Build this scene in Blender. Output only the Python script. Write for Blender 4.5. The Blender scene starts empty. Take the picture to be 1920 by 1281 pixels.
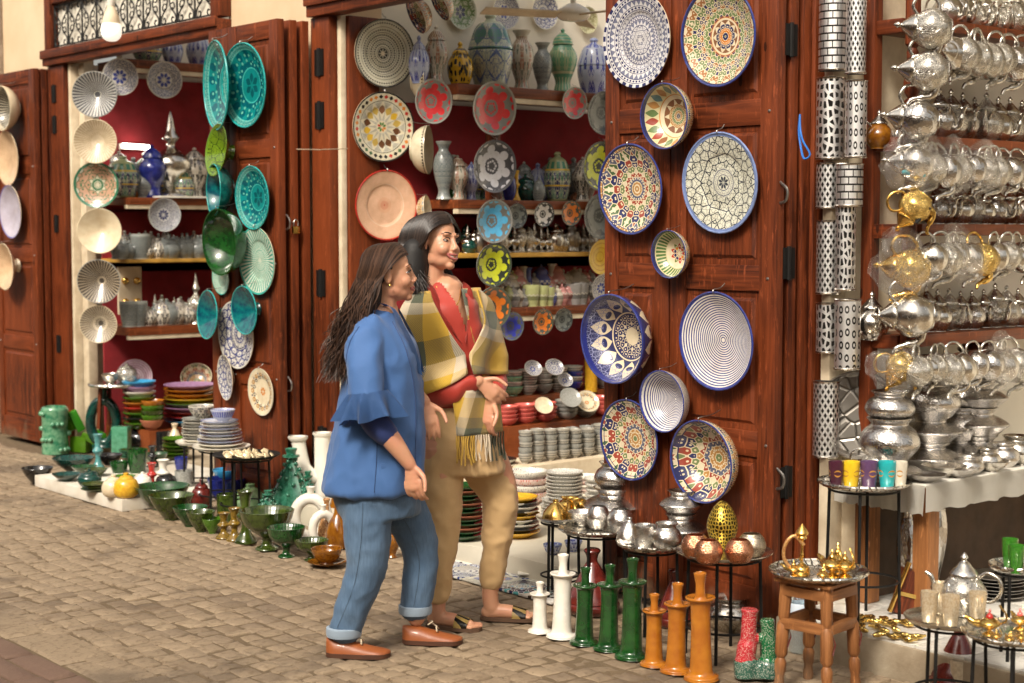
import bpy, bmesh, math, random
import numpy as np
from mathutils import Vector, Matrix, Quaternion
R = math.radians
rnd = random.Random(7)
sc = bpy.context.scene
col = sc.collection
# ------------------------------------------------------------------ camera, sky, sun, exposure
CAMZ, FPX, PITCH, YAW = 1.58, 3000.0, math.atan(210.5/3000.0), R(40)
FW = Vector((-math.cos(YAW), math.sin(YAW), 0)); RT = Vector((math.sin(YAW), math.cos(YAW), 0))
cd = bpy.data.cameras.new('camera'); cam = bpy.data.objects.new('camera', cd); col.objects.link(cam)
cd.sensor_width = 36; cd.lens = FPX/1920*36; cd.clip_end = 300; cd.clip_start = .05
cam.location = (0, 0, CAMZ)
vd = FW*math.cos(PITCH) + Vector((0, 0, -math.sin(PITCH)))
cam.rotation_euler = vd.to_track_quat('-Z', 'Y').to_euler()
cd.dof.use_dof = True; cd.dof.focus_distance = 6.6; cd.dof.aperture_fstop = 3.0
sc.camera = cam
w = bpy.data.worlds.new('World'); sc.world = w; w.use_nodes = True
SUNV = Vector((.30, -.66, .70)).normalized()
nt = w.node_tree; nt.nodes.clear()
sky = nt.nodes.new('ShaderNodeTexSky'); sky.sky_type = 'NISHITA'; sky.sun_disc = False
sky.sun_elevation = math.asin(SUNV.z); sky.sun_rotation = math.atan2(SUNV.x, SUNV.y)
sky.dust_density = 6; sky.air_density = 1.0; sky.ozone_density = .5
hs = nt.nodes.new('ShaderNodeHueSaturation'); hs.inputs['Saturation'].default_value = .35
bg = nt.nodes.new('ShaderNodeBackground'); bg.inputs['Strength'].default_value = .10
wo = nt.nodes.new('ShaderNodeOutputWorld')
wm = nt.nodes.new('ShaderNodeMix'); wm.data_type = 'RGBA'; wm.blend_type = 'MULTIPLY'; wm.inputs[0].default_value = 1; wm.inputs[7].default_value = (1, .93, .83, 1)   # warm haze over the medina
nt.links.new(sky.outputs[0], hs.inputs['Color']); nt.links.new(hs.outputs[0], wm.inputs[6]); nt.links.new(wm.outputs[2], bg.inputs[0]); nt.links.new(bg.outputs[0], wo.inputs[0])
sl = bpy.data.lights.new('sun', 'SUN'); sl.energy = 1.5; sl.angle = R(11); sl.color = (1, .93, .82)
so = bpy.data.objects.new('sun', sl); col.objects.link(so); so.location = (-3, -4, 8)
so.rotation_euler = SUNV.to_track_quat('Z', 'Y').to_euler()
sc.view_settings.view_transform = 'Standard'; sc.view_settings.look = 'None'
sc.view_settings.gamma = 1; sc.view_settings.use_curve_mapping = False
sc.view_settings.exposure = 1.05
sc.cycles.max_bounces = 8; sc.cycles.transparent_max_bounces = 16

# ------------------------------------------------------------------ pixel of the photograph -> place on a known plane
def ray(px, py):
    a, b = (px-960)/FPX, (640.5-py)/FPX
    f = Vector((FW.x*math.cos(PITCH), FW.y*math.cos(PITCH), -math.sin(PITCH)))
    up = Vector((FW.x*math.sin(PITCH), FW.y*math.sin(PITCH), math.cos(PITCH)))
    return f + RT*a + up*b
def at(px, py, X=None, Y=None, Z=None):
    r = ray(px, py)
    t = X/r.x if X is not None else Y/r.y if Y is not None else (Z-CAMZ)/r.z
    return Vector((0, 0, CAMZ)) + r*t
def mpp(p):                                    # metres per photo pixel at a place
    return (Vector(p)-Vector((0, 0, CAMZ))).dot(vd)/FPX

# ------------------------------------------------------------------ objects
seen = {}
def link(o): col.objects.link(o); return o
def tag(o, label, cat, group=None):
    o['label'] = label; o['category'] = cat
    if group: o['group'] = group
    seen.setdefault(label, []).append(o)
    return o
def empty(name, loc=(0, 0, 0), rot=None, scale=1.0, parent=None):
    o = bpy.data.objects.new(name, None); link(o); o.location = loc; o.empty_display_size = .05
    if rot is not None: o.rotation_mode = 'QUATERNION'; o.rotation_quaternion = rot
    o.scale = (scale,)*3
    if parent: o.parent = parent
    return o
def thing(name, label, cat, loc=(0, 0, 0), rot=None, scale=1.0, group=None):
    return tag(empty(name, loc, rot, scale), label, cat, group)
def rz(a): return Quaternion((0, 0, 1), a)
def obj(name, me, mats, parent=None, loc=None, rot=None, scale=None):
    o = bpy.data.objects.new(name, me); link(o)
    if parent: o.parent = parent
    if loc is not None: o.location = loc
    if rot is not None: o.rotation_mode = 'QUATERNION'; o.rotation_quaternion = rot
    if scale is not None: o.scale = scale if hasattr(scale, '__len__') else (scale,)*3
    if not isinstance(mats, (list, tuple)): mats = [mats]
    for i, m in enumerate(mats):
        if i < len(o.material_slots):
            o.material_slots[i].link = 'OBJECT'; o.material_slots[i].material = m
    return o
def structure(o): o['kind'] = 'structure'; return o
ORD = ['first', 'second', 'third', 'fourth', 'fifth', 'sixth', 'seventh', 'eighth', 'ninth', 'tenth', 'eleventh', 'twelfth', 'thirteenth', 'fourteenth', 'fifteenth', 'sixteenth', 'seventeenth', 'eighteenth', 'nineteenth', 'twentieth', 'twenty-first', 'twenty-second', 'twenty-third', 'twenty-fourth', 'twenty-fifth']
def nth(i, n, side='left'):
    other = 'right' if side == 'left' else 'left'
    if side in ('top', 'bottom'): other = 'bottom' if side == 'top' else 'top'
    if i == 0: return {'left': 'leftmost', 'top': 'topmost', 'bottom': 'lowest', 'right': 'rightmost'}[side]
    if i == n-1 and n > 1: return {'left': 'rightmost', 'top': 'lowest', 'bottom': 'topmost', 'right': 'leftmost'}[side]
    return ORD[i]+' from '+side

# ------------------------------------------------------------------ meshes
def fin(bm, name, slots=1, smooth=True, sharp=40):
    me = bpy.data.meshes.new(name); bm.normal_update(); bm.to_mesh(me); bm.free()
    for _ in range(slots): me.materials.append(None)
    if smooth:
        me.polygons.foreach_set('use_smooth', [True]*len(me.polygons))
        me.set_sharp_from_angle(angle=R(sharp))
    return me
cache = {}
def cached(key, fn):
    if key not in cache: cache[key] = fn()
    return cache[key]
def bm_lathe(bm, prof, n=32, mati=None, flute=None, z0=0):
    rings = []
    for k, (r, z) in enumerate(prof):
        if r < 1e-5: rings.append([bm.verts.new((0, 0, z+z0))])
        else:
            ring = []
            for i in range(n):
                a = 2*math.pi*i/n; rr = r
                if flute: rr = r*(1+flute[1]*math.cos(flute[0]*a))
                ring.append(bm.verts.new((rr*math.cos(a), rr*math.sin(a), z+z0)))
            rings.append(ring)
    for k in range(len(rings)-1):
        A, B = rings[k], rings[k+1]
        for i in range(n):
            j = (i+1) % n
            if len(A) == 1 and len(B) == 1: break
            if len(A) == 1: f = bm.faces.new((A[0], B[j], B[i]))
            elif len(B) == 1: f = bm.faces.new((A[i], A[j], B[0]))
            else: f = bm.faces.new((A[i], A[j], B[j], B[i]))
            if mati: f.material_index = mati[k]
    return bm
def lathe(prof, n=32, slots=1, mati=None, sharp=35, flute=None):
    key = ('l', tuple(prof), n, tuple(mati) if mati else None, flute)
    return cached(key, lambda: fin(bm_lathe(bmesh.new(), prof, n, mati, flute), 'lathe', slots, True, sharp))
def spl(pts, k=4):                              # Catmull-Rom smoothing of a profile or path
    P = [Vector(p) for p in pts]; out = []
    for i in range(len(P)-1):
        p0, p1, p2, p3 = P[max(i-1, 0)], P[i], P[i+1], P[min(i+2, len(P)-1)]
        for j in range(k):
            t = j/k
            out.append(.5*((2*p1)+(p2-p0)*t+(2*p0-5*p1+4*p2-p3)*t*t+(3*p1-p0-3*p2+p3)*t**3))
    out.append(P[-1]); return out
def prof(pts, k=4): return [(max(p[0], 0), p[1]) for p in spl([(a, b, 0) for a, b in pts], k)]
def bm_box(bm, lo, hi, bev=0):
    lo, hi = Vector(lo), Vector(hi)
    r = bmesh.ops.create_cube(bm, size=1)
    for v in r['verts']: v.co = Vector((lo[i]+(v.co[i]+.5)*(hi[i]-lo[i]) for i in range(3)))
    if bev:
        es = list({e for v in r['verts'] for e in v.link_edges})
        bmesh.ops.bevel(bm, geom=es, offset=bev, segments=2, affect='EDGES', profile=.6)
    return bm
def box(lo, hi, bev=0): return fin(bm_box(bmesh.new(), lo, hi, bev), 'box', 1, bev > 0, 50)
def cbox(s, bev=0): return cached(('b', tuple(s), bev), lambda: box([-s[0]/2, -s[1]/2, 0], [s[0]/2, s[1]/2, s[2]], bev))
def bm_tube(bm, pts, rad, n=8, cap=True, squash=None):
    P = [Vector(p) for p in pts]; m = len(P)
    if not hasattr(rad, '__len__'): rad = [rad]*m
    T = [(P[min(i+1, m-1)]-P[max(i-1, 0)]).normalized() for i in range(m)]
    up = Vector((0, 0, 1)) if abs(T[0].z) < .9 else Vector((1, 0, 0))
    N = (up-T[0]*up.dot(T[0])).normalized(); rings = []
    for i in range(m):
        N = (N-T[i]*N.dot(T[i])).normalized(); B = T[i].cross(N)
        s = squash or (1, 1)
        rings.append([bm.verts.new(P[i]+(N*math.cos(2*math.pi*k/n)*s[0]+B*math.sin(2*math.pi*k/n)*s[1])*rad[i]) for k in range(n)])
    for i in range(m-1):
        for k in range(n):
            j = (k+1) % n; bm.faces.new((rings[i][k], rings[i][j], rings[i+1][j], rings[i+1][k]))
    if cap: bm.faces.new(rings[0][::-1]); bm.faces.new(rings[-1])
    return bm
def tube(pts, rad, n=8, squash=None): return fin(bm_tube(bmesh.new(), pts, rad, n, True, squash), 'tube', 1, True, 60)
def grid_mesh(V, closed_u=False, name='sheet', thick=0):      # V: numpy (nu, nv, 3)
    nu, nv = V.shape[:2]; bm = bmesh.new()
    vs = [[bm.verts.new(V[i, j]) for j in range(nv)] for i in range(nu)]
    for i in range(nu if closed_u else nu-1):
        for j in range(nv-1):
            a = (i+1) % nu
            bm.faces.new((vs[i][j], vs[a][j], vs[a][j+1], vs[i][j+1]))
    if thick: bmesh.ops.solidify(bm, geom=bm.faces[:], thickness=thick)
    return fin(bm, name, 1, True, 75)
def from_remesh(bm, voxel, smooth=6, name='body', fac=.5, dec=None):
    me = bpy.data.meshes.new('tmp'); bm.to_mesh(me); bm.free()
    if 'workshop' not in bpy.data.scenes: bpy.data.scenes.new('workshop')
    ws = bpy.data.scenes['workshop']; o = bpy.data.objects.new('tmp', me); ws.collection.objects.link(o)
    m = o.modifiers.new('r', 'REMESH'); m.mode = 'VOXEL'; m.voxel_size = voxel; m.use_smooth_shade = True
    s = o.modifiers.new('s', 'SMOOTH'); s.iterations = smooth; s.factor = fac
    if dec: d = o.modifiers.new('d', 'DECIMATE'); d.ratio = dec
    ws.view_layers[0].update(); dg = ws.view_layers[0].depsgraph; dg.update()
    out = bpy.data.meshes.new_from_object(o.evaluated_get(dg)); out.name = name
    bpy.data.objects.remove(o); bpy.data.meshes.remove(me)
    out.materials.clear(); out.materials.append(None)
    out.polygons.foreach_set('use_smooth', [True]*len(out.polygons))
    return out
# ------------------------------------------------------------------ materials (all procedural)
class E:
    def __init__(s, nt, k): s.nt, s.k = nt, k
    def _m(s, op, *a):
        n = s.nt.nodes.new('ShaderNodeMath'); n.operation = op
        for i, x in enumerate((s,)+a):
            if isinstance(x, E): s.nt.links.new(x.k, n.inputs[i])
            else: n.inputs[i].default_value = x
        return E(s.nt, n.outputs[0])
    def __add__(s, o): return s._m('ADD', o)
    def __sub__(s, o): return s._m('SUBTRACT', o)
    def __mul__(s, o): return s._m('MULTIPLY', o)
    def __truediv__(s, o): return s._m('DIVIDE', o)
    def abs(s): return s._m('ABSOLUTE')
    def fract(s): return s._m('FRACT')
    def floor(s): return s._m('FLOOR')
    def sin(s): return s._m('SINE')
    def cos(s): return s._m('COSINE')
    def lt(s, o): return s._m('LESS_THAN', o)
    def gt(s, o): return s._m('GREATER_THAN', o)
    def mn(s, o): return s._m('MINIMUM', o)
    def mx(s, o): return s._m('MAXIMUM', o)
    def pw(s, o): return s._m('POWER', o)
class G:
    def __init__(s, name):
        s.m = bpy.data.materials.new(name); s.m.use_nodes = True; s.nt = s.m.node_tree; s.nt.nodes.clear()
        s.out = s.n('ShaderNodeOutputMaterial'); s.b = s.n('ShaderNodeBsdfPrincipled')
        s.nt.links.new(s.b.outputs[0], s.out.inputs[0])
        s.tc = s.n('ShaderNodeTexCoord')
    def n(s, t, **kw):
        n = s.nt.nodes.new(t)
        for k, v in kw.items(): setattr(n, k, v)
        return n
    def lk(s, a, b): s.nt.links.new(a.k if isinstance(a, E) else a, b)
    def mix(s, f, a, b):
        n = s.n('ShaderNodeMix', data_type='RGBA')
        for sock, x in ((n.inputs[0], f), (n.inputs[6], a), (n.inputs[7], b)):
            if isinstance(x, E): s.lk(x, sock)
            elif hasattr(x, 'is_linked'): s.lk(x, sock)
            else: sock.default_value = x if not hasattr(x, '__len__') else (*x[:3], 1)
        return n.outputs[2]
    def xyz(s, src='Object'):
        n = s.n('ShaderNodeSeparateXYZ'); s.lk(s.tc.outputs[src], n.inputs[0])
        return [E(s.nt, n.outputs[i]) for i in range(3)]
    def vec(s, x, y, z=0.0):
        n = s.n('ShaderNodeCombineXYZ')
        for i, a in enumerate((x, y, z)):
            if isinstance(a, E): s.lk(a, n.inputs[i])
            else: n.inputs[i].default_value = a
        return n.outputs[0]
    def noise(s, scale, detail=3, vec=None, rough=.55, dist=0, off=None):
        n = s.n('ShaderNodeTexNoise'); n.inputs['Scale'].default_value = scale; n.inputs['Detail'].default_value = detail
        n.inputs['Roughness'].default_value = rough; n.inputs['Distortion'].default_value = dist
        s.lk(vec if vec is not None else s.tc.outputs['Object'], n.inputs['Vector'])
        return E(s.nt, n.outputs[0])
    def vor(s, scale, vec=None, feature='F1', dim='3D', out='Distance', rand=1.0):
        n = s.n('ShaderNodeTexVoronoi', feature=feature, voronoi_dimensions=dim); n.inputs['Scale'].default_value = scale
        n.inputs['Randomness'].default_value = rand
        s.lk(vec if vec is not None else s.tc.outputs['Object'], n.inputs['Vector'])
        return n.outputs[out]
    def ramp(s, f, stops, const=False):
        n = s.n('ShaderNodeValToRGB'); cr = n.color_ramp
        if const: cr.interpolation = 'CONSTANT'
        while len(cr.elements) < len(stops): cr.elements.new(.5)
        for e, (p, c) in zip(cr.elements, stops): e.position = p; e.color = (*c[:3], 1)
        s.lk(f, n.inputs[0]); return n.outputs[0]
    def bump(s, h, strength=.3, dist=.01):
        n = s.n('ShaderNodeBump'); n.inputs['Strength'].default_value = strength; n.inputs['Distance'].default_value = dist
        s.lk(h, n.inputs['Height']); s.lk(n.outputs[0], s.b.inputs['Normal'])
    def setp(s, **kw):
        for k, v in kw.items():
            k = {'rough': 'Roughness', 'metal': 'Metallic', 'coat': 'Coat Weight', 'coatr': 'Coat Roughness', 'trans': 'Transmission Weight', 'ior': 'IOR', 'sheen': 'Sheen Weight', 'sss': 'Subsurface Weight', 'spec': 'Specular IOR Level', 'alpha': 'Alpha'}.get(k, k)
            if isinstance(v, E) or hasattr(v, 'is_linked'): s.lk(v, s.b.inputs[k])
            else: s.b.inputs[k].default_value = v
    def color(s, c):
        if hasattr(c, 'is_linked'): s.lk(c, s.b.inputs['Base Color'])
        else: s.b.inputs['Base Color'].default_value = (*c[:3], 1)
mats = {}
def mat(name, c, c2=None, rough=.4, metal=0, scale=8, coat=0, bump=0, bscale=60, var=.35, dist=.004, **kw):
    if name in mats: return mats[name]
    g = G(name); c2 = c2 or tuple(x*(1-var) for x in c)
    f = g.noise(scale, 4)
    g.color(g.mix(((f-.35)*3.3)._m('MAXIMUM', 0.0)._m('MINIMUM', 1.0), c, c2))
    g.setp(rough=(g.noise(scale*2.3, 3)*.3+(rough-.12))._m('MAXIMUM', .03), metal=metal, coat=coat, **kw)
    if bump: g.bump(g.noise(bscale, 3), bump, dist)
    mats[name] = g.m; return g.m
def hammered(name, c, rough=.22, scale=40, s=.5):
    if name in mats: return mats[name]
    g = G(name); g.color(g.mix(g.noise(6, 4), c, tuple(x*.55 for x in c)))
    g.setp(metal=1.0, rough=g.noise(9, 3)*.25+(rough-.08)); g.bump(E(g.nt, g.vor(scale)), s, .006)
    mats[name] = g.m; return g.m
def engraved(name, c, rough=.25, scale=26):
    if name in mats: return mats[name]
    g = G(name); l = E(g.nt, g.vor(scale, feature='DISTANCE_TO_EDGE')); k = (l*9)._m('MINIMUM', 1.0)
    g.color(g.mix(k, tuple(x*.32 for x in c), c)); g.setp(metal=1.0, rough=rough); g.bump(k, .5, .004)
    mats[name] = g.m; return g.m
def pat(name, base, layers, rough=.16, coat=.4, zmode=None, glaze=.06):
    """painted ceramic: layers of motifs laid out in rings and sectors about the dish's own axis"""
    if name in mats: return mats[name]
    g = G(name); x, y, z = g.xyz()
    r = (x*x+y*y).pw(.5); th = y._m('ARCTAN2', x)/(2*math.pi)+.5
    if zmode: r = z*zmode
    c = None; cur = base
    for L in layers:
        mo, r0, r1, n, pal = L[:5]; lw = L[5] if len(L) > 5 else .06
        band = r.gt(r0)*r.lt(r1)
        if mo == 'ring': cur = g.mix(band, cur, pal); continue
        if mo == 'rings': cur = g.mix(band*(r*n).fract().lt(lw if len(L) > 5 else .45), cur, pal); continue
        if mo in ('kal', 'spots', 'lace'):
            k, sc_ = n
            a = ((th*k).fract()-.5).abs()*(2*math.pi/k)
            v = g.vec(r*a.cos()+.37, r*a.sin()+.11)
            if zmode: v = g.vec(r*1.3, ((th*k).fract()-.5).abs()*1.2)
            if mo == 'kal':
                cc = g.vor(sc_, v, 'F1', '2D', 'Color'); s = g.n('ShaderNodeSeparateColor'); g.lk(cc, s.inputs[0])
                N = len(pal)-1
                fill = g.ramp(s.outputs[0], [(i/N, pal[i]) for i in range(N)], True)
                e = E(g.nt, g.vor(sc_, v, 'DISTANCE_TO_EDGE', '2D'))
                d0 = E(g.nt, g.vor(sc_, v, 'F1', '2D'))
                fill = g.mix(d0.lt(.16), fill, pal[-1])
                cur = g.mix(band, cur, g.mix(e.lt(lw), fill, pal[-1]))
            elif mo == 'lace':
                e = E(g.nt, g.vor(sc_, v, 'DISTANCE_TO_EDGE', '2D')); e2 = E(g.nt, g.vor(sc_*2.1, v, 'DISTANCE_TO_EDGE', '2D'))
                cur = g.mix(band*(e.lt(lw)._m('MAXIMUM', e2.lt(lw*.7))), cur, pal)
            else:
                e = E(g.nt, g.vor(sc_, v, 'F1', '2D', rand=.75))
                cur = g.mix(band*e.lt(lw), cur, pal)
            continue
        u = (th*n).fract(); v = (r-r0)/(r1-r0); uc = (u-.5).abs()
        if mo == 'tri': m_ = (uc*2).lt(v)
        elif mo == 'diamond': m_ = (uc+(v-.5).abs()).lt(.42)
        elif mo == 'dot': m_ = (uc*uc+(v-.5)*(v-.5)).lt(.1)
        elif mo == 'petal': m_ = (uc*2).lt((v*math.pi).sin()*.9)
        elif mo == 'ray': m_ = uc.lt(lw if len(L) > 5 else .25)
        elif mo == 'check': m_ = (u.lt(.5)-v.lt(.5)).abs()
        elif mo == 'scallop': m_ = v.lt(((u-.5)*math.pi).cos())
        cc = pal
        if len(pal) and hasattr(pal[0], '__len__'):
            wn = g.n('ShaderNodeTexWhiteNoise', noise_dimensions='1D'); g.lk((th*n).floor()+r0*13.0, wn.inputs['W'])
            cc = g.ramp(wn.outputs['Value'], [(i/len(pal), q) for i, q in enumerate(pal)], True)
        cur = g.mix(band*m_, cur, cc)
    f = g.noise(3.5, 4)
    n_ = g.n('ShaderNodeMix', data_type='RGBA', blend_type='MULTIPLY'); n_.inputs[0].default_value = 1
    if hasattr(cur, 'is_linked'): g.lk(cur, n_.inputs[6])
    else: n_.inputs[6].default_value = (*cur, 1)
    g.lk(g.ramp(f, [(.3, (.82, .8, .76)), (.65, (1, 1, 1))]), n_.inputs[7])
    g.color(n_.outputs[2]); g.setp(rough=g.noise(5, 3)*.15+(rough-.06), coat=coat, coatr=.08)
    g.bump(g.noise(14, 2), glaze, .02)
    mats[name] = g.m; return g.m
def wood(name, c, c2, rough=.38, coat=.25, axis='z', scale=1.0):
    if name in mats: return mats[name]
    g = G(name); oi = g.n('ShaderNodeObjectInfo'); x, y, z = g.xyz()
    st = {'z': (14, 14, .9), 'x': (.9, 14, 14), 'y': (14, .9, 14)}[axis]; o = E(g.nt, oi.outputs['Random'])*40
    v = g.vec(x*(st[0]*scale)+o, y*(st[1]*scale)+o, z*(st[2]*scale)+o)
    gr = g.noise(3.2, 6, v, .6, 1.2); lg = g.noise(1.3, 3)
    cc = g.mix(((gr-.38)*4.0)._m('MAXIMUM', 0.0)._m('MINIMUM', 1.0), c2, c)
    cc = g.mix(((lg-.42)*2.2)._m('MAXIMUM', 0.0)._m('MINIMUM', .55), cc, tuple(q*1.5 for q in c))
    kn = E(g.nt, g.vor(1.4, g.vec(x*4+o, y*4, z*1.6+o)))
    cc = g.mix(kn.lt(.07)*.8, cc, tuple(q*.25 for q in c2))
    gm = ge = g.n('ShaderNodeNewGeometry'); wz = g.n('ShaderNodeSeparateXYZ'); g.lk(ge.outputs['Position'], wz.inputs[0]); dn = g.noise(3.5, 5, ge.outputs['Position'])
    grime = ((dn*1.6-E(g.nt, wz.outputs[2])*2.2-.62)*3.0)._m('MAXIMUM', 0.0)._m('MINIMUM', .6)      # street dust splashed on the foot of the wood
    cc = g.mix(grime, cc, (.17, .115, .07)); sc2 = g.noise(9, 5, g.vec(x*6+o, y*6+o, z*1.1+o), .7)
    cc = g.mix(((sc2-.58)*7.0)._m('MAXIMUM', 0.0)._m('MINIMUM', .6), cc, tuple(q*2.1+.01 for q in c))
    g.color(cc); g.setp(rough=gr*.35+(rough-.15)+grime*.2, coat=coat, coatr=.25, spec=.3); g.bump(gr, .18, .004)
    mats[name] = g.m; return g.m
WD = wood('varnished_red_wood', (.145, .030, .007), (.040, .0075, .002), rough=.5, coat=.06)
WDX = wood('varnished_red_wood_rail', (.145, .030, .007), (.040, .0075, .002), rough=.5, coat=.06, axis='x')
WDY = wood('varnished_red_wood_shelf', (.17, .042, .011), (.07, .016, .005), axis='y')
WP = wood('pale_turned_wood', (.30, .125, .042), (.15, .055, .018), rough=.5, coat=.05)
WPX = wood('pale_wood_rail', (.30, .125, .042), (.15, .055, .018), rough=.5, coat=.05, axis='x')
WY = mat('yellow_shelf_paint', (.55, .30, .05), rough=.45)
STUC = mat('cream_stucco', (.66, .50, .33), (.58, .42, .26), rough=.85, scale=2.2, bump=.25, bscale=90)
STONE = mat('rough_grey_plaster', (.34, .27, .20), (.22, .17, .12), rough=.9, scale=6, bump=.7, bscale=45, dist=.02)
WHITE = mat('white_wall_paint', (.74, .70, .60), (.66, .61, .5), rough=.75, scale=1.6, bump=.1)
CREAM = mat('cream_painted_wood', (.68, .58, .42), (.5, .4, .27), rough=.6, scale=9, bump=.15)
REDCLOTH = mat('dark_red_cloth', (.30, .018, .024), (.2, .012, .016), rough=.9, scale=5, bump=.2, bscale=200)
IRON = mat('black_iron', (.018, .017, .016), rough=.5, metal=.6)
STEEL = mat('dull_steel', (.45, .43, .40), rough=.35, metal=1)
SILVER = mat('polished_silver_metal', (.72, .69, .63), (.5, .47, .42), rough=.2, metal=1, scale=10)
SILVERE = engraved('engraved_silver', (.72, .69, .62), .22, 34)
DKTRAY = engraved('engraved_dark_tray', (.30, .28, .25), .35, 16)
HAM = hammered('hammered_silver', (.74, .71, .67), .18, 22, .22)
BRASS = mat('polished_brass', (.80, .53, .16), (.6, .36, .09), rough=.2, metal=1, scale=12)
BRASSE = engraved('engraved_brass', (.80, .56, .18), .22, 30)
COPPER = hammered('punched_copper', (.80, .38, .22), .24, 24, .3)
PEWTER = hammered('punched_pale_metal', (.66, .56, .42), .25, 24, .3)
BLACKG = mat('black_glaze', (.012, .012, .013), rough=.12, coat=.5)
WHITEG = mat('white_glaze', (.80, .77, .69), (.72, .68, .58), rough=.2, coat=.4, scale=5)
GREENG = mat('deep_green_glaze', (0.01116, 0.0713, 0.0124), (0.00496, 0.031, 0.00744), rough=.12, coat=.6, scale=6)
OLIVEG = mat('olive_green_glaze', (0.0527, 0.0806, 0.01116), (0.0186, 0.031, 0.00496), rough=.15, coat=.5, scale=6)
TEALD = mat('dark_teal_glaze', (0.0062, 0.062, 0.0465), (0.0031, 0.0248, 0.0217), rough=.12, coat=.6, scale=8)
LIME = mat('lime_green_glaze', (0.0744, 0.186, 0.0093), (0.0372, 0.1054, 0.0062), rough=.15, coat=.5)
AMBER = mat('amber_glaze', (0.2604, 0.0992, 0.00744), (0.124, 0.0372, 0.00372), rough=.13, coat=.5, scale=6)
ORANGE = mat('orange_glaze', (0.44, 0.16, 0.0144), (0.32, 0.096, 0.0096), rough=.16, coat=.5, scale=5)
YEL = mat('yellow_glaze', (.70, .42, .03), (.58, .3, .02), rough=.2, coat=.4)
REDG = mat('red_glaze', (.50, .03, .02), rough=.2, coat=.4)
PINKG = mat('coral_glaze', (.72, .16, .13), (.6, .1, .08), rough=.25, coat=.3)
TERRA = mat('terracotta_clay', (.40, .14, .07), (.3, .09, .045), rough=.7)
MAROON = mat('maroon_glaze', (.14, .018, .012), (.08, .01, .008), rough=.2, coat=.4)
COBALT = mat('cobalt_glaze', (.02, .03, .22), (.01, .015, .11), rough=.14, coat=.5)
PURPLE = mat('mauve_glaze', (.42, .24, .42), rough=.3, coat=.3)
SKYB = mat('sky_blue_glaze', (.05, .33, .62), rough=.25, coat=.3)
GREYG = mat('grey_glaze', (.36, .36, .33), (.2, .2, .18), rough=.25, coat=.3, scale=14)
RIMB = mat('blue_rim_glaze', (.035, .05, .22), rough=.15, coat=.5)
# ------------------------------------------------------------------ street
gS = G('street_dust'); f = gS.noise(1.1, 5); f2 = gS.noise(30, 4)
gS.color(gS.mix(f2, gS.mix(f, (.075, .05, .028), (.24, .17, .092)), (.11, .075, .042))); gS.setp(rough=.95); gS.bump(f2*.6+gS.noise(7, 5), .8, .02)
gC = G('sett_stone'); oi = gC.n('ShaderNodeObjectInfo'); geo = gC.n('ShaderNodeNewGeometry')
big = gC.noise(.55, 4, geo.outputs['Position']); fine = gC.noise(38, 5, geo.outputs['Position']); mid = gC.noise(5, 4, geo.outputs['Position'])
cc = gC.ramp(E(gC.nt, oi.outputs['Random']), [(0, (.145, .104, .068)), (.35, (.25, .185, .12)), (.7, (.19, .14, .095)), (1, (.32, .24, .155))])
cc = gC.mix(((big-.45)*3)._m('MAXIMUM', 0.0)._m('MINIMUM', .8), cc, (.31, .23, .145))
cc = gC.mix(((mid-.55)*3)._m('MAXIMUM', 0.0)._m('MINIMUM', .6), cc, (.11, .07, .04))
cc = gC.mix(((fine-.52)*5)._m('MAXIMUM', 0.0)._m('MINIMUM', .5), cc, (.13, .085, .045))
st_ = gC.noise(1.7, 6, geo.outputs['Position'], .65); cc = gC.mix(((st_-.52)*6)._m('MAXIMUM', 0.0)._m('MINIMUM', .65), cc, (.10, .072, .048))      # old stains
gC.color(cc); gC.setp(rough=mid*.3+.62); gC.bump(fine, .6, .006)
street = structure(obj('street', grid_mesh(np.array([[(x, y, -.010) for y in (-60, 60)] for x in (-70, 60)], float)), gS.m))
def stone_mesh(sx, sy, seed, h=.05):
    r_ = random.Random(seed); bm = bmesh.new()
    q = [(-1, -1), (0, -1), (1, -1), (1, 0), (1, 1), (0, 1), (-1, 1), (-1, 0)]
    J = [(a*sx/2+r_.uniform(-.008, .005)*(1 if a else .7), b*sy/2+r_.uniform(-.008, .005)) for a, b in q]
    lv = []
    for s_, z in ((1.0, -h), (1.0, -.007), (.93, -.0015), (.80, .0005)):
        lv.append([bm.verts.new((a*s_, b*s_, z+(r_.uniform(-.0015, .0015) if z > -.01 else 0))) for a, b in J])
    for A, B in zip(lv, lv[1:]):
        for i in range(8): bm.faces.new((A[i], A[(i+1) % 8], B[(i+1) % 8], B[i]))
    c = bm.verts.new((0, 0, .002+r_.uniform(-.001, .002)))
    for i in range(8): bm.faces.new((lv[-1][i], lv[-1][(i+1) % 8], c))
    return bm
SX, SY = .098, .088
stones = []
yrow = 2.66; j = 0
while yrow < 4.75:
    xx = -13.0 + rnd.uniform(0, .1)
    while xx < -1.4:
        sx = SX*rnd.uniform(.6, 1.35); bend = .07*math.sin(xx*1.3)+.04*math.sin(xx*3.1+2)+rnd.uniform(-.010, .010)
        p = Vector((xx+sx/2, yrow+bend, 0)); d = p.x*FW.x+p.y*FW.y; lat = p.x*RT.x+p.y*RT.y
        if d > 3.9 and abs(lat/d) < .62: stones.append((d, p, sx, SY, rnd.uniform(-.09, .09)))
        xx += sx+.008
    yrow += SY+.009; j += 1
for k, (y0, sy) in enumerate(((2.535, .20),)):                   # wider slabs beside the drain strip
    xx = -10
    while xx < -2.6:
        sx = rnd.uniform(.3, .5); p = Vector((xx+sx/2, y0, 0)); d = p.x*FW.x+p.y*FW.y
        if d > 4.2: stones.append((d, p, sx, sy, 0))
        xx += sx+.012
from mathutils import noise as mnoise
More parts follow.
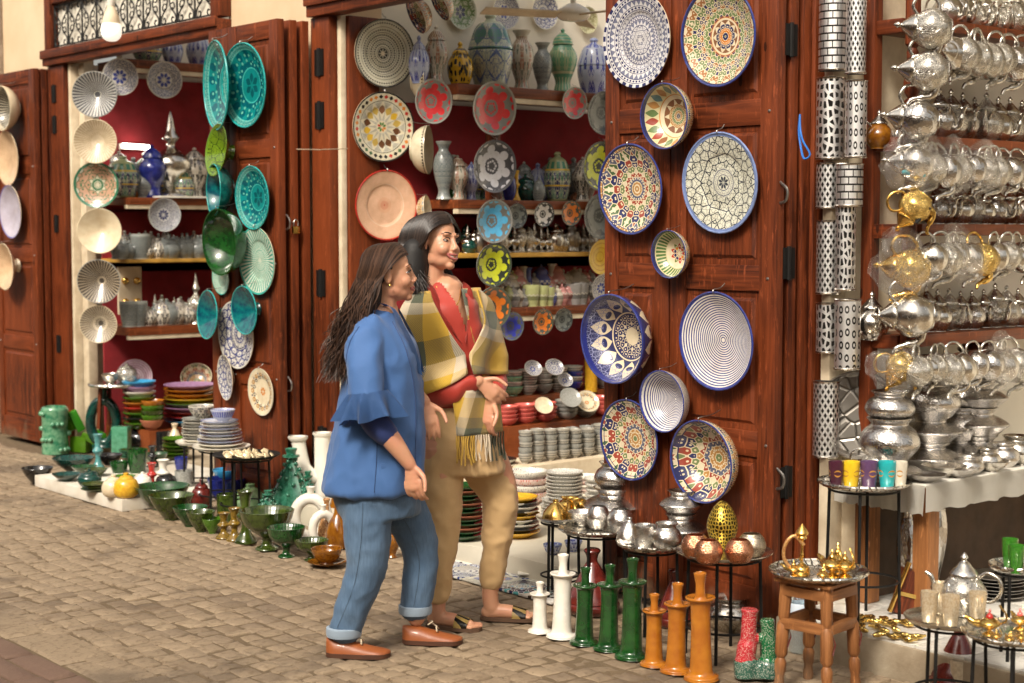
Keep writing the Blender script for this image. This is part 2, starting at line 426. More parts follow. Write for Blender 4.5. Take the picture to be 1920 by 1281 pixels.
def sink(p): return -max(0, mnoise.noise(p*1.1)+.02)*.007+rnd.uniform(-.006, .001)
stones.sort(key=lambda s: s[0])
vari = [(sx, fin(stone_mesh(sx, SY, 10+i), 'sett', 1, True, 50)) for i, sx in enumerate([.06, .068, .076, .084, .092, .10, .108, .116, .124, .132]*2)]
rest = bmesh.new(); cnt = 0
for i, (d, p, sx, sy, a) in enumerate(stones):
    lat = p.x*RT.x+p.y*RT.y
    if cnt < 298 and abs(lat/d) < .325 and p.y < 4.25 and d > 5.5 and lat/d < .12:
        if sy != SY: me = fin(stone_mesh(sx, sy, i), 'slab', 1, True, 50)
        else: me = min(vari, key=lambda v: abs(v[0]-sx)+rnd.uniform(0, .008))[1]
        obj('cobblestone', me, gC.m, street, (p.x, p.y, sink(p)), rz(a+rnd.choice((0, math.pi)))); cnt += 1
    else:
        b = stone_mesh(sx, sy, i); 
        bmesh.ops.rotate(b, verts=b.verts, matrix=Matrix.Rotation(a, 3, 'Z')); bmesh.ops.translate(b, verts=b.verts, vec=p+Vector((0, 0, sink(p))))
        t = bpy.data.meshes.new('t'); b.to_mesh(t); b.free(); rest.from_mesh(t); bpy.data.meshes.remove(t)
o = obj('cobblestones', fin(rest, 'setts', 1, True, 50), gC.m, street); o['kind'] = 'stuff'
gB = G('drain_brick'); gg = gB.n('ShaderNodeNewGeometry'); f = gB.noise(9, 4, gg.outputs['Position'])
gB.color(gB.mix(f, (.12, .068, .048), (.2, .125, .085))); gB.setp(rough=.85); gB.bump(gB.noise(50, 3), .5, .006)
strip = structure(obj('drain_strip', box((-9, 1.2, -.05), (-4, 2.415, -.008)), gS.m))
for r_ in range(6):
    x = -8.4+rnd.uniform(0, .2)
    while x < -3.9:
        L = rnd.uniform(.3, .42); y = 2.36-r_*.108
        if (x*FW.x+y*FW.y) > 4.3 and (x*RT.x+y*RT.y)/(x*FW.x+y*FW.y) > -.6:
            obj('brick', fin(stone_mesh(L, .10, int(x*100)+r_), 'brick', 1, True, 50), gB.m, strip, (x+L/2, y, .001))
        x += L+.008

# ------------------------------------------------------------------ the row of shops
bld = thing('shop_building', 'cream stucco shop row with open red wooden folding doors', 'building', (0, 0, 0))
def wall(lo, hi, m=STUC, name='wall'): return obj(name, box(lo, hi), m, bld)
wall((-12.9, 5.0, 0), (-11.12, 5.3, 4.2)); wall((-14.5, 4.9, 0), (-12.05, 4.995, 4.2), STONE, 'stone_pier')
wall((-11.12, 5.0, 3.3), (-4.1, 5.3, 4.2))
wall((-8.63, 5.0, 0), (-7.46, 5.3, 3.3)); wall((-4.12, 5.02, 0), (-3.86, 5.3, 3.4), CREAM)
for lo, hi in (((-10.75, 5.3, 0), (-10.66, 8, 3.5)), ((-8.0, 5.3, 0), (-7.46, 8.6, 3.6)), ((-10.66, 8, 0), (-8.0, 8.1, 3.5)), ((-7.46, 8.6, 0), (-3.95, 8.7, 3.6)), ((-3.97, 5.3, 0), (-3.87, 7.2, 3.4)), ((-3.87, 7.2, 0), (-1.2, 7.3, 3.4))):
    wall(lo, hi, WHITE, 'inner_wall')
def beam(lo, hi, m=WDX, name='beam', b=.006): return obj(name, box(lo, hi, b), m, bld)
# left shop frame
beam((-11.12, 4.90, 2.752), (-8.6, 5.0, 2.85)); beam((-11.12, 4.88, 2.80), (-8.6, 4.905, 2.862))
beam((-11.12, 4.92, 2.865), (-11.02, 5.0, 3.4), WD, 'frame_post'); beam((-8.72, 4.92, 2.865), (-8.6, 5.0, 3.4), WD, 'frame_post')
beam((-11.02, 4.93, 3.19), (-8.72, 5.0, 3.29))
beam((-11.10, 4.93, 0), (-10.83, 5.06, 2.75), WD, 'jamb'); beam((-10.80, 4.95, 0), (-10.76, 5.2, 2.75), CREAM, 'jamb'); beam((-10.74, 5.0, 0), (-10.655, 5.07, 2.75), CREAM, 'jamb')
obj('transom_panel', box((-11.02, 4.985, 2.866), (-8.72, 4.998, 3.19)), WHITE, bld)
# middle shop frame
beam((-7.62, 4.90, 2.752), (-4.1, 5.0, 2.86)); beam((-7.62, 4.88, 2.81), (-4.1, 4.905, 2.87))
beam((-7.62, 4.92, 2.875), (-7.5, 5.0, 3.4), WD, 'frame_post'); obj('transom_panel', box((-7.5, 4.985, 2.875), (-4.12, 4.998, 3.3)), WHITE, bld)
beam((-7.62, 4.93, 0), (-7.44, 5.04, 2.75), WD, 'jamb'); beam((-7.425, 4.975, 0), (-7.39, 5.012, 2.75), CREAM, 'jamb'); beam((-7.44, 5.016, 0), (-7.37, 5.22, 2.75), WD, 'jamb')
HI = cached('hinge', lambda: fin(bm_tube(bm_box(bmesh.new(), (-.035, -.006, -.06), (.035, 0, .06)), [(0, -.006, -.065), (0, -.006, .065)], .009, 8), 'hinge', 1, True, 40))
STUD = cached('stud', lambda: lathe([(0, .006), (.005, .004), (.007, 0)], 8))
def leaf(x0, x1, y, z0=.03, z1=2.73, name='door_leaf', studs=True, hinge=None, knots=0):
    L = obj(name, box((x0+.005, y+.014, z0+.01), (x1-.005, y+.034, z1-.01)), WD, bld)      # core sheet
    sw = .085
    for a, b in ((x0, x0+sw), (x1-sw, x1)): obj('stile', box((a, y, z0), (b, y+.045, z1), .003), WD, L)
    rails = [z0+.075, .744, 1.39, 2.03, z1-.05]
    for k, z in enumerate(rails):
        h = .075 if k == 0 else .05
        obj('rail', box((x0+sw, y+.002, z-h), (x1-sw, y+.043, z+h), .003), WDX, L)
        if studs and 0 < k < 4:
            for sx in (x0+.04, x1-.04): obj('stud', STUD, STEEL, L, (sx, y, z), Quaternion((1, 0, 0), R(90)))
    for k in range(4):
        a, b = rails[k]+(.075 if k == 0 else .05), rails[k+1]-.05
        bm = bmesh.new()
        q = [(x0+sw, a), (x1-sw, a), (x1-sw, b), (x0+sw, b)]
        rings = []
        for ins, yy in ((0, .012), (.022, .013), (.022, .018), (.040, .004), (.046, .004)):
            rings.append([bm.verts.new((min(max(px_, x0+sw+ins), x1-sw-ins), y+yy, min(max(pz, a+ins), b-ins))) for px_, pz in q])
        for A, B in zip(rings, rings[1:]):
            for i in range(4): bm.faces.new((A[i], A[(i+1) % 4], B[(i+1) % 4], B[i]))
        bm.faces.new(rings[-1])
        obj('panel', fin(bm, 'panel', 1, False), WD, L)
    if hinge is not None:
        for z in (.5, 1.1, 1.75, 2.35): obj('hinge', HI, IRON, L, (hinge, y-.001, z))
    return L
leaf(-11.78, -11.05, 4.80)
for k, y in enumerate((4.86, 4.915)): leaf(-11.7, -11.055-.005*k, y, name='folded_leaf', studs=False)
for z in (2.55, 2.33, 1.62, .75): obj('hinge', HI, IRON, bld, (-10.99, 4.929, z))
leaf(-8.36, -8.135, 4.705); leaf(-8.125, -7.60, 4.70)
for k, y in enumerate((4.785, 4.86)): leaf(-8.25, -7.605+.004*k, y, name='folded_leaf', studs=False)
for z in (2.50, 2.21, 1.28, .4): obj('hinge', HI, IRON, bld, (-7.53, 4.929, z), None, 1.2)
leaf(-4.99, -4.605, 4.703); leaf(-4.595, -4.035, 4.70)
for k, y in enumerate((4.78, 4.85)): leaf(-4.7, -4.04+.004*k, y, name='folded_leaf', studs=False, hinge=None)
for z in (2.3, 1.45, .6): obj('hinge', HI, IRON, bld, (-4.039, 4.775, z), rz(R(90)))
beam((-4.10, 4.90, 0), (-4.02, 5.02, 2.75), WD, 'jamb'); beam((-4.0, 4.93, 0), (-3.955, 5.02, 2.9), CREAM, 'jamb')
pull = cached('pull', lambda: tube(spl([(0, 0, -.04), (0, -.03, -.03), (0, -.035, .01), (0, 0, .04)]), .006, 6))
for p in ((-7.602, 4.75, 1.62), (-7.602, 4.75, .72), (-4.035, 4.72, 1.72), (-4.035, 4.72, .62)): obj('pull_handle', pull, STEEL, bld, p, rz(R(90)))
# padlock and cord on the doors
pl = thing('padlock', 'small brass padlock hanging open on the folded door edge', 'padlock', (-7.585, 4.80, 1.60))
obj('case', box((-.008, -.022, -.045), (.008, .022, -.005), .003), BRASS, pl); obj('shackle', tube(spl([(0, -.014, -.01), (0, -.014, .02), (0, 0, .034), (0, .014, .02), (0, .014, .0)]), .004, 6), STEEL, pl)
BLUEC = mat('blue_nylon_cord', (.02, .16, .55), rough=.6)
p = at(1500, 215, Y=4.68)
tag(obj('cord', tube(spl([(0, .0, 0), (.012, -.012, -.05), (.04, -.03, -.10), (.075, -.03, -.15), (.05, -.035, -.165), (.02, -.02, -.11), (.004, -.01, -.06), (0, 0, -.005)]), .004, 6), BLUEC, None, p), 'knotted blue cord hanging from the edge of the tall patterned-plate door', 'cord')
p = at(556, 280, Y=4.69)
tag(obj('string', tube([p, at(600, 281, Y=4.72), at(652, 279, Y=4.92)], .003, 5), mat('dirty_string', (.4, .3, .2), rough=.8), None), 'thin string tied across the folded door edges', 'string')

for lo, hi in (((-3.87, 5.3, 3.4), (-1.2, 7.2, 3.5)),): wall(lo, hi, WHITE, 'ceiling')
# the other side of the street, behind the camera: it shades and is mirrored in the glazes
OPP = mat('opposite_stucco', (.30, .19, .11), (.2, .12, .07), rough=.9, scale=1.5)
structure(obj('opposite_wall', box((-22, -3.6, 0), (14, -3.2, 5.2)), OPP))
for x in range(-18, 10, 4): structure(obj('opposite_doorway', box((x, -3.2, 0), (x+2.4, -3.1, 2.9)), mat('opposite_dark_door', (.03, .016, .01), rough=.8)))
# ------------------------------------------------------------------ iron scroll grille and the bulb over the left shop
gr = thing('iron_grille', 'black wrought iron scrollwork grille above the left shop', 'grille', (-11.02, 4.955, 2.87))
W_, H_ = 2.28, .315
for z in (.018, H_-.012): obj('rail', tube([(0, 0, z), (W_, 0, z)], .006, 6), IRON, gr)
nb = 10; bw = W_/nb
def scroll(cx, cz, s, sg, up):
    return [(cx+sg*s*(1-.13*k)*math.cos(a)*.5, 0, cz+up*s*(1-.13*k)*math.sin(a)*.5) for k, a in ((i*.4, i*.4*1.05*2) for i in range(17))]
sm = {}
for sg in (-1, 1):
    for up in (-1, 1):
        pts = [(sg*.012, 0, 0), (sg*.028, 0, up*.045), (sg*.075, 0, up*.085), (sg*.082, 0, up*.125), (sg*.055, 0, up*.14), (sg*.035, 0, up*.122), (sg*.045, 0, up*.102), (sg*.058, 0, up*.108)]
        sm[sg, up] = fin(bm_tube(bm_tube(bmesh.new(), spl(pts, 4), .0048, 5), spl([(sg*.02, 0, up*.02), (sg*.052, 0, up*.012), (sg*.07, 0, up*.038), (sg*.052, 0, up*.055), (sg*.04, 0, up*.042)], 4), .004, 5), 'scroll', 1, True, 60)
bar = tube([(0, 0, .02), (0, 0, H_-.014)], .0065, 6)
for i in range(nb+1):
    obj('bar', bar, IRON, gr, (min(max(i*bw, .006), W_-.006), 0, 0))
    if i < nb:
        for sg in (-1, 1):
            for up in (-1, 1): obj('scroll', sm[sg, up], IRON, gr, (i*bw+bw/2, 0, H_/2), None, (1.15, 1, 1))
gl = G('lit_bulb_glass'); gl.color((.85, .82, .74)); gl.setp(rough=.35); gl.b.inputs['Emission Color'].default_value = (1, .93, .8, 1); gl.b.inputs['Emission Strength'].default_value = .4
p = at(209, 78, Y=4.62)
bu = thing('light_bulb', 'big white light bulb hanging before the iron grille', 'light bulb', p)
obj('globe', lathe(prof([(0, 0), (.035, .006), (.06, .035), (.064, .075), (.058, .11)])), gl.m, bu)
obj('collar', lathe(prof([(.058, .11), (.05, .15), (.035, .19), (.022, .22)], 3)), CREAM, bu)
obj('socket', lathe([(.022, .22), (.024, .225), (.024, .29), (.01, .30), (.004, .31), (.004, .9)]), WHITEG, bu)

# ------------------------------------------------------------------ shop floors and steps
TILE = mat('white_floor_tile', (.70, .68, .63), (.6, .58, .52), rough=.25, scale=3); GROUT = mat('worn_step_stone', (.42, .35, .25), (.26, .20, .13), rough=.8, scale=7, bump=.5)
fl = structure(obj('shop_floor', box((-3.93, 4.60, -.02), (-1.2, 7.2, .12), .006), GROUT))
for i in range(13):
    for k in range(12):
        x, y = -3.92+i*.205, 4.612+k*.205
        if x*RT.x+y*RT.y < (x*FW.x+y*FW.y)*.36: obj('floor_tile', cbox((.2, .2, .012), .0015), TILE, fl, (x+.1, y+.1, .118))
f2 = structure(obj('shop_floor', box((-7.44, 4.62, -.02), (-5.0, 8.6, .10), .008), mat('pale_floor_cement', (.62, .57, .46), (.5, .45, .35), rough=.6, scale=3, bump=.2)))
bn = tag(obj('low_bench', box((-10.61, 5.1, .05), (-9.95, 7.4, .20), .005), WDY), 'low wooden bench under the left shop shelves', 'bench')
f3 = structure(obj('shop_floor', box((-10.64, 5.02, -.02), (-8.0, 8.0, .05), .006), GROUT))

# ------------------------------------------------------------------ shelves
def shelving(label, xb, xf, y0, y1, boards, posts, cloth):
    s = thing('shelf_unit', label, 'shelves')
    for (z, t, m, strip) in boards:
        b = obj('shelf', box((xb, y0, z-t), (xf, y1, z), .003), m, s)
        if strip: obj('edge_strip', box((xf-.05, y0+.004, z-t-.028), (xf-.006, y1-.004, z-t-.001)), CREAM, b)
    for (y, z1) in posts: obj('post', box((xf-.07, y-.03, 0.1), (xf-.004, y+.03, z1), .003), WD, s)
    for (z0, z1) in cloth: obj('back_cloth', box((xb-.012, (y0 if xb < -9 else 5.225)+.01, z0-.1), (xb+.004, y1-.01, z1)), REDCLOTH, s)
    return s
s1 = shelving('wooden shelves lined with dark red cloth in the left shop', -10.62, -10.2, 5.09, 7.4, [(2.75, .06, WDY, 1), (1.80, .05, WDY, 1), (1.372, .025, WY, 0), (.90, .06, WDY, 1)], [(6.5, 2.7)], [(0.1, .81), (.905, 1.345), (1.375, 1.72), (1.805, 2.66)])
s2 = shelving('wooden shelves lined with dark red cloth in the middle shop', -7.42, -7.02, 5.50, 8.2, [(2.385, .06, WDY, 1), (1.745, .05, WDY, 1), (1.445, .025, WY, 0), (1.13, .05, WDY, 1)], [(5.78, 2.33), (6.72, 2.33), (7.6, 2.33)], [(.1, 1.05), (1.135, 1.41), (1.45, 1.66), (1.75, 2.30)])
# rack with turned post in the silver shop
s3 = thing('shelf_rack', 'red wooden rack with a turned post holding the silver teapots', 'rack')
bal = [(.03, 0), (.03, .12), (.018, .13), (.03, .15), (.034, .19), (.02, .25), (.024, .30), (.016, .315), (.03, .33), (.03, .42)]
for z in (1.13, 1.55, 1.97, 2.39): obj('baluster', lathe([(r_*.95, h) for r_, h in bal], 16), WD, s3, (-3.665, 5.03, z-.03))
obj('post', box((-3.86, 4.99, .12), (-3.81, 5.04, 3.0), .003), WD, s3)
for z in (2.37, 1.93, 1.60, 1.18):
    b = obj('shelf', box((-3.86, 5.06, z-.045), (-3.63, 7.1, z), .003), WDY, s3)
    obj('side_rail', box((-3.81, 5.0, z-.055), (-3.69, 5.045, z-.002), .003), WDX, s3)
# ------------------------------------------------------------------ hanging plates and bowls
CR = (.70, .60, .42); WH = (.72, .69, .64); BL = (.022, .03, .19); NV = (.03, .035, .11); BK = (.014, .014, .014); RD = (.46, .035, .025); GN = (.07, .20, .045); OR = (.58, .19, .02); YE = (.66, .42, .04); TE = (.005, .26, .25); DT = (.004, .085, .10); SK = (.05, .30, .55); GY = (.30, .30, .29); DG = (.06, .065, .07); SAL = (.80, .47, .30); BRN = (.22, .10, .05)
SHAPES = {  # inner profile, outer profile; rim radius 1
 'plate': ([(0, .05), (.5, .05), (.62, .09), (.92, .165), (1, .18)], [(1.0, .155), (.9, .12), (.58, .02), (.5, 0), (.44, 0), (.42, .02), (0, .02)]),
 'dish': ([(0, .07), (.35, .075), (.7, .16), (.92, .28), (1, .31)], [(1.0, .285), (.9, .23), (.6, .09), (.42, .04), (.4, 0), (.34, 0), (.32, .03), (0, .03)]),
 'bowl': ([(0, .07), (.3, .085), (.62, .20), (.84, .42), (.94, .62), (.965, .72)], [(1.0, .72), (.985, .6), (.89, .36), (.68, .14), (.45, .05), (.44, 0), (.38, 0), (.36, .03), (0, .03)]),
 'cone': ([(0, .17), (.14, .185), (.55, .40), (.93, .63), (.97, .66)], [(1.0, .655), (.95, .60), (.55, .33), (.26, .14), (.24, .09), (.29, .02), (.28, 0), (.2, 0), (.18, .03), (0, .03)]),
}
def dish_mesh(kind, n=40):
    i, o = SHAPES[kind]; pi = prof(i, 4); po = prof(o, 3)
    return lathe(pi+po, n, 2, [0]*(len(pi)-1)+[1]*len(po)+[1], 50)
def rim_mesh(kind):
    r, z = SHAPES[kind][0][-1]; ro, zo = SHAPES[kind][1][0]; c = ((r+ro)/2, z-.004); a = (.022 if kind != 'cone' else .026)
    return lathe([(c[0]+a*math.cos(t*math.pi/4), c[1]+a*math.sin(t*math.pi/4)) for t in range(9)], 40)
HOOK = lambda d: cached(('hook', d), lambda: tube(spl([(0, .97, d+.02), (0, 1.03, d+.03), (0, 1.06, d-.02), (0.01, 1.08, d*.4), (0, 1.16, -.02)], 3), .012, 5))
def hang(kind, px, py, h, mi, mo, rim, label, n=(0, -1, -.05), Y=None, X=None, name=None, cat=None, hook=True, group=None, spin=0):
    n = Vector(n).normalized(); d = SHAPES[kind][0][-1][1]
    p = at(px, py, X=X, Y=Y); Rr = h/2*mpp(p); off = d*Rr
    if Y is not None: p = at(px, py, Y=Y-abs(n.y)*off-.004)
    else: p = at(px, py, X=X+abs(n.x)*off+.004)
    Rr = h/2*mpp(p); q = n.to_track_quat('Z', 'Y')
    t = thing(name or {'plate': 'hanging_plate', 'dish': 'hanging_dish', 'bowl': 'hanging_bowl', 'cone': 'hanging_bowl'}[kind], label, cat or {'plate': 'plate', 'dish': 'plate'}.get(kind, 'bowl'), p-n*(d*Rr), q, Rr, group)
    obj('dish', dish_mesh(kind), [mi, mo], t, None, rz(spin))
    if rim: obj('rim', rim_mesh(kind), rim, t)
    if hook: obj('hook', HOOK(d), STEEL, t)
    return t
multi = lambda nm, k, s, lw=.05, ctr=(8, 7), rimb=True, base=CR: pat(nm, base, [('kal', 0, .97, (k, s), [(.07, .13, .055), NV, (.30, .06, .04), (.16, .21, .09), (.42, .22, .07), (.10, .11, .17), (.62, .55, .40), CR], lw), ('ring', .90, .915, 0, NV), ('ring', .955, 1.1, 0, NV)])
CRG = mat('cream_glaze', (.70, .60, .42), (.62, .5, .33), rough=.18, coat=.4, scale=3)
bluelace = pat('grey_lace_plate', (.62, .61, .62), [('lace', 0, .3, (6, 9), NV, .05)]+[('ring', a, a+.014, 0, NV) for a in (.3, .42, .5, .62, .70, .82, .9)]+[('tri', .315, .415, 22, (.16, .17, .25)), ('check', .435, .5, 40, (.2, .2, .28)), ('lace', .515, .62, (30, 16), NV, .06), ('diamond', .635, .70, 40, NV), ('tri', .715, .82, 36, (.16, .17, .25)), ('dot', .835, .9, 60, NV), ('ray', .935, 1.2, 30, NV, .27)])
starplate = pat('mosaic_star_plate', CR, [('kal', .36, .95, (16, 11), [(.15, .21, .09), NV, CR, (.33, .14, .05), (.17, .24, .10), (.08, .09, .15), CR], .085), ('ring', 0, .37, 0, CR), ('ring', .37, .385, 0, OR), ('ring', .40, .41, 0, OR), ('tri', .24, .33, 10, BRN), ('kal', 0, .25, (10, 13), [GN, NV, OR, GN, RD, CR], .06), ('ring', .95, 1.1, 0, NV)])
arab = pat('grey_arabesque_plate', (.60, .60, .50), [('lace', .30, .93, (7, 5.5), (.03, .035, .05), .055), ('ring', .93, 1.1, 0, (.16, .22, .42)), ('petal', .0, .14, 8, (.05, .06, .08)), ('ring', .15, .165, 0, NV), ('lace', .17, .30, (12, 8), NV, .06)])
spir = pat('blue_ring_plate', WH, [('rings', .03, .96, 21, (.04, .045, .19), .46), ('ring', .955, 1.2, 0, (.05, .06, .30))])
spiro = pat('blue_ring_outside', CR, [('rings', .03, .96, 13, (.035, .04, .15), .48)], zmode=1.3)
blueb = pat('blue_white_bowl_inside', CR, [('ring', .55, .98, 0, NV), ('petal', .56, .90, 13, CR), ('dot', .64, .78, 13, NV), ('lace', .72, .97, (26, 12), (.25, .26, .45), .05), ('ring', .49, .52, 0, NV), ('kal', 0, .49, (8, 9), [CR, NV, NV, CR, NV, CR], .06), ('ring', .93, 1.1, 0, BL)])
bluebo = pat('blue_white_bowl_outside', NV, [('petal', .1, .85, 16, CR), ('dot', .35, .6, 16, NV), ('ring', .9, 1.2, 0, BL)], zmode=1.35)
mulo = pat('mosaic_bowl_outside', CR, [('kal', .05, .93, (14, 4.2), [(.13, .2, .08), (.3, .06, .04), NV, (.42, .22, .07), (.1, .2, .22), (.25, .11, .05), CR], .07)], zmode=1.35)
bowlin = pat('cream_bowl_star_inside', CR, [('ring', .66, .93, 0, (.60, .55, .33)), ('petal', .68, .93, 20, [(.30, .06, .04), (.42, .22, .07), (.13, .2, .08), (.25, .11, .05), (.1, .2, .22)]), ('ring', .64, .66, 0, OR), ('tri', .24, .52, 9, BRN), ('kal', 0, .36, (9, 11), [(.3, .06, .04), (.42, .22, .07), (.13, .2, .08), NV, (.3, .06, .04), CR], .07), ('ring', .93, 1.2, 0, NV)])
bowlin2 = pat('cream_bowl_rosette_inside', CR, [('ring', .62, .92, 0, (.55, .50, .28)), ('ray', .64, .90, 34, (.08, .16, .05), .3), ('petal', .06, .44, 9, [GN, BRN, RD, (.15, .2, .05)]), ('petal', .12, .34, 9, CR), ('petal', .16, .3, 9, [RD, OR, NV]), ('ring', .92, 1.2, 0, NV)])
D3 = 4.70
hang('plate', 1192, 75, 178, bluelace, CRG, None, 'pale grey lace plate with dashed dark rim at the top of the tall door', Y=D3)
hang('dish', 1345, 68, 186, starplate, CRG, RIMB, 'large plate with mosaic rim and eight-point star in a cream centre', Y=D3)
hang('bowl', 1244, 218, 124, bowlin, mulo, RIMB, 'cream bowl with red flower star inside, upper bowl on the tall door', Y=D3)
hang('dish', 1180, 355, 168, multi('mosaic_plate_a', 10, 8, .075), CRG, RIMB, 'plate of red and green mosaic stars below the lace plate', Y=D3)
hang('plate', 1348, 343, 187, arab, CRG, mat('pale_blue_rim', (.2, .27, .5), rough=.2, coat=.4), 'grey green arabesque plate with pale blue rim', Y=D3)
hang('bowl', 1253, 477, 91, bowlin2, mulo, RIMB, 'small bowl with green and red rosette, smallest on the tall door', Y=D3)
hang('bowl', 1146, 636, 170, blueb, bluebo, RIMB, 'big blue and white bowl with pointed leaves hanging on the door edge', Y=D3)
hang('dish', 1341, 640, 184, spir, CRG, RIMB, 'large plate with fine blue rings from centre to rim', Y=D3)
hang('bowl', 1240, 753, 118, spir, spiro, RIMB, 'deep bowl ringed with blue lines inside and out', Y=D3)
hang('dish', 1178, 825, 152, multi('mosaic_plate_b', 8, 7, .065), CRG, RIMB, 'oblique plate of green waves and red mosaic shields, low on the door', Y=D3)
hang('bowl', 1313, 866, 158, multi('mosaic_bowl_c', 7, 6.5, .065), mulo, RIMB, 'large bowl with bright shield mosaic above the copper pots', Y=D3)
# teal and green dishes on the door of the left shop
teal = pat('teal_floral_plate', (.006, .20, .20), [('spots', .42, .84, (7, 4.2), (.003, .10, .13), .42), ('spots', .42, .80, (5, 6), (.12, .45, .36), .2), ('ring', .40, .43, 0, (.05, .42, .38)), ('petal', .03, .3, 6, DT), ('ring', .84, .86, 0, (.08, .45, .4)), ('lace', .86, .97, (40, 14), (.25, .5, .42), .05)])
tealo = mat('teal_outer_glaze', (.006, .13, .11), (.003, .05, .05), rough=.14, coat=.5, scale=5)
tealin = mat('teal_blue_inner_glaze', (.004, .14, .14), (.003, .045, .08), rough=.12, coat=.6, scale=4)
raygr = pat('white_plate_green_rays', (.60, .66, .55), [('ray', .34, .92, 44, (.03, .32, .24), .22), ('ray', .07, .3, 30, (.05, .33, .25), .2), ('ring', .30, .32, 0, (.05, .33, .25)), ('ring', .94, 1.1, 0, (.06, .4, .33))])
crack = pat('cracked_green_glaze', (.13, .22, .012), [('lace', 0, 1.1, (1, 3.2), (.01, .03, .006), .035), ('ring', .9, 1.2, 0, (.12, .22, .02))])
blwh = pat('blue_white_leaf_plate', (.64, .62, .55), [('lace', .1, .95, (12, 5), (.03, .04, .18), .09), ('ring', .4, .43, 0, NV)])
speck = pat('speckled_mosaic_plate', (.62, .58, .45), [('kal', .0, .95, (12, 6), [NV, CR, (.4, .2, .05), CR, DG, CR], .07), ('ring', .0, .22, 0, CR), ('petal', .03, .2, 8, OR)])
D2 = 4.70
for a in [('dish', 404, 160, 165, teal, tealo, mat('teal_rim', (.02, .35, .33), rough=.2, coat=.4), 'teal painted plate turned almost edge-on at the door edge', (-.25, -1, -.03)),
          ('dish', 456, 160, 156, teal, tealo, mats['teal_rim'], 'large teal plate with dark flowers at the top of the left door', (0, -1, -.05)),
          ('cone', 404, 281, 100, crack, mat('moss_green_glaze', (.12, .2, .015), (.05, .09, .01), rough=.15, coat=.5), None, 'moss green crackled bowl with foot sticking out', (-.12, -1, .12)),
          ('bowl', 400, 356, 98, tealin, tealo, mats['teal_rim'], 'teal bowl half hidden behind the lower teal plate', (-.25, -1, 0)),
          ('dish', 472, 371, 118, teal, tealo, mats['teal_rim'], 'smaller teal plate with white leaf below the large teal plate', (0, -1, -.05)),
          ('bowl', 410, 454, 126, GREENG, GREENG, None, 'deep plain bottle-green bowl on the left door', (0, -1, -.05)),
          ('plate', 480, 489, 128, raygr, CRG, None, 'white plate with fine green rays and teal rim', (0, -1, -.05)),
          ('plate', 413, 522, 62, raygr, CRG, None, 'small white and green plate peeping out under the green bowl', (0, -1, -.05)),
          ('cone', 388, 590, 92, tealin, tealo, mats['teal_rim'], 'teal conical bowl, left of the two low ones on the left door', (-.1, -1, .05)),
          ('cone', 457, 582, 92, tealin, tealo, mats['teal_rim'], 'teal conical bowl, right of the two low ones on the left door', (0, -1, -.05)),
          ('plate', 441, 628, 128, blwh, CRG, None, 'blue and white leafy plate behind the teal conical bowls', (0, -1, -.05)),
          ('dish', 421, 708, 86, blwh, CRG, None, 'narrow-looking grey patterned plate low on the left door', (-.2, -1, -.05)),
          ('plate', 488, 735, 90, speck, CRG, None, 'speckled orange and grey mosaic plate lowest on the left door', (0, -1, -.05))]:
    hang(*a[:7], a[7], n=a[8], Y=D2 if a[1] > 430 else D2+.0)
# column of bowls on the left shop's post
ribgrey = pat('grey_ribbed_bowl', (.075, .077, .085), [('ray', .2, .97, 40, (.46, .45, .42), .22), ('ring', .14, .17, 0, (.6, .58, .5))])
ribcream = pat('cream_ribbed_bowl', (.62, .52, .37), [('ray', .3, .97, 44, (.44, .33, .2), .2)])
ribbr = pat('brown_ribbed_bowl', (.34, .28, .2), [('ray', .2, .97, 40, (.045, .035, .03), .28), ('ring', 0, .12, 0, (.06, .05, .04))])
ribcg = pat('cream_brown_ribbed_bowl', (.50, .43, .32), [('ray', .4, .97, 42, (.12, .09, .065), .22), ('ring', 0, .14, 0, (.07, .06, .05)), ('ray', .1, .28, 14, (.07, .06, .05), .25)])
petgreen = pat('green_petal_bowl', (.60, .56, .42), [('kal', .1, .9, (6, 3.6), [(.62, .56, .42), (.60, .5, .36), (.5, .3, .2), (.63, .6, .5), (.05, .16, .08)], .05), ('ring', .9, 1.1, 0, (.03, .16, .09))])
lacep = pat('blue_lace_plate', (.62, .60, .54), [('lace', .5, .95, (14, 8), (.05, .06, .18), .09), ('petal', .08, .42, 8, (.05, .07, .3)), ('ring', .46, .49, 0, NV)])
for a in [('cone', 177, 177, 86, ribgrey, GREYG, 'grey ribbed conical bowl, topmost on the left shop post'), ('cone', 178, 265, 83, ribcream, CRG, 'cream ribbed conical bowl below the grey one'),
          ('dish', 180, 347, 86, petgreen, TEALD, 'cream bowl with green petal tracery on the left shop post'), ('cone', 186, 433, 85, CRG, CRG, 'plain cream conical bowl with dark centre point'),
          ('cone', 185, 528, 83, ribbr, GREYG, 'dark brown ribbed conical bowl on the left shop post'), ('cone', 184, 608, 72, ribcg, CRG, 'lowest cream and brown ribbed bowl on the left shop post')]:
    hang(a[0], a[1], a[2], a[3], a[4], a[5], None, a[6], n=(.72, -.66, -.05), Y=4.94)
for a in [(226, 144, 69, 'blue lace plate hanging beside the grey conical bowl'), (309, 150, 69, 'blue lace plate hanging from the middle of the top shelf')]:
    hang('plate', *a[:3], lacep, CRG, None, a[3], n=(1, -.15, 0), X=-10.2)
hang('dish', 309, 403, 63, pat('grey_lace_dish', (.45, .45, .44), [('lace', .4, .95, (16, 8), NV, .07), ('petal', .05, .35, 10, NV)]), CRG, None, 'small grey lace dish hanging under the second shelf of the left shop', n=(1, -.15, 0), X=-10.2)
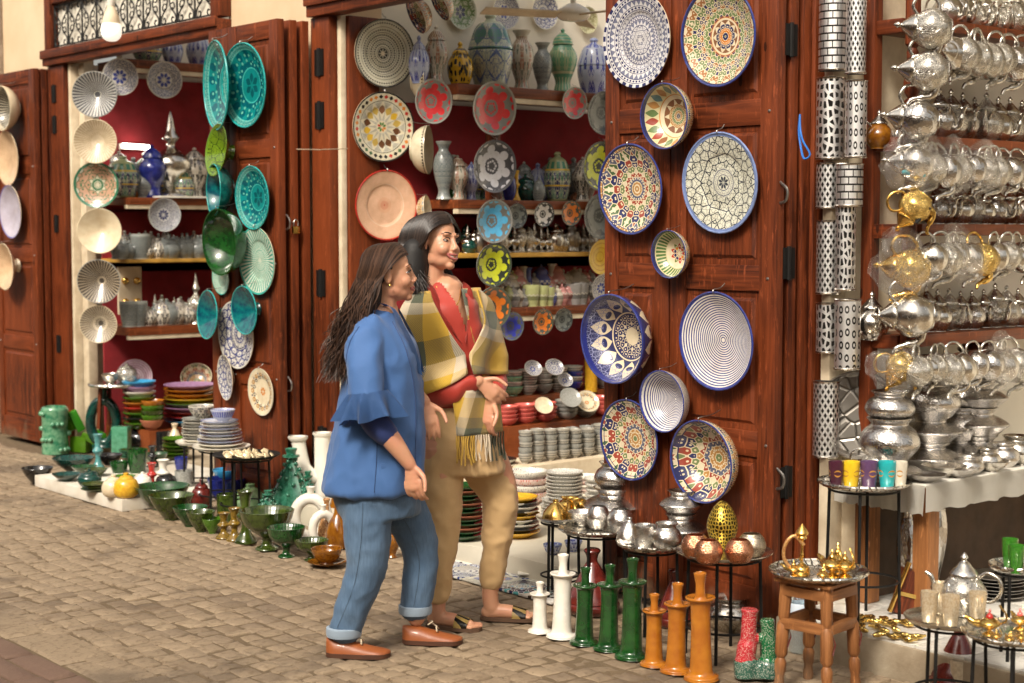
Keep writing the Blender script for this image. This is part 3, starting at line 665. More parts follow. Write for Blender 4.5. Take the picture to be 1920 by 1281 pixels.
# dishes on the far left door
rib2 = pat('tan_ringed_dish', (.66, .46, .29), [('rings', .1, .97, 17, (.54, .35, .2), .3)])
for a in [('bowl', 2, 203, 84, pat('dark_rayed_bowl', (.45, .40, .30), [('ray', .1, .9, 40, BK, .3)]), CRG, 'dark rayed bowl with cream foot on the far left door'), ('dish', 12, 297, 102, rib2, CRG, 'tan ringed dish on the far left door'),
          ('dish', 18, 397, 100, pat('lilac_ringed_dish', (.52, .48, .55), [('rings', .1, .95, 17, (.36, .33, .45), .3), ('ring', .95, 1.1, 0, (.2, .18, .4))]), CRG, 'lilac ringed dish on the far left door'), ('cone', 6, 500, 88, rib2, CRG, 'peach ribbed bowl with round foot, lowest on the far left door')]:
    hang(a[0], a[1], a[2], a[3], a[4], a[5], None, a[6], n=(0, -1, -.05), Y=4.80)
# middle shop post
bwz = pat('black_white_zigzag_plate', (.58, .55, .42), [('tri', .0, .16, 8, BK), ('ring', 0, .06, 0, CR)]+[('diamond', a, a+.075, n_, BK) for a, n_ in ((.24, 26), (.36, 36), (.50, 48), (.64, 56), (.84, 70))]+[('ring', a, a+.012, 0, BK) for a in (.19, .33, .46, .6, .76, .93)]+[('ring', .955, 1.2, 0, BK)])
starf = pat('star_flower_plate', (.52, .50, .40), [('ring', 0, .70, 0, (.50, .48, .40)), ('rings', .2, .70, 34, (.3, .29, .25), .4), ('petal', .16, .74, 14, (.66, .6, .44)), ('petal', .36, .62, 14, [YE, BRN, (.5, .35, .08), (.12, .05, .02)]), ('ring', 0, .17, 0, CR), ('petal', .02, .15, 8, [GN, RD, OR]), ('ring', .735, .75, 0, BK), ('ring', .75, .95, 0, (.62, .57, .42)), ('diamond', .78, .93, 32, [OR, (.05, .12, .05), BK, RD]), ('ring', .955, 1.2, 0, BK)])
salm = pat('salmon_ringed_plate', (.72, .42, .27), [('rings', .22, .92, 34, (.78, .52, .36), .5), ('ring', .60, .615, 0, (.8, .6, .45)), ('ring', 0, .13, 0, (.66, .32, .2)), ('ring', 0, .02, 0, RD), ('ring', .965, 1.2, 0, (.62, .12, .07))])
zigo = pat('cream_bowl_zigzag_edge', (.66, .58, .42), [('tri', .84, .97, 46, BK)], zmode=1.45)
for a in [('plate', 722, 100, 128, bwz, 'black and cream zigzag plate, top of the middle shop post', None), ('plate', 720, 238, 131, starf, 'star flower plate with diamond border on the middle shop post', None), ('plate', 725, 385, 130, salm, 'salmon plate with red rim above the women', REDG)]:
    hang(a[0], a[1], a[2], a[3], a[4], CRG, a[6], a[5], n=(1, -.12, -.03), X=-7.36)
for a in [('bowl', 804, 150, 90, 'upper cream bowl with zigzag edge, seen from outside'), ('bowl', 804, 281, 92, 'lower cream bowl with zigzag edge, seen from outside')]:
    hang(a[0], a[1], a[2], a[3], CRG, zigo, None, a[4], n=(.75, .66, .0), X=-7.30)
chk = pat('coloured_check_bowl', (.6, .55, .42), [('kal', .05, .9, (24, 6), [RD, NV, OR, (.6, .55, .4), (.6, .55, .42)], .08)], zmode=1.35)
hang('bowl', 780, 30, 72, multi('top_bowl_inside', 9, 6), chk, None, 'checked bowl hanging under the beam of the middle shop', n=(-.3, -1, -.5), Y=5.2)
hang('bowl', 825, 12, 60, multi('top_bowl_inside', 9, 6), chk, None, 'second checked bowl under the beam, cut by the picture top', n=(-.3, -1, -.6), Y=5.3)
hang('bowl', 802, 392, 52, CRG, mulo, None, 'small patterned bowl hanging beside the salmon plate', n=(.8, .6, .1), X=-7.2)
# floral dishes on the middle shelves
def flor(nm, c, bgc=(.10, .10, .10)): return pat(nm, bgc, [('spots', .32, .9, (6, 2.6), c, .42), ('spots', .0, .34, (5, 6.5), c, .28), ('ring', .93, 1.1, 0, tuple(q*1.6 for q in bgc))])
fr, fg, fb, fy, fo, fbl, fd, fw2 = flor('red_floral_dish', (.62, .03, .035), (.20, .20, .18)), flor('grey_floral_dish', (.52, .52, .56), (.06, .06, .07)), flor('blue_floral_dish', (.09, .40, .68), (.16, .16, .15)), flor('lime_floral_dish', (.55, .60, .03), (.03, .04, .03)), flor('orange_floral_dish', (.65, .17, .02), (.06, .07, .05)), flor('cobalt_floral_dish', (.03, .04, .34), (.07, .08, .09)), flor('dark_floral_dish', (.12, .13, .12), (.04, .045, .045)), flor('white_floral_dish', (.62, .6, .58), (.05, .05, .05))
for a in [(814, 190, 84, fr, 'red floral dish peeping out behind the cream bowl'), (928, 203, 101, fr, 'large red floral dish in the middle shop'), (1078, 193, 60, fr, 'small red floral dish on the right of the middle shop'), (1134, 212, 82, fd, 'dark dish beside the tall door edge, top of the right column'),
          (1130, 312, 94, fy, 'lime and black floral dish beside the tall door edge'), (929, 312, 99, fg, 'grey and white spotted dish under the large red one'), (928, 415, 83, fb, 'sky blue floral dish in the middle shop'), (970, 405, 47, fd, 'small dark dish right of the sky blue one'),
          (1021, 402, 47, fw2, 'small white-spotted dish under the second shelf'), (1072, 400, 47, fo, 'small orange floral dish under the second shelf'), (1130, 405, 88, fd, 'dark spotted dish beside the tall door edge, below the lime one'), (927, 497, 82, fy, 'lime floral dish under the sky blue one'),
          (1130, 482, 66, pat('yellow_ring_dish', YE, [('rings', .2, .9, 4, (.5, .25, .02), .2)]), 'plain yellow dish beside the tall door edge'), (1131, 541, 54, lacep, 'white dish with blue dots beside the tall door edge'), (926, 577, 80, fo, 'large orange floral dish below the lime one'), (961, 612, 54, fbl, 'cobalt spotted dish hanging beside the large orange one'),
          (1019, 604, 49, fo, 'small orange dish hanging from the lowest shelf'), (1057, 600, 44, fd, 'small dark dish hanging from the lowest shelf')]:
    hang('dish', a[0], a[1], a[2], a[3], GREYG, None, a[4], n=(1, -.05, -.06), X=-7.015, spin=rnd.uniform(0, 6))
wallp = multi('wall_plate_mosaic', 8, 4)
for i, (px, py, h, m_, l) in enumerate([(868, 22, 66, pat('green_wall_plate', (.5, .52, .4), [('lace', .2, .9, (6, 3), (.12, .2, .06), .12), ('petal', 0, .4, 6, NV)]), 'green and cream wall plate above the big jars'), (950, 22, 66, lacep, 'grey flower wall plate behind the big jar'), (1023, 22, 66, blwh, 'blue leafy wall plate near the ceiling fan'), (1103, 38, 50, pat('gold_wall_plate', (.5, .48, .3), [('lace', .2, .9, (5, 3), (.25, .22, .1), .1)]), 'pale green wall plate behind the ceiling fan')]):
    hang('dish', px, py, h, m_, CRG, None, l, n=(1, 0, -.05), X=-7.455)
# ------------------------------------------------------------------ pottery library
def P_(s): return prof(s, 3)
K = {  # unit height: body profile, lid profile
 'jar': ([(0, 0), (.2, 0), (.22, .03), (.31, .22), (.34, .45), (.27, .64), (.2, .7)], [(.215, .7), (.2, .76), (.12, .83), (.06, .87), (.05, .9), (.065, .94), (.03, .99), (0, 1)]),
 'tallvase': ([(0, 0), (.17, 0), (.16, .05), (.13, .16), (.2, .34), (.25, .55), (.21, .74), (.12, .85), (.13, .92), (.19, 1), (.16, .99), (.1, .9), (0, .86)], None),
 'covjar': ([(0, 0), (.16, 0), (.15, .1), (.14, .2), (.24, .42), (.26, .58), (.18, .72), (.16, .75)], [(.19, .75), (.16, .84), (.07, .92), (.03, .94), (.04, .97), (0, 1)]),
 'bigjar': ([(0, 0), (.24, 0), (.3, .12), (.37, .35), (.38, .48), (.36, .52)], [(.39, .52), (.36, .6), (.28, .78), (.2, .86), (.1, .9), (.08, .93), (.1, .96), (.06, 1), (0, 1)]),
 'squatjar': ([(0, 0), (.3, 0), (.36, .05), (.48, .3), (.46, .52), (.36, .66)], [(.38, .66), (.32, .76), (.16, .84), (.06, .88), (.07, .95), (0, 1)]),
 'pumpkin': ([(0, 0), (.3, 0), (.46, .15), (.5, .4), (.42, .65), (.28, .75)], [(.3, .75), (.22, .84), (.1, .88), (.11, .96), (0, 1)]),
 'cup': ([(0, 0), (.3, 0), (.33, .05), (.4, .5), (.44, 1), (.40, .99), (.36, .5), (.3, .1), (0, .08)], None),
 'cylinder': ([(0, 0), (.36, 0), (.38, .03), (.38, .97), (.37, 1), (.33, .99), (.33, .1), (0, .08)], None),
 'spool': ([(0, 0), (.24, 0), (.25, .06), (.12, .22), (.1, .4), (.2, .5), (.2, .56), (.11, .66), (.14, .9), (.2, 1), (.16, .98), (.08, .8), (0, .78)], None),
 'tower': ([(0, 0), (.155, 0), (.165, .012), (.16, .035), (.125, .05), (.108, .1), (.098, .3), (.092, .5), (.095, .66), (.108, .735), (.138, .755), (.142, .772), (.13, .78), (.07, .765), (.052, .775), (.047, .82), (.045, .9), (.06, .985), (.058, 1), (.045, .995), (.034, .9), (0, .89)], None),
 'pot': ([(0, 0), (.42, 0), (.5, .06), (.68, .3), (.7, .48), (.6, .7), (.46, .82), (.44, .88), (.54, 1), (.5, 1), (.4, .9), (.36, .8), (0, .6)], None),
 'flatpot': ([(0, 0), (.55, 0), (.6, .06), (.8, .25), (1.0, .42), (.98, .5), (.7, .68), (.5, .76), (.5, .86), (.64, 1), (.6, 1), (.46, .88), (0, .7)], None),
 'globe': ([(0, 0), (.35, 0), (.5, .1), (.62, .35), (.64, .55), (.54, .82), (.4, .97), (.38, 1), (.36, .97), (.5, .8), (.58, .5), (.5, .2), (0, .1)], None),
 'openbowl': ([(0, 0), (.4, 0), (.42, .06), (.48, .1), (1.0, .6), (1.25, .97), (1.26, 1), (1.2, .99), (.9, .6), (.4, .25), (0, .2)], None),
 'bowl': ([(0, 0), (.45, 0), (.47, .1), (.75, .3), (.98, .75), (1.05, 1), (1.0, 1), (.9, .7), (.6, .3), (0, .2)], None),
 'footbowl': ([(0, 0), (.3, 0), (.3, .05), (.16, .12), (.14, .28), (.22, .36), (.6, .62), (.74, .97), (.75, 1), (.7, .99), (.52, .66), (.2, .45), (0, .42)], None),
 'tagine': ([(0, 0), (.36, 0), (.5, .08), (.52, .16), (.46, .2)], [(.49, .2), (.44, .3), (.3, .5), (.16, .72), (.1, .8), (.12, .9), (.16, .96), (.1, 1), (0, .99)]),
 'bottle': ([(0, 0), (.2, 0), (.27, .1), (.28, .3), (.2, .5), (.09, .68), (.08, .9), (.11, .97), (.1, 1), (.06, .99), (0, .95)], None),
 'dome': ([(0, 0), (.9, 0), (.95, .08), (.8, .4), (.4, .75), (.2, .86), (.2, .95), (.16, 1), (0, 1)], None),
 'ewer': ([(0, 0), (.2, 0), (.18, .06), (.06, .14), (.1, .2), (.22, .34), (.2, .46), (.07, .56), (.05, .62), (.1, .68), (.06, .76), (.03, .9), (0, 1)], None),
 'egg': ([(0, 0), (.14, 0), (.16, .04), (.27, .2), (.35, .42), (.33, .62), (.22, .84), (.1, .96), (0, 1)], None),
 'stackplate': ([(0, 0), (.55, 0), (.6, .1), (.95, .75), (1.0, 1), (.95, .95), (.6, .4), (0, .35)], None),
}
def potmesh(kind, part, n=28, flute=None):
    return lathe(P_(K[kind][part]), n, 1, None, 45, flute)
def pot(kind, p, h, m, label, cat, name=None, ws=1.0, m2=None, group=None, rot=None, flute=None, n=28):
    name = name or cat.replace(' ', '_')
    q = rot or rz(rnd.uniform(0, 6.28))
    b, l = K[kind]
    if l:
        t = tag(empty(name, p, q), label, cat, group); t.scale = (h*ws, h*ws, h)
        obj('body', potmesh(kind, 0, n, flute), m, t); obj('lid', potmesh(kind, 1, n), m2 or m, t)
        return t
    o = obj(name, potmesh(kind, 0, n, flute), m, None, p, q, (h*ws, h*ws, h))
    return tag(o, label, cat, group)
def gp(px, py, Z=0.0): return at(px, py, Z=Z)
def spot(kind, px, py, hpx, m, label, cat, Z=0.0, X=None, wpx=None, **kw):
    """stand a pot with its base at a pixel, on height Z (or on the plane X at height Z)"""
    if X is not None: p = at(px, py, X=X); p.z = Z
    else: p = gp(px, py, Z)
    h = hpx*mpp(p); ws = 1.0
    if wpx: ws = wpx*mpp(p)/(2*max(a for a, b in K[kind][0])*h)
    return pot(kind, p, h, m, label, cat, ws=ws, **kw)
def stack(px, py, wpx, n, hpx, ms, label, where, Z=0.0, X=None, kind='stackplate', cat='plate', taper=0.0, group=None, over=.0):
    if X is not None: p = at(px, py, X=X); p.z = Z
    else: p = gp(px, py, Z)
    s = mpp(p); th = hpx*s/n
    for i in range(n):
        r_ = wpx*s/2*(1-taper*i/n)*rnd.uniform(.985, 1.015); m = ms[i % len(ms)] if isinstance(ms, list) else ms
        mx = max(a for a, b in K[kind][0]); hh = th*(1.25+over)
        o = obj(cat.replace(' ', '_'), potmesh(kind, 0, 28), m, None, p+Vector((rnd.uniform(-.004, .004), rnd.uniform(-.004, .004), i*th)), rz(rnd.uniform(0, 6)), (r_/mx, r_/mx, hh))
        tag(o, (label+', '+nth(i, n, 'bottom')+' of '+where) if n > 1 else label, cat, group or 'dishes stacked in '+where)
    return p+Vector((0, 0, n*th))
def zone(nm, base, layers, **kw): return pat(nm, base, layers, zmode=1.0, **kw)
BWJ = zone('black_white_small_jar', (.64, .61, .53), [('kal', .05, .95, (8, 5), [(.58, .55, .47), NV, BK, (.55, .5, .42), DG, (.6, .56, .48)], .05)])
GRJ = zone('green_yellow_jar', (.30, .34, .18), [('kal', .05, .6, (9, 4), [(.05, .16, .1), (.4, .4, .2), NV, (.12, .25, .18), (.5, .5, .36)], .06), ('ring', .3, .33, 0, YE), ('ring', .62, .65, 0, YE), ('ray', .66, .8, 12, (.05, .2, .12), .3)])
BGJ = zone('blue_green_big_jar', (.45, .52, .42), [('petal', .05, .5, 7, (.10, .16, .36)), ('petal', .12, .44, 7, (.5, .52, .4)), ('ring', .5, .54, 0, (.08, .25, .18)), ('petal', .56, .86, 7, (.06, .22, .18)), ('lace', .05, .85, (7, 5), (.10, .14, .3), .05)])
BRJ = zone('brown_white_tall_jar', (.50, .45, .36), [('kal', .05, .8, (8, 5), [(.5, .45, .36), BRN, (.15, .17, .14), (.5, .46, .38), (.35, .14, .08), (.52, .48, .4)], .05), ('check', .8, .9, 20, BRN)])
BLJ = zone('blue_white_jar', (.28, .33, .55), [('kal', .05, .95, (8, 4), [(.05, .07, .35), (.12, .16, .5), (.4, .45, .6), (.04, .05, .28), (.45, .48, .62)], .05)])
GYJ = zone('grey_dot_vase', (.32, .34, .32), [('lace', .05, .95, (14, 8), (.07, .09, .1), .1)])
GNJ = zone('sea_green_jar', (.10, .30, .18), [('ray', .05, .25, 16, (.4, .45, .3), .2), ('ring', .30, .34, 0, (.45, .47, .3)), ('kal', .35, .7, (10, 6), [(.08, .28, .17), (.12, .35, .2), (.35, .42, .25), (.3, .4, .24)], .05), ('rings', .72, .95, 20, (.35, .42, .25), .3)])
YBJ = zone('yellow_black_jar', (.62, .38, .02), [('spots', .1, .8, (5, 4), BK, .34), ('rings', .0, .1, 20, BK, .3), ('ring', .8, .84, 0, BK)])
def palm(nm, c): return zone(nm, c, [('ring', .3, .5, 0, tuple(q*.45 for q in c)), ('check', .5, .6, 12, (.6, .56, .48))])
pinkj, creamj, greyj, limej, bluej = palm('pink_tea_jar', (.60, .28, .26)), palm('cream_tea_jar', (.60, .55, .44)), palm('grey_tea_jar', (.34, .33, .32)), palm('pale_lime_tea_jar', (.45, .48, .22)), palm('blue_tea_jar', (.10, .12, .35))

def shelfrow(X, z, px0, px1, n, kinds, hs, ms, what, cat, back=0.0, jitter=3):
    for i in range(n):
        px = px0+(px1-px0)*(i+.5)/n+rnd.uniform(-jitter, jitter)
        k = rnd.choice(kinds); nm, m = rnd.choice(ms)
        spot(k, px, 400, rnd.uniform(*hs), m, f'{nm} {cat}, {nth(i, n)} in {what}', cat, Z=z, X=X-back, group=what)
# left shop shelves
X1 = -10.32
shelfrow(X1, 2.75, 255, 400, 3, ['jar', 'bigjar', 'squatjar'], (50, 62), [('dark grey', GYJ), ('dark blue', BLJ), ('grey patterned', GRJ)], 'the high row over the lace plates', 'jar')
for k, px, h, m, l, c in [('bigjar', 232, 78, GRJ, 'dark ornate lidded jar left of the blue vase on the left shop shelf', 'jar'), ('covjar', 287, 100, COBALT, 'cobalt blue covered vase on the second shelf of the left shop', 'vase'), ('pumpkin', 256, 42, ORANGE, 'orange glazed pot beside the cobalt vase', 'pot'), ('ewer', 322, 165, SILVER, 'tall silver finial ornament on the left shop shelf', 'ornament'), ('tallvase', 316, 70, SILVERE, 'silver vase in front of the tall finial ornament', 'vase'), ('covjar', 366, 96, BWJ, 'black and white lantern-shaped jar on the right of the second shelf', 'jar'), ('jar', 270, 58, GYJ, 'grey dotted jar between the ornate jar and the silver vase', 'jar'), ('jar', 345, 60, GRJ, 'green jar beside the lantern-shaped jar', 'jar'), ('jar', 212, 60, BWJ, 'patterned jar at the left end of the second shelf', 'jar')]:
    spot(k, px, 400, h, m, l, c, Z=1.80, X=X1-rnd.uniform(0, .1))
TUBE = G('lit_fluorescent_tube'); TUBE.color((.9, .9, .85)); TUBE.b.inputs['Emission Color'].default_value = (1, .97, .88, 1); TUBE.b.inputs['Emission Strength'].default_value = 5
tl = thing('tube_lamp', 'short lit white tube lamp against the red cloth of the left shop', 'lamp', at(255, 275, X=-10.56))
obj('tube', tube([(0, -.10, .004), (0, .10, -.004)], .018, 10), TUBE.m, tl); obj('bracket', box((-.05, -.11, -.02), (-.018, .11, .02), .003), WHITEG, tl)
obj('sheet', 0 or cached('pap', lambda: box((0, 0, 0), (.12, .62, .012))), WHITEG, s1, (-10.29, 5.33, 1.801))
shelfrow(X1+.04, 1.372, 208, 398, 19, ['jar', 'cup', 'covjar', 'squatjar'], (34, 46), [('black and white', BWJ), ('grey patterned', GYJ)], 'the left shop yellow shelf row', 'jar')
shelfrow(X1+.04, .90, 236, 398, 14, ['cup', 'jar', 'squatjar', 'cup'], (36, 52), [('black and white', BWJ), ('grey', GYJ)], 'the row above the left plate stacks', 'jar')
spot('ewer', 365, 400, 98, SILVERE, 'tiered silver candle holder on the lower left shop shelf', 'candle holder', Z=.90, X=X1+.06, wpx=34)
pq = thing('gold_plaque', 'cream board with four brass knobs on the lower left shop shelf', 'plaque', at(243, 545, X=-10.5))
obj('board', box((-.012, -.09, -.17), (.012, .09, .17), .004), CREAM, pq)
for a in (-.045, .045):
    for b in (-.08, .07): obj('knob', lathe(prof([(0, .04), (.022, .03), (.026, .01), (.02, 0)])), BRASS, pq, (.012, a, b), Quaternion((0, 1, 0), R(90)))
shelfrow(X1-.1, 1.372, 212, 398, 14, ['covjar', 'jar'], (42, 54), [('pale grey', GYJ), ('black and white', BWJ)], 'the rear left yellow shelf row', 'jar')
shelfrow(X1-.1, .90, 280, 398, 9, ['covjar', 'jar', 'ewer'], (46, 62), [('silver', SILVERE), ('black and white', BWJ)], 'the rear row above the left stacks', 'jar')
shelfrow(X1-.12, 1.80, 215, 398, 8, ['covjar', 'jar', 'tallvase'], (66, 92), [('dark green', GRJ), ('grey', GYJ), ('silver', SILVERE)], 'the rear row of the second left shelf', 'jar')
# middle shop, top shelf
X2 = -7.16
for k, px, h, w_, m, l, c in [('bigjar', 920, 140, 84, BGJ, 'big blue and green lidded jar on the top shelf', 'jar'), ('tallvase', 978, 112, 46, BRJ, 'brown and cream tall vase beside the big jar', 'vase'), ('tallvase', 1017, 92, 38, GYJ, 'narrow grey vase with flared neck on the top shelf', 'vase'), ('covjar', 1055, 122, 54, GNJ, 'sea green covered vase on the top shelf', 'vase'), ('bigjar', 1113, 108, 62, BLJ, 'blue and white lidded jar next to the tall door', 'jar'), ('jar', 863, 84, 50, YBJ, 'yellow and black jar on the top shelf', 'jar'), ('covjar', 818, 110, 46, BRJ, 'brown patterned covered vase at the left of the top shelf', 'vase'), ('jar', 786, 90, 40, BLJ, 'pale blue jar half hidden behind the zigzag plate', 'jar')]:
    spot(k, px, 170, h, m, l, c, Z=2.385, X=X2-.03, wpx=w_)
for k, px, h, w_, m, l, c in [('tallvase', 832, 108, 40, GYJ, 'grey vase on the second shelf above the smiling woman', 'vase'), ('covjar', 858, 84, 42, BRJ, 'brown covered jar on the second shelf near the cream bowl', 'jar'), ('covjar', 884, 72, 30, BLJ, 'blue covered jar left of the grey spotted dish', 'jar'), ('bigjar', 1045, 92, 52, GRJ, 'green and yellow lidded jar on the second shelf', 'jar'), ('covjar', 1092, 84, 40, BWJ, 'dark and white covered jar near the tall door', 'jar'), ('squatjar', 985, 52, 46, TEALD, 'low dark teal box-like pot on the second shelf', 'pot'), ('jar', 1010, 46, 26, GYJ, 'small grey jar beside the low teal pot', 'jar'), ('pumpkin', 852, 28, 30, GREENG, 'small green glazed pot on the second shelf', 'pot'), ('jar', 955, 64, 28, COBALT, 'cobalt jar behind the grey spotted dish', 'jar'), ('pumpkin', 1078, 18, 20, COPPER, 'tiny copper pot in front of the dark covered jar', 'pot'), ('spool', 968, 56, 16, YEL, 'yellow candlestick on the second shelf', 'candlestick')]:
    spot(k, px, 380, h, m, l, c, Z=1.745, X=X2-rnd.uniform(-.06, .04), wpx=w_)
shelfrow(-7.30, 1.745, 830, 1112, 12, ['covjar', 'jar', 'tallvase'], (66, 92), [('grey', GYJ), ('dark green', GRJ), ('brown patterned', BRJ), ('blue', BLJ)], 'the rear row of the second middle shelf', 'jar')
shelfrow(-7.28, 1.445, 868, 1112, 13, ['covjar', 'jar'], (48, 60), [('pewter', STEEL), ('dark', TEALD)], 'the rear row of the middle yellow shelf', 'jar')
shelfrow(X2+.04, 1.445, 868, 1112, 19, ['jar', 'ewer', 'ewer', 'covjar'], (42, 58), [('silver', SILVER), ('engraved silver', SILVERE), ('pewter grey', STEEL)], 'the silver row on the middle yellow shelf', 'ornament')
spot('squatjar', 880, 470, 30, TEALD, 'dark green pot beside the smiling face', 'pot', Z=1.445, X=X2+.05)
cols5 = [('pink', pinkj), ('cream', creamj), ('grey', greyj), ('pale lime', limej), ('blue', bluej)]
shelfrow(X2-.08, 1.13, 935, 1112, 17, ['covjar', 'jar', 'bottle', 'covjar'], (58, 76), cols5, 'the back row of the lowest shelf', 'tea jar', jitter=2)
shelfrow(X2+.06, 1.13, 938, 1112, 17, ['jar', 'bottle', 'covjar', 'cup'], (32, 44), cols5, 'the front row of the lowest shelf', 'tea jar', jitter=2)
# tiered stand under the shelves
ts = thing('tiered_bench', 'low white stepped bench of pottery under the middle shelves', 'bench')
for x, z in ((-6.62, .28), (-6.92, .46), (-7.12, .60)): obj('step', box((-7.395, 5.62+z*.05, .102), (x, 8.1, z), .004), CREAM if z < .3 else WDY, ts)
bwd = zone('grey_stacked_bowl', (.40, .38, .33), [('rings', .2, .9, 4, (.16, .16, .15), .4)])
for i, px in enumerate((985, 1008, 1032, 1055, 1078, 1102, 1126)):
    stack(px, 850-rnd.uniform(0, 8), 27, 5, 48+rnd.uniform(-6, 8), [bwd, GREYG], 'small grey bowl', f'the front bench stack {nth(i, 7)}', Z=.28, X=-6.72, kind='bowl', cat='bowl', over=.6)
for i, px in enumerate((1000, 1025, 1048, 1072, 1098, 1120)):
    stack(px, 820, 25, 4, 40, [bwd, GREYG], 'grey bowl', f'the rear bench stack {nth(i, 6)}', Z=.28, X=-6.85, kind='bowl', cat='bowl', over=.6)
for i, (px, m, nm) in enumerate([(950, PINKG, 'coral'), (985, PINKG, 'coral'), (1022, PINKG, 'coral'), (1062, GREYG, 'grey'), (1098, bwd, 'pale grey'), (1128, PINKG, 'coral')]):
    stack(px, 780, 44, 4, 30, m, f'{nm} bowl', f'the middle step stack {nth(i, 6)}', Z=.46, X=-7.0, kind='bowl', cat='bowl', over=.6)
for i, (px, m, nm) in enumerate([(962, GNJ, 'pale green'), (990, bwd, 'grey'), (1018, GREYG, 'mottled'), (1046, bwd, 'grey'), (1075, COBALT, 'cobalt blue'), (1130, GREYG, 'mottled')]):
    stack(px, 735, 38, 4, 38, [m, bwd], f'{nm} bowl', f'the top step stack {nth(i, 6)}', Z=.60, X=-7.2, kind='bowl', cat='bowl', over=.6)
spot('cylinder', 1108, 735, 60, YEL, 'mustard yellow cylinder vase at the bench end', 'vase', Z=.60, X=-7.15, wpx=24)
for i, (px, py, h) in enumerate([(1000, 690, 34), (1040, 688, 36), (1070, 745, 42), (1102, 752, 46), (1020, 760, 36), (1060, 712, 30)]):
    hang('dish', px, py, h, [lacep, blwh, GREYG, speck, CRG, lacep][i], CRG, None, f'pale dish leaning among the bench bowls, {nth(i, 6)}', n=(.75, -.3, .6), X=-7.08 if py < 730 else -6.9, hook=False, name='leaning_dish', cat='dish')
# ceiling fan
fp = at(1075, 40, X=-6.3)
fan = thing('ceiling_fan', 'white ceiling fan with flat blades in the middle shop', 'fan', fp)
obj('hub', lathe(prof([(0, 0), (.06, .005), (.09, .03), (.08, .06), (.03, .09), (.015, .1), (.015, .6)], 3)), WHITEG, fan)
bl_ = box((.08, -.05, .03), (.5, .05, .038), .003)
for a in (10, 130, 250): obj('blade', bl_, CREAM, fan, None, rz(R(a))@Quaternion((1, 0, 0), R(12)))
# ------------------------------------------------------------------ goods on the ground, left shop
sb = tag(obj('display_slab', box((-9.38, 4.03, 0), (-8.2, 5.0, .07), .006), mat('chalky_white_slab', (.70, .66, .58), (.58, .52, .42), rough=.8, scale=5, bump=.3)), 'low white slab carrying green pots before the left shop', 'slab')
SZ = .07
def cactus():
    bm = bmesh.new(); bm_lathe(bm, P_([(0, 0), (.26, 0), (.3, .05), (.28, .5), (.3, .95), (.29, 1), (.24, .98), (.23, .1), (0, .08)]), 24)
    for i in range(24):
        a, z = i*2.4, .1+.8*(i % 8)/7
        m_ = Matrix.Translation((.3*math.cos(a), .3*math.sin(a), z)) @ Matrix.Scale(.065, 4)
        bmesh.ops.create_icosphere(bm, subdivisions=1, radius=1, matrix=m_)
    return fin(bm, 'cactus', 1, True, 60)
p = gp(104, 850); h = 84*mpp(p)
tag(obj('knobbed_vase', cactus(), mat('speckled_sea_green_glaze', (.02, .16, .08), (.16, .34, .2), rough=.15, coat=.5, scale=9), None, p, None, h), 'sea green vase covered in knobs beside the far left door', 'vase')
p = gp(262, 842, .05); p.z += 40*mpp(p); h = 64*mpp(p)
tag(obj('knobbed_vase', cactus(), BLACKG, None, p, None, h*.9), 'black knobbed vase among the green pots', 'vase')
def ringvase(px, py, hpx, m, label, Z=0, wid=.30, r=.085, tilt=0, yaw=0):
    bm = bmesh.new(); pts = [(wid*math.cos(a), 0, .42+.36*math.sin(a)) for a in [2*math.pi*i/28 for i in range(29)]]
    bm_tube(bm, pts, r, 12); bm_lathe(bm, [(0, .76), (.085, .76), (.07, .84), (.065, .93), (.09, 1), (.06, .99), (0, .9)], 16); bm_lathe(bm, [(0, 0), (.2, 0), (.2, .03), (.12, .09), (0, .12)], 16)
    p = gp(px, py, Z)
    return tag(obj('ring_vase', fin(bm, 'ring', 1, True, 60), m, None, p, rz(YAW+R(10)+yaw), hpx*mpp(p)), label, 'vase')
ringvase(195, 838, 112, TEALD, 'dark teal ring-shaped vase with narrow neck', .05, .22)
for k, (dx, m) in enumerate(((150, LIME), (170, mat('bright_green_glaze', (.05, .28, .02), rough=.15, coat=.5)))):
    p = gp(dx, 848-k*3, 0); s = mpp(p)
    o = thing('angular_vase', ['lime green angular vase next to the knobbed vase', 'bright green angular vase behind the lime one'][k], 'vase', p, rz(.5+k), s)
    for a, b, r_ in (((-18, -7, 0), (18, 7, 30), 0), ((-6, -6, 26), (26, 6, 38), .5), ((-8, -6, 40), (8, 6, 74+k*8), -.5)):
        obj('limb', box(a, b, 2), m, o, (0, 0, 6*abs(r_)), Quaternion((0, 1, 0), r_*.9))
p = gp(228, 850, .05); s = mpp(p)
tag(obj('block_vase', fin(bm_box(bm_box(bmesh.new(), (-16*s, -10*s, 0), (16*s, 10*s, 50*s), .004), (-14*s, -8*s, 49*s), (14*s, 8*s, 51*s)), 'b', 1, True, 40), mat('crackled_mint_glaze', (.10, .32, .20), (.05, .2, .11), rough=.2, coat=.4, scale=25), None, p, rz(YAW)), 'mint green block vase with crackled glaze', 'vase')
for k, px, py, h, w_, m, l, c in [
 ('pumpkin', 262, 842, 46, 52, BLACKG, 'shiny black lobed pot under the knobbed black vase', 'pot'), ('tagine', 328, 845, 52, 42, CRG, 'cream tagine left of the stacked white plates', 'tagine'), ('tagine', 348, 842, 44, 34, CRG, 'smaller cream tagine touching the stacked plates', 'tagine'),
 ('cylinder', 300, 845, 36, 40, BLACKG, 'short black cylinder vase behind the slab', 'vase'), ('cylinder', 278, 835, 34, 36, WHITEG, 'white cylinder pot behind the slab', 'pot')]:
    spot(k, px, py, h, m, l, c, Z=.05, wpx=w_)
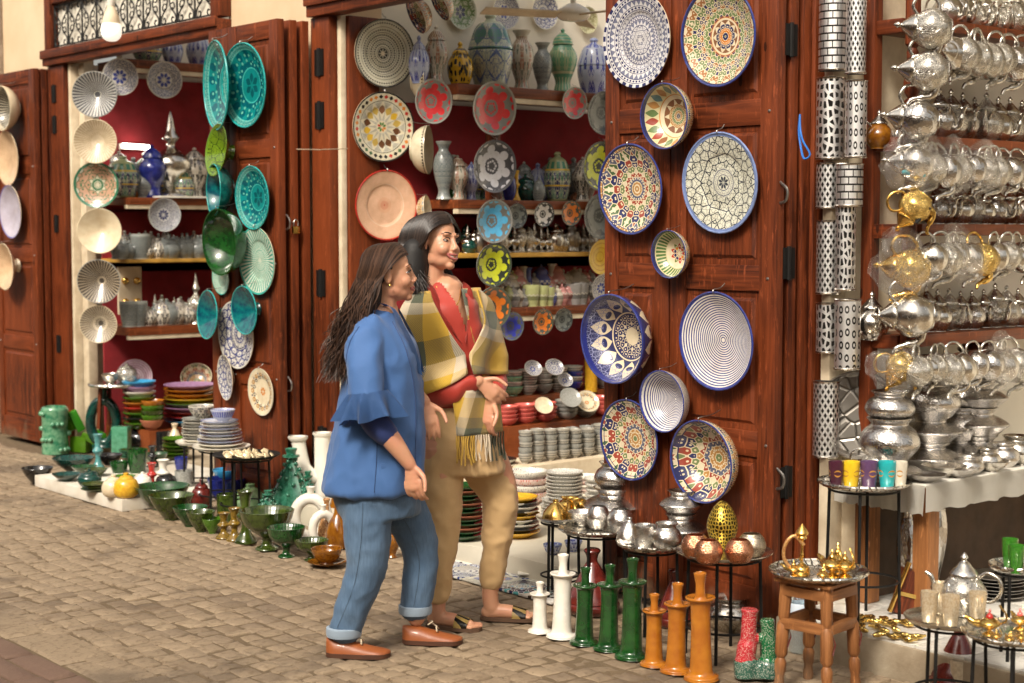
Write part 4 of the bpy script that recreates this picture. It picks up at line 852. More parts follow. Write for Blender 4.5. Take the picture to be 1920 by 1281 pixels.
stack(286, 800, 44, 5, 46, [TERRA, LIME, OLIVEG, LIME, ORANGE], 'striped colour bowl', 'the bowl stack behind the black pots', Z=.2, X=-10.0, kind='bowl', cat='bowl', over=.8)
stack(357, 800, 98, 9, 74, [SKYB, REDG, MAROON, PURPLE, LIME, YEL, ORANGE, ORANGE, PURPLE], 'big coloured plate', 'the bright plate stack by the left door', Z=.2, X=-10.1)
stack(262, 808, 62, 9, 86, [LIME, BLACKG, LIME, REDG, ORANGE, LIME, WHITEG, PURPLE, SKYB], 'coloured plate', 'the dark plate stack left of the bright one', Z=.2, X=-10.15)
rt = thing('round_table', 'small dark round table with tray at the back of the left shop', 'table', at(222, 796, X=-10.3)); rt.location.z = .2; s = mpp(rt.location)
obj('top', lathe([(0, 0), (.2, 0), (.205, .01), (.2, .02), (0, .02)]), SILVERE, rt, (0, 0, 78*s)); 
for a in range(4): obj('leg', tube([(.15*math.cos(a*1.57), .15*math.sin(a*1.57), 0), (.13*math.cos(a*1.57), .13*math.sin(a*1.57), 78*s)], .014, 6), WD, rt)
hang('plate', 252, 706, 66, pat('mauve_ring_plate', (.55, .42, .46), [('rings', .1, .95, 8, (.35, .18, .28), .45)]), CRG, None, 'mauve ringed plate leaning at the back of the left shop', n=(.8, -.5, .25), X=-10.4, hook=False, name='leaning_plate')
hang('bowl', 368, 706, 58, multi('leaning_bowl_inside', 9, 5), mulo, None, 'mosaic bowl lying on its side behind the bright plate stack', n=(.6, -.4, .5), X=-10.35, hook=False, name='leaning_bowl')
spot('pumpkin', 238, 716, 36, SILVERE, 'small silver teapot body on the back tray', 'pot', Z=.2+78*s+.02, X=-10.3, wpx=40); spot('bowl', 207, 716, 18, SILVER, 'small silver bowl on the back tray', 'bowl', Z=.2+78*s+.02, X=-10.28, wpx=34)
MUST = mat('mustard_glaze', (.24, .14, .012), (.1, .06, .006), rough=.15, coat=.5)
# on the slab
gm = [('dark green', GREENG), ('olive green', OLIVEG), ('teal green', TEALD)]
for k, px, py, h, w_, m, l, c in [
 ('openbowl', 125, 902, 14, 54, TEALD, 'flat dark teal bowl at the left end of the slab', 'bowl'), ('squatjar', 168, 912, 34, 44, TEALD, 'round teal lidded jar on the slab', 'jar'), ('spool', 184, 880, 66, 24, mat('pale_teal_glaze', (.05, .2, .2), (.1, .3, .3), rough=.2, coat=.4), 'tall pale teal candlestick on the slab', 'candlestick'),
 ('cup', 258, 886, 42, 38, GREENG, 'deep green cup in the middle of the slab', 'cup'), ('cup', 224, 886, 20, 34, GREENG, 'low green cup beside the deep green cup', 'cup'), ('openbowl', 205, 872, 20, 50, BLACKG, 'black bowl behind the teal candlestick', 'bowl'), ('openbowl', 292, 872, 22, 46, GREENG, 'green bowl at the back of the slab', 'bowl'),
 ('pumpkin', 213, 931, 42, 44, CRG, 'cream lidded jar beside the yellow pumpkin jar', 'jar'), ('pumpkin', 237, 933, 48, 48, YEL, 'yellow pumpkin-shaped lidded jar on the slab corner', 'jar'), ('pumpkin', 268, 918, 34, 34, WHITEG, 'white lidded jar behind the yellow pumpkin jar', 'jar'),
 ('spool', 285, 914, 46, 24, REDG, 'red candlestick on the slab', 'candlestick'), ('spool', 306, 914, 52, 30, WHITEG, 'white candlestick beside the red one', 'candlestick'), ('pumpkin', 312, 914, 30, 40, BLACKG, 'black jar in front of the white candlestick', 'jar'), ('cylinder', 345, 912, 28, 34, GREYG, 'grey cylinder pot on the slab', 'pot'),
 ('cup', 340, 884, 26, 26, COBALT, 'small cobalt blue cup on the slab', 'cup'), ('spool', 286, 876, 40, 22, BLACKG, 'black candlestick behind the red one', 'candlestick'), ('openbowl', 232, 906, 14, 44, LIME, 'lime green dish between cup and yellow jar', 'dish'), ('openbowl', 180, 893, 14, 44, OLIVEG, 'olive dish behind the teal jar', 'dish'), ('openbowl', 158, 888, 14, 48, GREENG, 'green dish near the slab edge', 'dish')]:
    spot(k, px, py, h, m, l, c, Z=SZ, wpx=w_)
stack(178, 921, 50, 3, 14, OLIVEG, 'olive green plate', 'the low olive stack at the slab edge', Z=SZ)
stack(250, 860, 56, 4, 16, GREENG, 'green plate', 'the low green stack at the slab back', Z=SZ); stack(330, 862, 52, 6, 40, [OLIVEG, LIME], 'green plate', 'the lime and olive stack under the plate stand', Z=.05)
spot('openbowl', 70, 907, 30, BLACKG, 'dark glazed bowl on the ground left of the slab', 'bowl', wpx=58); spot('openbowl', 138, 884, 26, TEALD, 'dark scalloped bowl behind the slab end', 'bowl', Z=.05, wpx=78, flute=(30, .015), n=80)
for px, py, h, w_, m, l in [(304, 955, 44, 104, GREENG, 'wide dark green bowl, largest of the bowl row'), (322, 974, 46, 84, OLIVEG, 'olive brown bowl in front of the wide dark one'), (357, 986, 36, 66, GREENG, 'bright green bowl, third in the bowl row'), (377, 997, 38, 54, OLIVEG, 'small green bowl beside the candlesticks'), (398, 1000, 28, 40, LIME, 'smallest lime bowl at the end of the bowl row')]:
    spot('openbowl', px, py, h, m, l, 'bowl', wpx=w_)
for k, px, py, h, w_, m, l, c, fl_ in [
 ('spool', 420, 1009, 48, 30, MUST, 'short mustard candlestick, leftmost of three', 'candlestick', None), ('spool', 440, 1014, 62, 30, MUST, 'middle mustard brown candlestick of three', 'candlestick', None), ('spool', 461, 1018, 98, 40, OLIVEG, 'tall olive candlestick, rightmost of three', 'candlestick', None), ('cylinder', 426, 976, 48, 38, OLIVEG, 'olive cylinder vase behind the candlesticks', 'vase', None), ('jar', 378, 958, 62, 40, MAROON, 'dark lidded jar under the plate stands', 'jar', None),
 ('footbowl', 501, 1030, 74, 102, OLIVEG, 'large olive footed bowl with crimped edge', 'bowl', (40, .012)), ('footbowl', 537, 1044, 56, 72, GREENG, 'smaller bright green footed bowl with crimped edge', 'bowl', (34, .014)), ('footbowl', 584, 1050, 38, 64, OLIVEG, 'dark crimped bowl beside the woman in jeans', 'bowl', (30, .014)),
 ('dome', 470, 958, 52, 86, mat('pale_green_dome_glaze', (.06, .16, .04), (.2, .3, .15), rough=.2, coat=.4, scale=4), 'green domed tagine lid on the ground', 'lid', None), ('bowl', 425, 945, 48, 72, COBALT, 'navy blue bowl under the shell stand', 'bowl', None),
 ('bottle', 613, 1018, 84, 34, mat('speckled_brown_glaze', (.20, .06, .02), (.6, .35, .15), rough=.2, coat=.4, scale=30), 'speckled brown bottle vase behind the jeans', 'vase', None), ('bottle', 634, 1028, 100, 46, AMBER, 'amber bottle half hidden by the jeans', 'vase', None), ('bottle', 636, 985, 100, 40, AMBER, 'taller amber bottle behind the other amber one', 'vase', None), ('tallvase', 735, 1045, 50, 30, AMBER, 'small amber vase seen between the legs in jeans', 'vase', None)]:
    spot(k, px, py, h, m, l, c, wpx=w_, flute=fl_, n=96 if fl_ else 28)
spot('bowl', 425, 900, 20, SKYB, 'sky blue bowl nested in the navy bowl', 'bowl', Z=48*mpp(gp(425, 945))*.8, wpx=52)
sa = spot('openbowl', 613, 1062, 10, AMBER, 'mustard saucer beside the jeans', 'saucer', wpx=72); spot('bowl', 613, 1056, 28, AMBER, 'mustard bowl standing on its saucer', 'bowl', wpx=60, Z=.012)
ringvase(583, 1012, 100, WHITEG, 'white ring-shaped vase, larger of two', 0, .30, .11); ringvase(606, 1024, 78, WHITEG, 'white ring-shaped vase, smaller in front', 0, .27, .11, yaw=.5)
# white cactus candelabrum
p = gp(596, 962); s = mpp(p)
bm = bmesh.new(); bm_tube(bm, spl([(8*s, 0, 0), (10*s, 0, 60*s), (10*s, 0, 146*s)], 4), [17*s]*4+[16*s]*5, 14); bm_tube(bm, spl([(10*s, 0, 70*s), (-6*s, 0, 68*s), (-24*s, 0, 84*s), (-31*s, 0, 110*s), (-36*s, 0, 140*s)], 5), 13.5*s, 14)
for x, z in ((10*s, 143*s), (-36*s, 136*s)): 
    b2 = bm_lathe(bmesh.new(), [(0, 0), (15*s, 0), (19*s, 5*s), (19*s, 9*s), (14*s, 9*s), (10*s, 2*s), (0, 0)], 16); bmesh.ops.translate(b2, verts=b2.verts, vec=(x, 0, z)); t_ = bpy.data.meshes.new('t'); b2.to_mesh(t_); b2.free(); bm.from_mesh(t_)
tag(obj('candelabrum', fin(bm, 'candelabrum', 1, True, 50), WHITEG, None, p, rz(YAW+R(10))), 'white forked cactus-shaped candle holder behind the woman in blue', 'candle holder')
# spiky green pyramids
def pyramid(px, py, hpx, w_, m, label):
    p = gp(px, py); s = mpp(p); h = hpx*s; w2 = w_*s/2; bm = bmesh.new()
    bm_lathe(bm, [(w2*.9, 0), (w2*.95, .08*h), (w2*.55, .42*h), (w2*.2, .74*h), (w2*.13, .8*h)], 24, None, (8, .1)); bm_lathe(bm, [(w2*.13, .8*h), (w2*.12, .84*h), (w2*.3, .88*h), (w2*.3, .91*h), (w2*.16, .92*h), (w2*.22, h), (w2*.12, .97*h), (0, .9*h)], 16)
    r_ = random.Random(px)
    for i in range(46):
        t = (i+.5)/46*.8; rr = w2*(.95-1.0*t); a = i*2.4
        bmesh.ops.create_icosphere(bm, subdivisions=1, radius=w2*.085, matrix=Matrix.Translation((rr*math.cos(a), rr*math.sin(a), t*h+.02)))
    return tag(obj('pyramid_candlestick', fin(bm, 'pyr', 1, True, 60), m, None, p), label, 'candle holder')
GSP = mat('speckled_bottle_green', (.008, .09, .05), (.05, .2, .13), rough=.2, coat=.5, scale=30)
pyramid(547, 972, 132, 108, GSP, 'tallest speckled green pyramid candle holder'); pyramid(503, 985, 66, 74, GSP, 'small speckled green pyramid left of the tall one'); pyramid(578, 975, 92, 60, GSP, 'middle speckled green pyramid right of the tall one')
# ------------------------------------------------------------------ iron stands with trays
def stand(px, py, hz, r, label, n=4, Z=0.0, loc=None):
    p = loc or gp(px, py, Z); t = thing('iron_stand', label, 'stand', p)
    for i in range(n):
        a = 2*math.pi*(i+.35)/n
        obj('leg', tube([(r*.80*math.cos(a), r*.80*math.sin(a), 0), (r*.74*math.cos(a), r*.74*math.sin(a), hz-.004)], .0065, 6), IRON, t)
    for z, k in ((hz-.008, .76), (hz*.3, .78)): obj('ring', fin(bm_tube(bmesh.new(), [(r*k*math.cos(a), r*k*math.sin(a), z) for a in [2*math.pi*i/24 for i in range(25)]], .0045, 6), 'ring', 1), IRON, t)
    return p+Vector((0, 0, hz))
def tray(p, r, m, label, edge=True):
    pr = [(0, .006), (r*.8, .006), (r*.9, .011), (r*.99, .02), (r, .021), (r, .017), (r*.9, .005), (r*.78, 0), (0, 0)]
    t = thing('tray', label, 'tray', p)
    obj('plate', lathe(pr, 64, 1, None, 40, (32, .008) if edge else None), m, t)
    if edge: obj('rim', lathe([(r*.985, .018), (r*1.0, .026), (r*1.012, .02), (r*1.0, .016)], 64, 1, None, 40, (32, .008)), m, t)
    return p.z+.008
def traystand(px, py_tray, wpx, Ypl, m, lab_t, lab_s, n=4, edge=True, Zg=0.0):
    p = at(px, py_tray, Y=Ypl); r = wpx/2*mpp(p)
    stand(0, 0, p.z-Zg, r, lab_s, n, loc=Vector((p.x, p.y, Zg)))
    return tray(p, r, m, lab_t, edge), r, p
def on(px, py, z, kind, h, w_, m, l, c, **kw): return spot(kind, px, py, h, m, l, c, Z=z, wpx=w_, **kw)
z, r, p = traystand(368, 833, 78, 4.62, WHITEG, 'white platter on the iron stand left of the shells', 'black iron stand under the grey plate stack', 3, False)
tz = stack(372, 829, 62, 8, 44, [WHITEG, GREYG], 'white and grey plate', 'the left iron stand stack', Z=z); spot('bowl', 380, 785, 24, BWJ, 'patterned bowl topping the grey plate stack', 'bowl', Z=tz.z, wpx=54)
z, r, p = traystand(415, 842, 108, 4.45, WHITEG, 'wide white platter on the middle iron stand', 'black iron stand under the white plate stack', 4, False)
pwb = pat('pale_blue_plate', (.55, .58, .66), [('ring', .9, 1.1, 0, (.3, .35, .55))])
tz = stack(413, 837, 88, 8, 48, [WHITEG, pwb], 'pale blue and white plate', 'the stack under the blue bowl', Z=z, taper=.22); spot('bowl', 418, 790, 22, zone('blue_striped_bowl', (.45, .48, .62), [('ray', .4, .9, 30, (.08, .1, .4), .3)]), 'small blue striped bowl on top of the pale plates', 'bowl', Z=tz.z, wpx=46)
z, r, p = traystand(462, 858, 126, 4.40, IRON, 'round dark tray heaped with shells', 'black iron stand under the shell tray', 4, False)
SHELL = mat('golden_shell', (.62, .46, .22), (.8, .7, .5), rough=.3, scale=20, metal=.3)
shm = lathe(prof([(0, 0), (.5, .05), (.8, .3), (.6, .5), (.2, .62), (0, .6)]), 10, flute=(5, .12))
for i in range(26):
    a, q = i*2.4, r*.75*math.sqrt((i+.5)/26); sz = rnd.uniform(.018, .03)
    tag(obj('shell', shm, SHELL, None, (p.x+q*math.cos(a), p.y+q*math.sin(a), z+rnd.uniform(0, .012)), Quaternion((rnd.random(), rnd.random(), rnd.random(), 1)).normalized(), sz), 'small golden shell heaped on the dark round tray', 'shell', 'shells on the dark tray')
def tomesh(o):
    ws = bpy.data.scenes['workshop']; ws.collection.objects.link(o); ws.view_layers[0].update(); dg = ws.view_layers[0].depsgraph; me = bpy.data.meshes.new_from_object(o.evaluated_get(dg)); n = bpy.data.objects.new('lettering', me); link(n)
    n.parent = o.parent; n.location = o.location; n.rotation_euler = o.rotation_euler; bpy.data.objects.remove(o); return n
# ------------------------------------------------------------------ teapots
TB = P_([(0, 0), (.2, 0), (.22, .03), (.3, .13), (.36, .28), (.35, .42), (.26, .56), (.2, .62), (.22, .64)])
TL = P_([(.225, .64), (.21, .68), (.13, .77), (.08, .83), (.045, .86), (.04, .89), (.06, .92), (.03, .97), (0, 1)])
def teapot(p, h, m, label, rot=None, mb=None, group=None, bag=None, name='teapot', cat='teapot', tassel=None):
    t = thing(name, label, cat, p, rot or rz(rnd.uniform(0, 6.28)), h, group)
    obj('body', lathe(TB, 24), mb or m, t); obj('lid', lathe(TL, 20), m, t)
    obj('spout', cached('spout', lambda: tube(spl([(.26, 0, .16), (.42, 0, .22), (.47, 0, .40), (.52, 0, .56), (.61, 0, .62)], 4), [.085]*4+[.065]*5+[.04]*5+[.034]*3, 8)), m, t)
    obj('handle', cached('handle', lambda: tube(spl([(-.2, 0, .58), (-.36, 0, .70), (-.54, 0, .62), (-.58, 0, .42), (-.46, 0, .26), (-.33, 0, .24)], 4), .03, 7)), m, t)
    if bag is not None: obj('plastic_bag', BAGS[bag % 3], BAGM, t, (0, 0, .45))
    if tassel: obj('tassel', lathe(prof([(0, 0), (.04, .0), (.045, -.2), (.06, -.42), (0, -.42)], 3), 8), tassel, t, (.2, .2, .6))
    return t
gB_ = G('clear_plastic_bag'); tr = gB_.n('ShaderNodeBsdfTransparent'); tr.inputs[0].default_value = (.985, .985, .985, 1); gs = gB_.n('ShaderNodeBsdfGlossy'); gs.inputs['Roughness'].default_value = .06; gs.inputs[0].default_value = (.95, .95, .95, 1)
lw = gB_.n('ShaderNodeLayerWeight'); lw.inputs[0].default_value = .45; mx_ = gB_.n('ShaderNodeMixShader')
wr = gB_.noise(7, 5, None, .7, 1.5); bpn = gB_.n('ShaderNodeBump'); bpn.inputs['Strength'].default_value = 1; bpn.inputs['Distance'].default_value = .06; gB_.lk(wr, bpn.inputs['Height']); gB_.lk(bpn.outputs[0], gs.inputs['Normal']); gB_.lk(bpn.outputs[0], lw.inputs['Normal'])
gB_.lk((E(gB_.nt, lw.outputs['Facing'])*.38+.02), mx_.inputs[0]); gB_.lk(tr.outputs[0], mx_.inputs[1]); gB_.lk(gs.outputs[0], mx_.inputs[2]); gB_.lk(mx_.outputs[0], gB_.out.inputs[0])
BAGM = gB_.m
def bagmesh(seed):
    r_ = random.Random(seed); bm = bmesh.new(); bmesh.ops.create_icosphere(bm, subdivisions=3, radius=1)
    c = [Vector((r_.gauss(0, 1), r_.gauss(0, 1), r_.gauss(0, 1))).normalized() for _ in range(26)]
    for v in bm.verts:
        n = v.co.normalized(); d = max(n.dot(q) for q in c)
        k = .30+.17*(d-.7)/.3+r_.uniform(-.02, .02)
        v.co = Vector((n.x*k*1.25, n.y*k*.95, n.z*k*1.35))
        if n.x < -.75: v.co.x -= .25*(-n.x-.75)/.25; v.co.z += .1
    return fin(bm, 'bag', 1, True, 22)
BAGS = [bagmesh(i) for i in range(3)]
def hangrot(dirv, roll=0):                       # hung by its handle: handle up, lid pointing along dirv
    Z = Vector(dirv); Z.z = 0; Z.normalize(); Xl = Vector((0, 0, -1)); Y = Z.cross(Xl)
    q = Matrix((Xl, Y, Z)).transposed().to_quaternion()
    return Quaternion(Z, roll) @ q
XR = -3.74; SILV = [('polished silver', SILVER, SILVERE), ('plain silver', SILVER, SILVER), ('engraved silver', SILVERE, SILVERE), ('hammered silver', SILVER, HAM)]
LFT = Vector((-.35, -.94, 0))
# standing rows
for z, px0, px1, n, hp, nm in [(2.37, 1760, 1925, 7, 84, 'the top standing row'), (1.93, 1725, 1925, 9, 90, 'the second standing row'), (1.60, 1745, 1925, 8, 78, 'the third standing row'), (1.18, 1730, 1925, 9, 82, 'the lowest standing row')]:
    for i in range(n):
        px = px0+(px1-px0)*(i+.5)/n; p = at(px, 300, X=XR+rnd.uniform(-.03, .02)); p.z = z; h = hp*rnd.uniform(.85, 1.1)*mpp(p)
        nm_, m, mb = rnd.choice(SILV)
        teapot(p, h, m, f'{nm_} teapot, {nth(i, n)} of {nm}', rz(R(rnd.uniform(-60, 60)-40)), mb, 'silver teapots standing on the rack')
# hanging rows
for zc, px0, px1, n, hp, bagp, nm in [(2.37, 1765, 1930, 7, 88, 0, 'the highest hanging row'), (1.93, 1735, 1930, 8, 84, .3, 'the second hanging row'), (1.60, 1735, 1930, 8, 86, .35, 'the bagged third row'), (1.18, 1715, 1930, 8, 84, .35, 'the lowest bagged row')]:
    for i in range(n):
        px = px0+(px1-px0)*(i+.5)/n+rnd.uniform(-4, 4); p = at(px, 300, X=-3.58+rnd.uniform(-.01, .02)); h = hp*rnd.uniform(.9, 1.1)*mpp(p)
        bag = rnd.randrange(3) if rnd.random() < bagp else None
        gold = (nm.startswith('the bagged') and i == 4)
        p.z = zc-.03-.60*h*.97
        m, mb = (BRASS, BRASSE) if gold else rnd.choice(SILV)[1:]
        d_ = LFT+Vector((rnd.uniform(-.1, .7), 0, 0)); q = hangrot(d_, rnd.uniform(-.25, .25))
        teapot(p-d_.normalized()*.35*h, h, m, f'{"gold" if gold else "silver"} teapot{" in a clear bag" if bag is not None else ""}, {nth(i, n)} of {nm}', q, mb, 'teapots hanging on the rack', bag)
# pots hung at the rack's end, lids pointing to the street
for px, py, h, m, mb, bag, l, sl_ in [(1728, 52, 118, SILVER, SILVERE, None, 'large silver teapot, topmost at the rack end, lid pointing left', .12), (1722, 132, 118, SILVER, SILVERE, None, 'silver teapot with red knob, second at the rack end', .1), (1702, 222, 120, SILVER, HAM, None, 'silver teapot, third at the rack end above the bagged one', .15), (1700, 305, 108, SILVER, SILVER, 0, 'bagged teapot with teal tassel at the rack end', .1), (1706, 400, 96, BRASS, BRASSE, None, 'golden teapot with black tassel at the rack end', -.9), (1688, 502, 116, BRASS, BRASSE, 1, 'gold teapot in a clear bag at the rack end', .1), (1690, 592, 128, SILVER, SILVER, None, 'long silver teapot lying sideways at the lower rack end', .0), (1682, 700, 92, BRASS, BRASSE, 2, 'gold teapot in a bag, lowest at the rack end', -1.0)]:
    p = at(px, py, Y=4.93); hh = h*.9*mpp(p); d_ = (-RT)
    q = hangrot(d_, 0); 
    q = Quaternion(FW, sl_) @ q
    ax = q @ Vector((0, 0, 1))
    teapot(p-ax*.5*hh, hh, m, l, q, mb, None, bag, tassel={0: mat('teal_tassel', (.02, .3, .36), rough=.8)}.get(bag) if py < 350 else (mat('black_tassel', (.01, .01, .01), rough=.8) if py == 400 else None))
teapot(at(1648, 250, Y=5.0)-Vector((0, 0, .06)), .15, SILVER, 'small silver pot with amber belly behind the rack post', rz(1), AMBER)
teapot(at(1634, 618, Y=5.0)-Vector((0, 0, .04)), .19, SILVER, 'upright silver teapot behind the rack end', rz(2.5), SILVER)
# perforated silver sconces
def perf(nm, kind):
    if nm in mats: return mats[nm]
    g = G(nm); x, y, z = g.xyz(); th = y._m('ARCTAN2', x); v = g.vec(th*.085, z)
    if kind == 'lattice': a = ((th*.085+z)*27).fract(); b = ((th*.085-z)*27).fract(); hole = (a-.5).abs().lt(.29)*(b-.5).abs().lt(.29)
    elif kind == 'maze': a = g.n('ShaderNodeTexBrick'); a.inputs['Scale'].default_value = 9; a.inputs['Mortar Size'].default_value = .03; g.lk(v, a.inputs['Vector']); hole = E(g.nt, a.outputs['Fac']).gt(.5)
    elif kind == 'flower': d = E(g.nt, g.vor(30, v, 'DISTANCE_TO_EDGE', '2D', rand=.55)); hole = d.gt(.2)
    else: d = E(g.nt, g.vor(22, v, 'F1', '2D', rand=.2)); hole = d.lt(.33)*d.gt(.16)
    edge = (z.gt(.012))*(z.lt(.20)) if False else 1.0
    hole = hole*z.gt(.01)
    g.color((.93, .92, .90)); g.setp(metal=1.0, rough=.42, alpha=(hole*-1.0+1.0)); mats[nm] = g.m; return g.m
PM = [perf('lattice_cut_silver', 'lattice'), perf('maze_cut_silver', 'maze'), perf('flower_cut_silver', 'flower'), perf('dot_cut_silver', 'dot')]
sconces = [(1562, -8, 134, 52, 1, 0), (1604, -8, 140, 36, 0, 1), (1557, 147, 300, 52, 2, 0), (1604, 152, 297, 38, 3, 1), (1553, 306, 392, 44, 0, 0), (1592, 307, 388, 48, 1, 1), (1553, 413, 552, 44, 0, 0), (1584, 386, 545, 36, 2, 1), (1552, 567, 662, 42, 2, 0), (1588, 560, 693, 46, 3, 1), (1548, 713, 857, 46, 0, 0)]
words = ['maze', 'lattice', 'honeycomb', 'scroll']
for i, (px, y0, y1, w_, k, cidx) in enumerate(sconces):
    b = at(px, y1, Y=4.90-.03*cidx); s = mpp(b); hgt = (y1-y0)*s; rr = w_/2*s*1.05
    t = thing('wall_sconce', ['maze-cut silver sconce at the top of the left row', 'lattice-cut silver sconce at the top of the right row', 'honeycomb-cut silver sconce, second in the left row', 'scroll-cut silver sconce, second in the right row', 'short lattice silver sconce, third in the left row', 'short maze-cut silver sconce, third in the right row', 'tall diamond lattice sconce, fourth in the left row', 'flower-cut sconce with pointed foot, fourth in the right row', 'short flower-cut sconce, fifth in the left row', 'quatrefoil-cut sconce, lowest in the right row', 'diamond lattice sconce, lowest of all above the cups tray'][i], 'sconce', b, rz(R(-55)))
    n_ = 18; V = np.array([[(rr*math.cos(a), rr*math.sin(a), z_) for z_ in (0, hgt*.5, hgt)] for a in np.linspace(-1.75, 1.75, n_)])
    obj('shade', grid_mesh(V), PM[k], t)
    obj('dark_hole_sheet', box((-.03, -rr*.9, .002), (-.02, rr*.9, hgt-.002)), mat('painted_hole_shade', (.02, .016, .012), rough=.8), t)  # added dark sheet, shade inside the cut-outs put into its colour
    for z_ in (.004, hgt-.004): obj('band', fin(bm_tube(bmesh.new(), [(rr*math.cos(a), rr*math.sin(a), z_) for a in np.linspace(-1.75, 1.75, n_)], .004, 5), 'band', 1), SILVER, t)
# ------------------------------------------------------------------ table of hammered silver
tb = thing('cloth_table', 'table covered in white oilcloth below the silver teapots', 'table')
CLOTH = mat('white_oilcloth', (.70, .68, .62), (.6, .57, .5), rough=.4, scale=4, bump=.15)
TZ = .64; TX = -3.50
bm = bm_box(bmesh.new(), (-3.92, 4.93, TZ-.012), (TX, 6.9, TZ), .004)
obj('top', fin(bm, 'top', 1, True, 40), CLOTH, tb)
nv = 60; V = np.array([[(-3.92+i/24*(TX+3.92), 4.925-.006*math.sin(i*1.9)*j, TZ-.004-j*.055+(.004*math.sin(i*2.3) if j == 2 else 0)) for j in range(3)] for i in range(25)]); obj('cloth_front', grid_mesh(V, thick=.002), CLOTH, tb)
V = np.array([[(TX+.004+.006*math.sin(i*1.1)*j, 4.925+i/60*1.97, TZ-.004-j*.05+(.004*math.sin(i*1.7) if j == 2 else 0)) for j in range(3)] for i in range(61)]); obj('cloth_side', grid_mesh(V, thick=.002), CLOTH, tb)
obj('under_table_shade', box((-3.868, 5.06, .132), (-3.85, 6.9, TZ-.03)), mat('painted_table_shade', (.09, .055, .032), rough=.8), tb)  # added dark brown sheet, stands in for the shade under the table
for x, y in ((-3.83, 5.02), (-3.56, 5.02), (-3.56, 6.2), (-3.86, 6.2)): obj('leg', box((x-.035, y-.035, .132), (x+.035, y+.035, TZ-.014), .004), WP, tb)
def silverstack(px, X, items, where):
    p = at(px, 800, X=X); z = TZ
    for i, (kind, hpx, wpx) in enumerate(items):
        s = mpp(p); h = hpx*s
        pot(kind, Vector((p.x, p.y, z)), h, HAM, f'hammered silver pot, {nth(i, len(items), "bottom")} of the {where}', 'pot', ws=wpx*s/(2*max(a for a, b in K[kind][0])*h), group='hammered silver pots', n=36)
        z += h*.93
silverstack(1668, -3.66, [('flatpot', 42, 120), ('pot', 78, 112), ('pot', 56, 92)], 'front pot stack')
silverstack(1745, -3.72, [('flatpot', 52, 118), ('flatpot', 54, 118), ('pot', 70, 110), ('pot', 50, 88)], 'second pot stack')
silverstack(1800, -3.76, [('flatpot', 48, 100), ('pot', 60, 98), ('pot', 54, 86), ('pot', 50, 76)], 'third pot stack')
silverstack(1835, -3.70, [('flatpot', 52, 112), ('flatpot', 56, 110), ('flatpot', 52, 104), ('flatpot', 48, 96), ('flatpot', 46, 84)], 'tall pot stack on the right')
for i, (px, dx, k, h, w_) in enumerate([(1770, .09, 'openbowl', 22, 84), (1815, .1, 'pot', 34, 60), (1850, .09, 'pot', 40, 56), (1880, .08, 'pot', 44, 62), (1905, .05, 'pot', 50, 70), (1800, .14, 'openbowl', 18, 70), (1860, .13, 'openbowl', 20, 66), (1735, .12, 'openbowl', 16, 80), (1915, .1, 'openbowl', 22, 70)]):
    spot(k, px, 880, h, HAM if i % 2 else SILVER, f'silver serving bowl at the table edge, {nth(i, 9)}', 'bowl', Z=TZ, X=TX-.16+dx, wpx=w_, group='silver bowls at the table edge')
p = at(1612, 855, Y=5.0); p.z = TZ
t = thing('oval_tray', 'dark engraved tray leaning upright beside the silver pots', 'tray', at(1610, 778, Y=4.99), Vector((.55, -.8, .12)).normalized().to_track_quat('Z', 'Y')); s = mpp(t.location)
obj('plate', lathe([(0, 0), (70*s, 0), (76*s, .012), (80*s, .012), (80*s, .004), (0, -.006)], 48), DKTRAY, t); obj('rim', lathe([(77*s, .012), (80*s, .02), (83*s, .012), (80*s, .002)], 48), STEEL, t)
# cups tray
z, r, p = traystand(1620, 913, 172, 4.78, SILVERE, 'silver tray of coloured tea glasses before the table', 'tall black iron stand under the tea glass tray', 4, True, .13)
def cupm(nm, c): return pat(nm, c, [('dot', .3, .7, 5, tuple(q*.5+.2 for q in c))], zmode=1.0)
for px, w_, c, l in [(1568, 30, (.06, .015, .03), 'dark plum tea glass, leftmost on the tray'), (1595, 34, (.72, .48, .02), 'yellow tea glass with gold circles'), (1629, 34, (.10, .05, .12), 'purple tea glass with gold circles'), (1663, 34, (.02, .36, .38), 'turquoise tea glass with gold circles'), (1688, 26, (.6, .55, .45), 'clear pale tea glass, rightmost on the tray')]:
    spot('cup', px, 913, 46, pat('tea_glass_'+l.split()[0], c, [('dot', .35, .8, 4, (.45, .22, .04)), ('dot', .45, .7, 4, c)], zmode=1.0), l, 'tea glass', Z=z, wpx=w_)
teapot(Vector((p.x-.02, p.y+.10, z)), .17, SILVER, 'silver teapot behind the coloured tea glasses', rz(.4), SILVERE)
# ------------------------------------------------------------------ front trays
z, r, p = traystand(1050, 976, 92, 4.52, SILVER, 'small tray of brass pots beside the khaki trousers', 'thin black stand under the brass pots', 3, False)
for px, py, h, w_, k, l in [(1042, 974, 38, 52, 'dome', 'brass cone pot at the front of the small tray'), (1080, 968, 30, 36, 'cup', 'brass cup on the small tray'), (1068, 960, 28, 44, 'pot', 'round brass pot at the back of the small tray')]: on(px, py, z, k, h, w_, BRASS, l, 'pot')
z, r, p = traystand(1118, 998, 144, 4.50, SILVERE, 'left silver tray heaped with hammered pots', 'black stand under the left silver tray', 4)
for px, py, h, w_, k, l in [(1122, 992, 44, 44, 'globe', 'small silver globe pot at the front left of the left tray'), (1164, 998, 44, 52, 'globe', 'small silver globe pot at the front right of the left tray'), (1092, 985, 26, 56, 'openbowl', 'silver bowl at the left edge of the left tray')]: on(px, py, z, k, h, w_, HAM, l, 'pot')
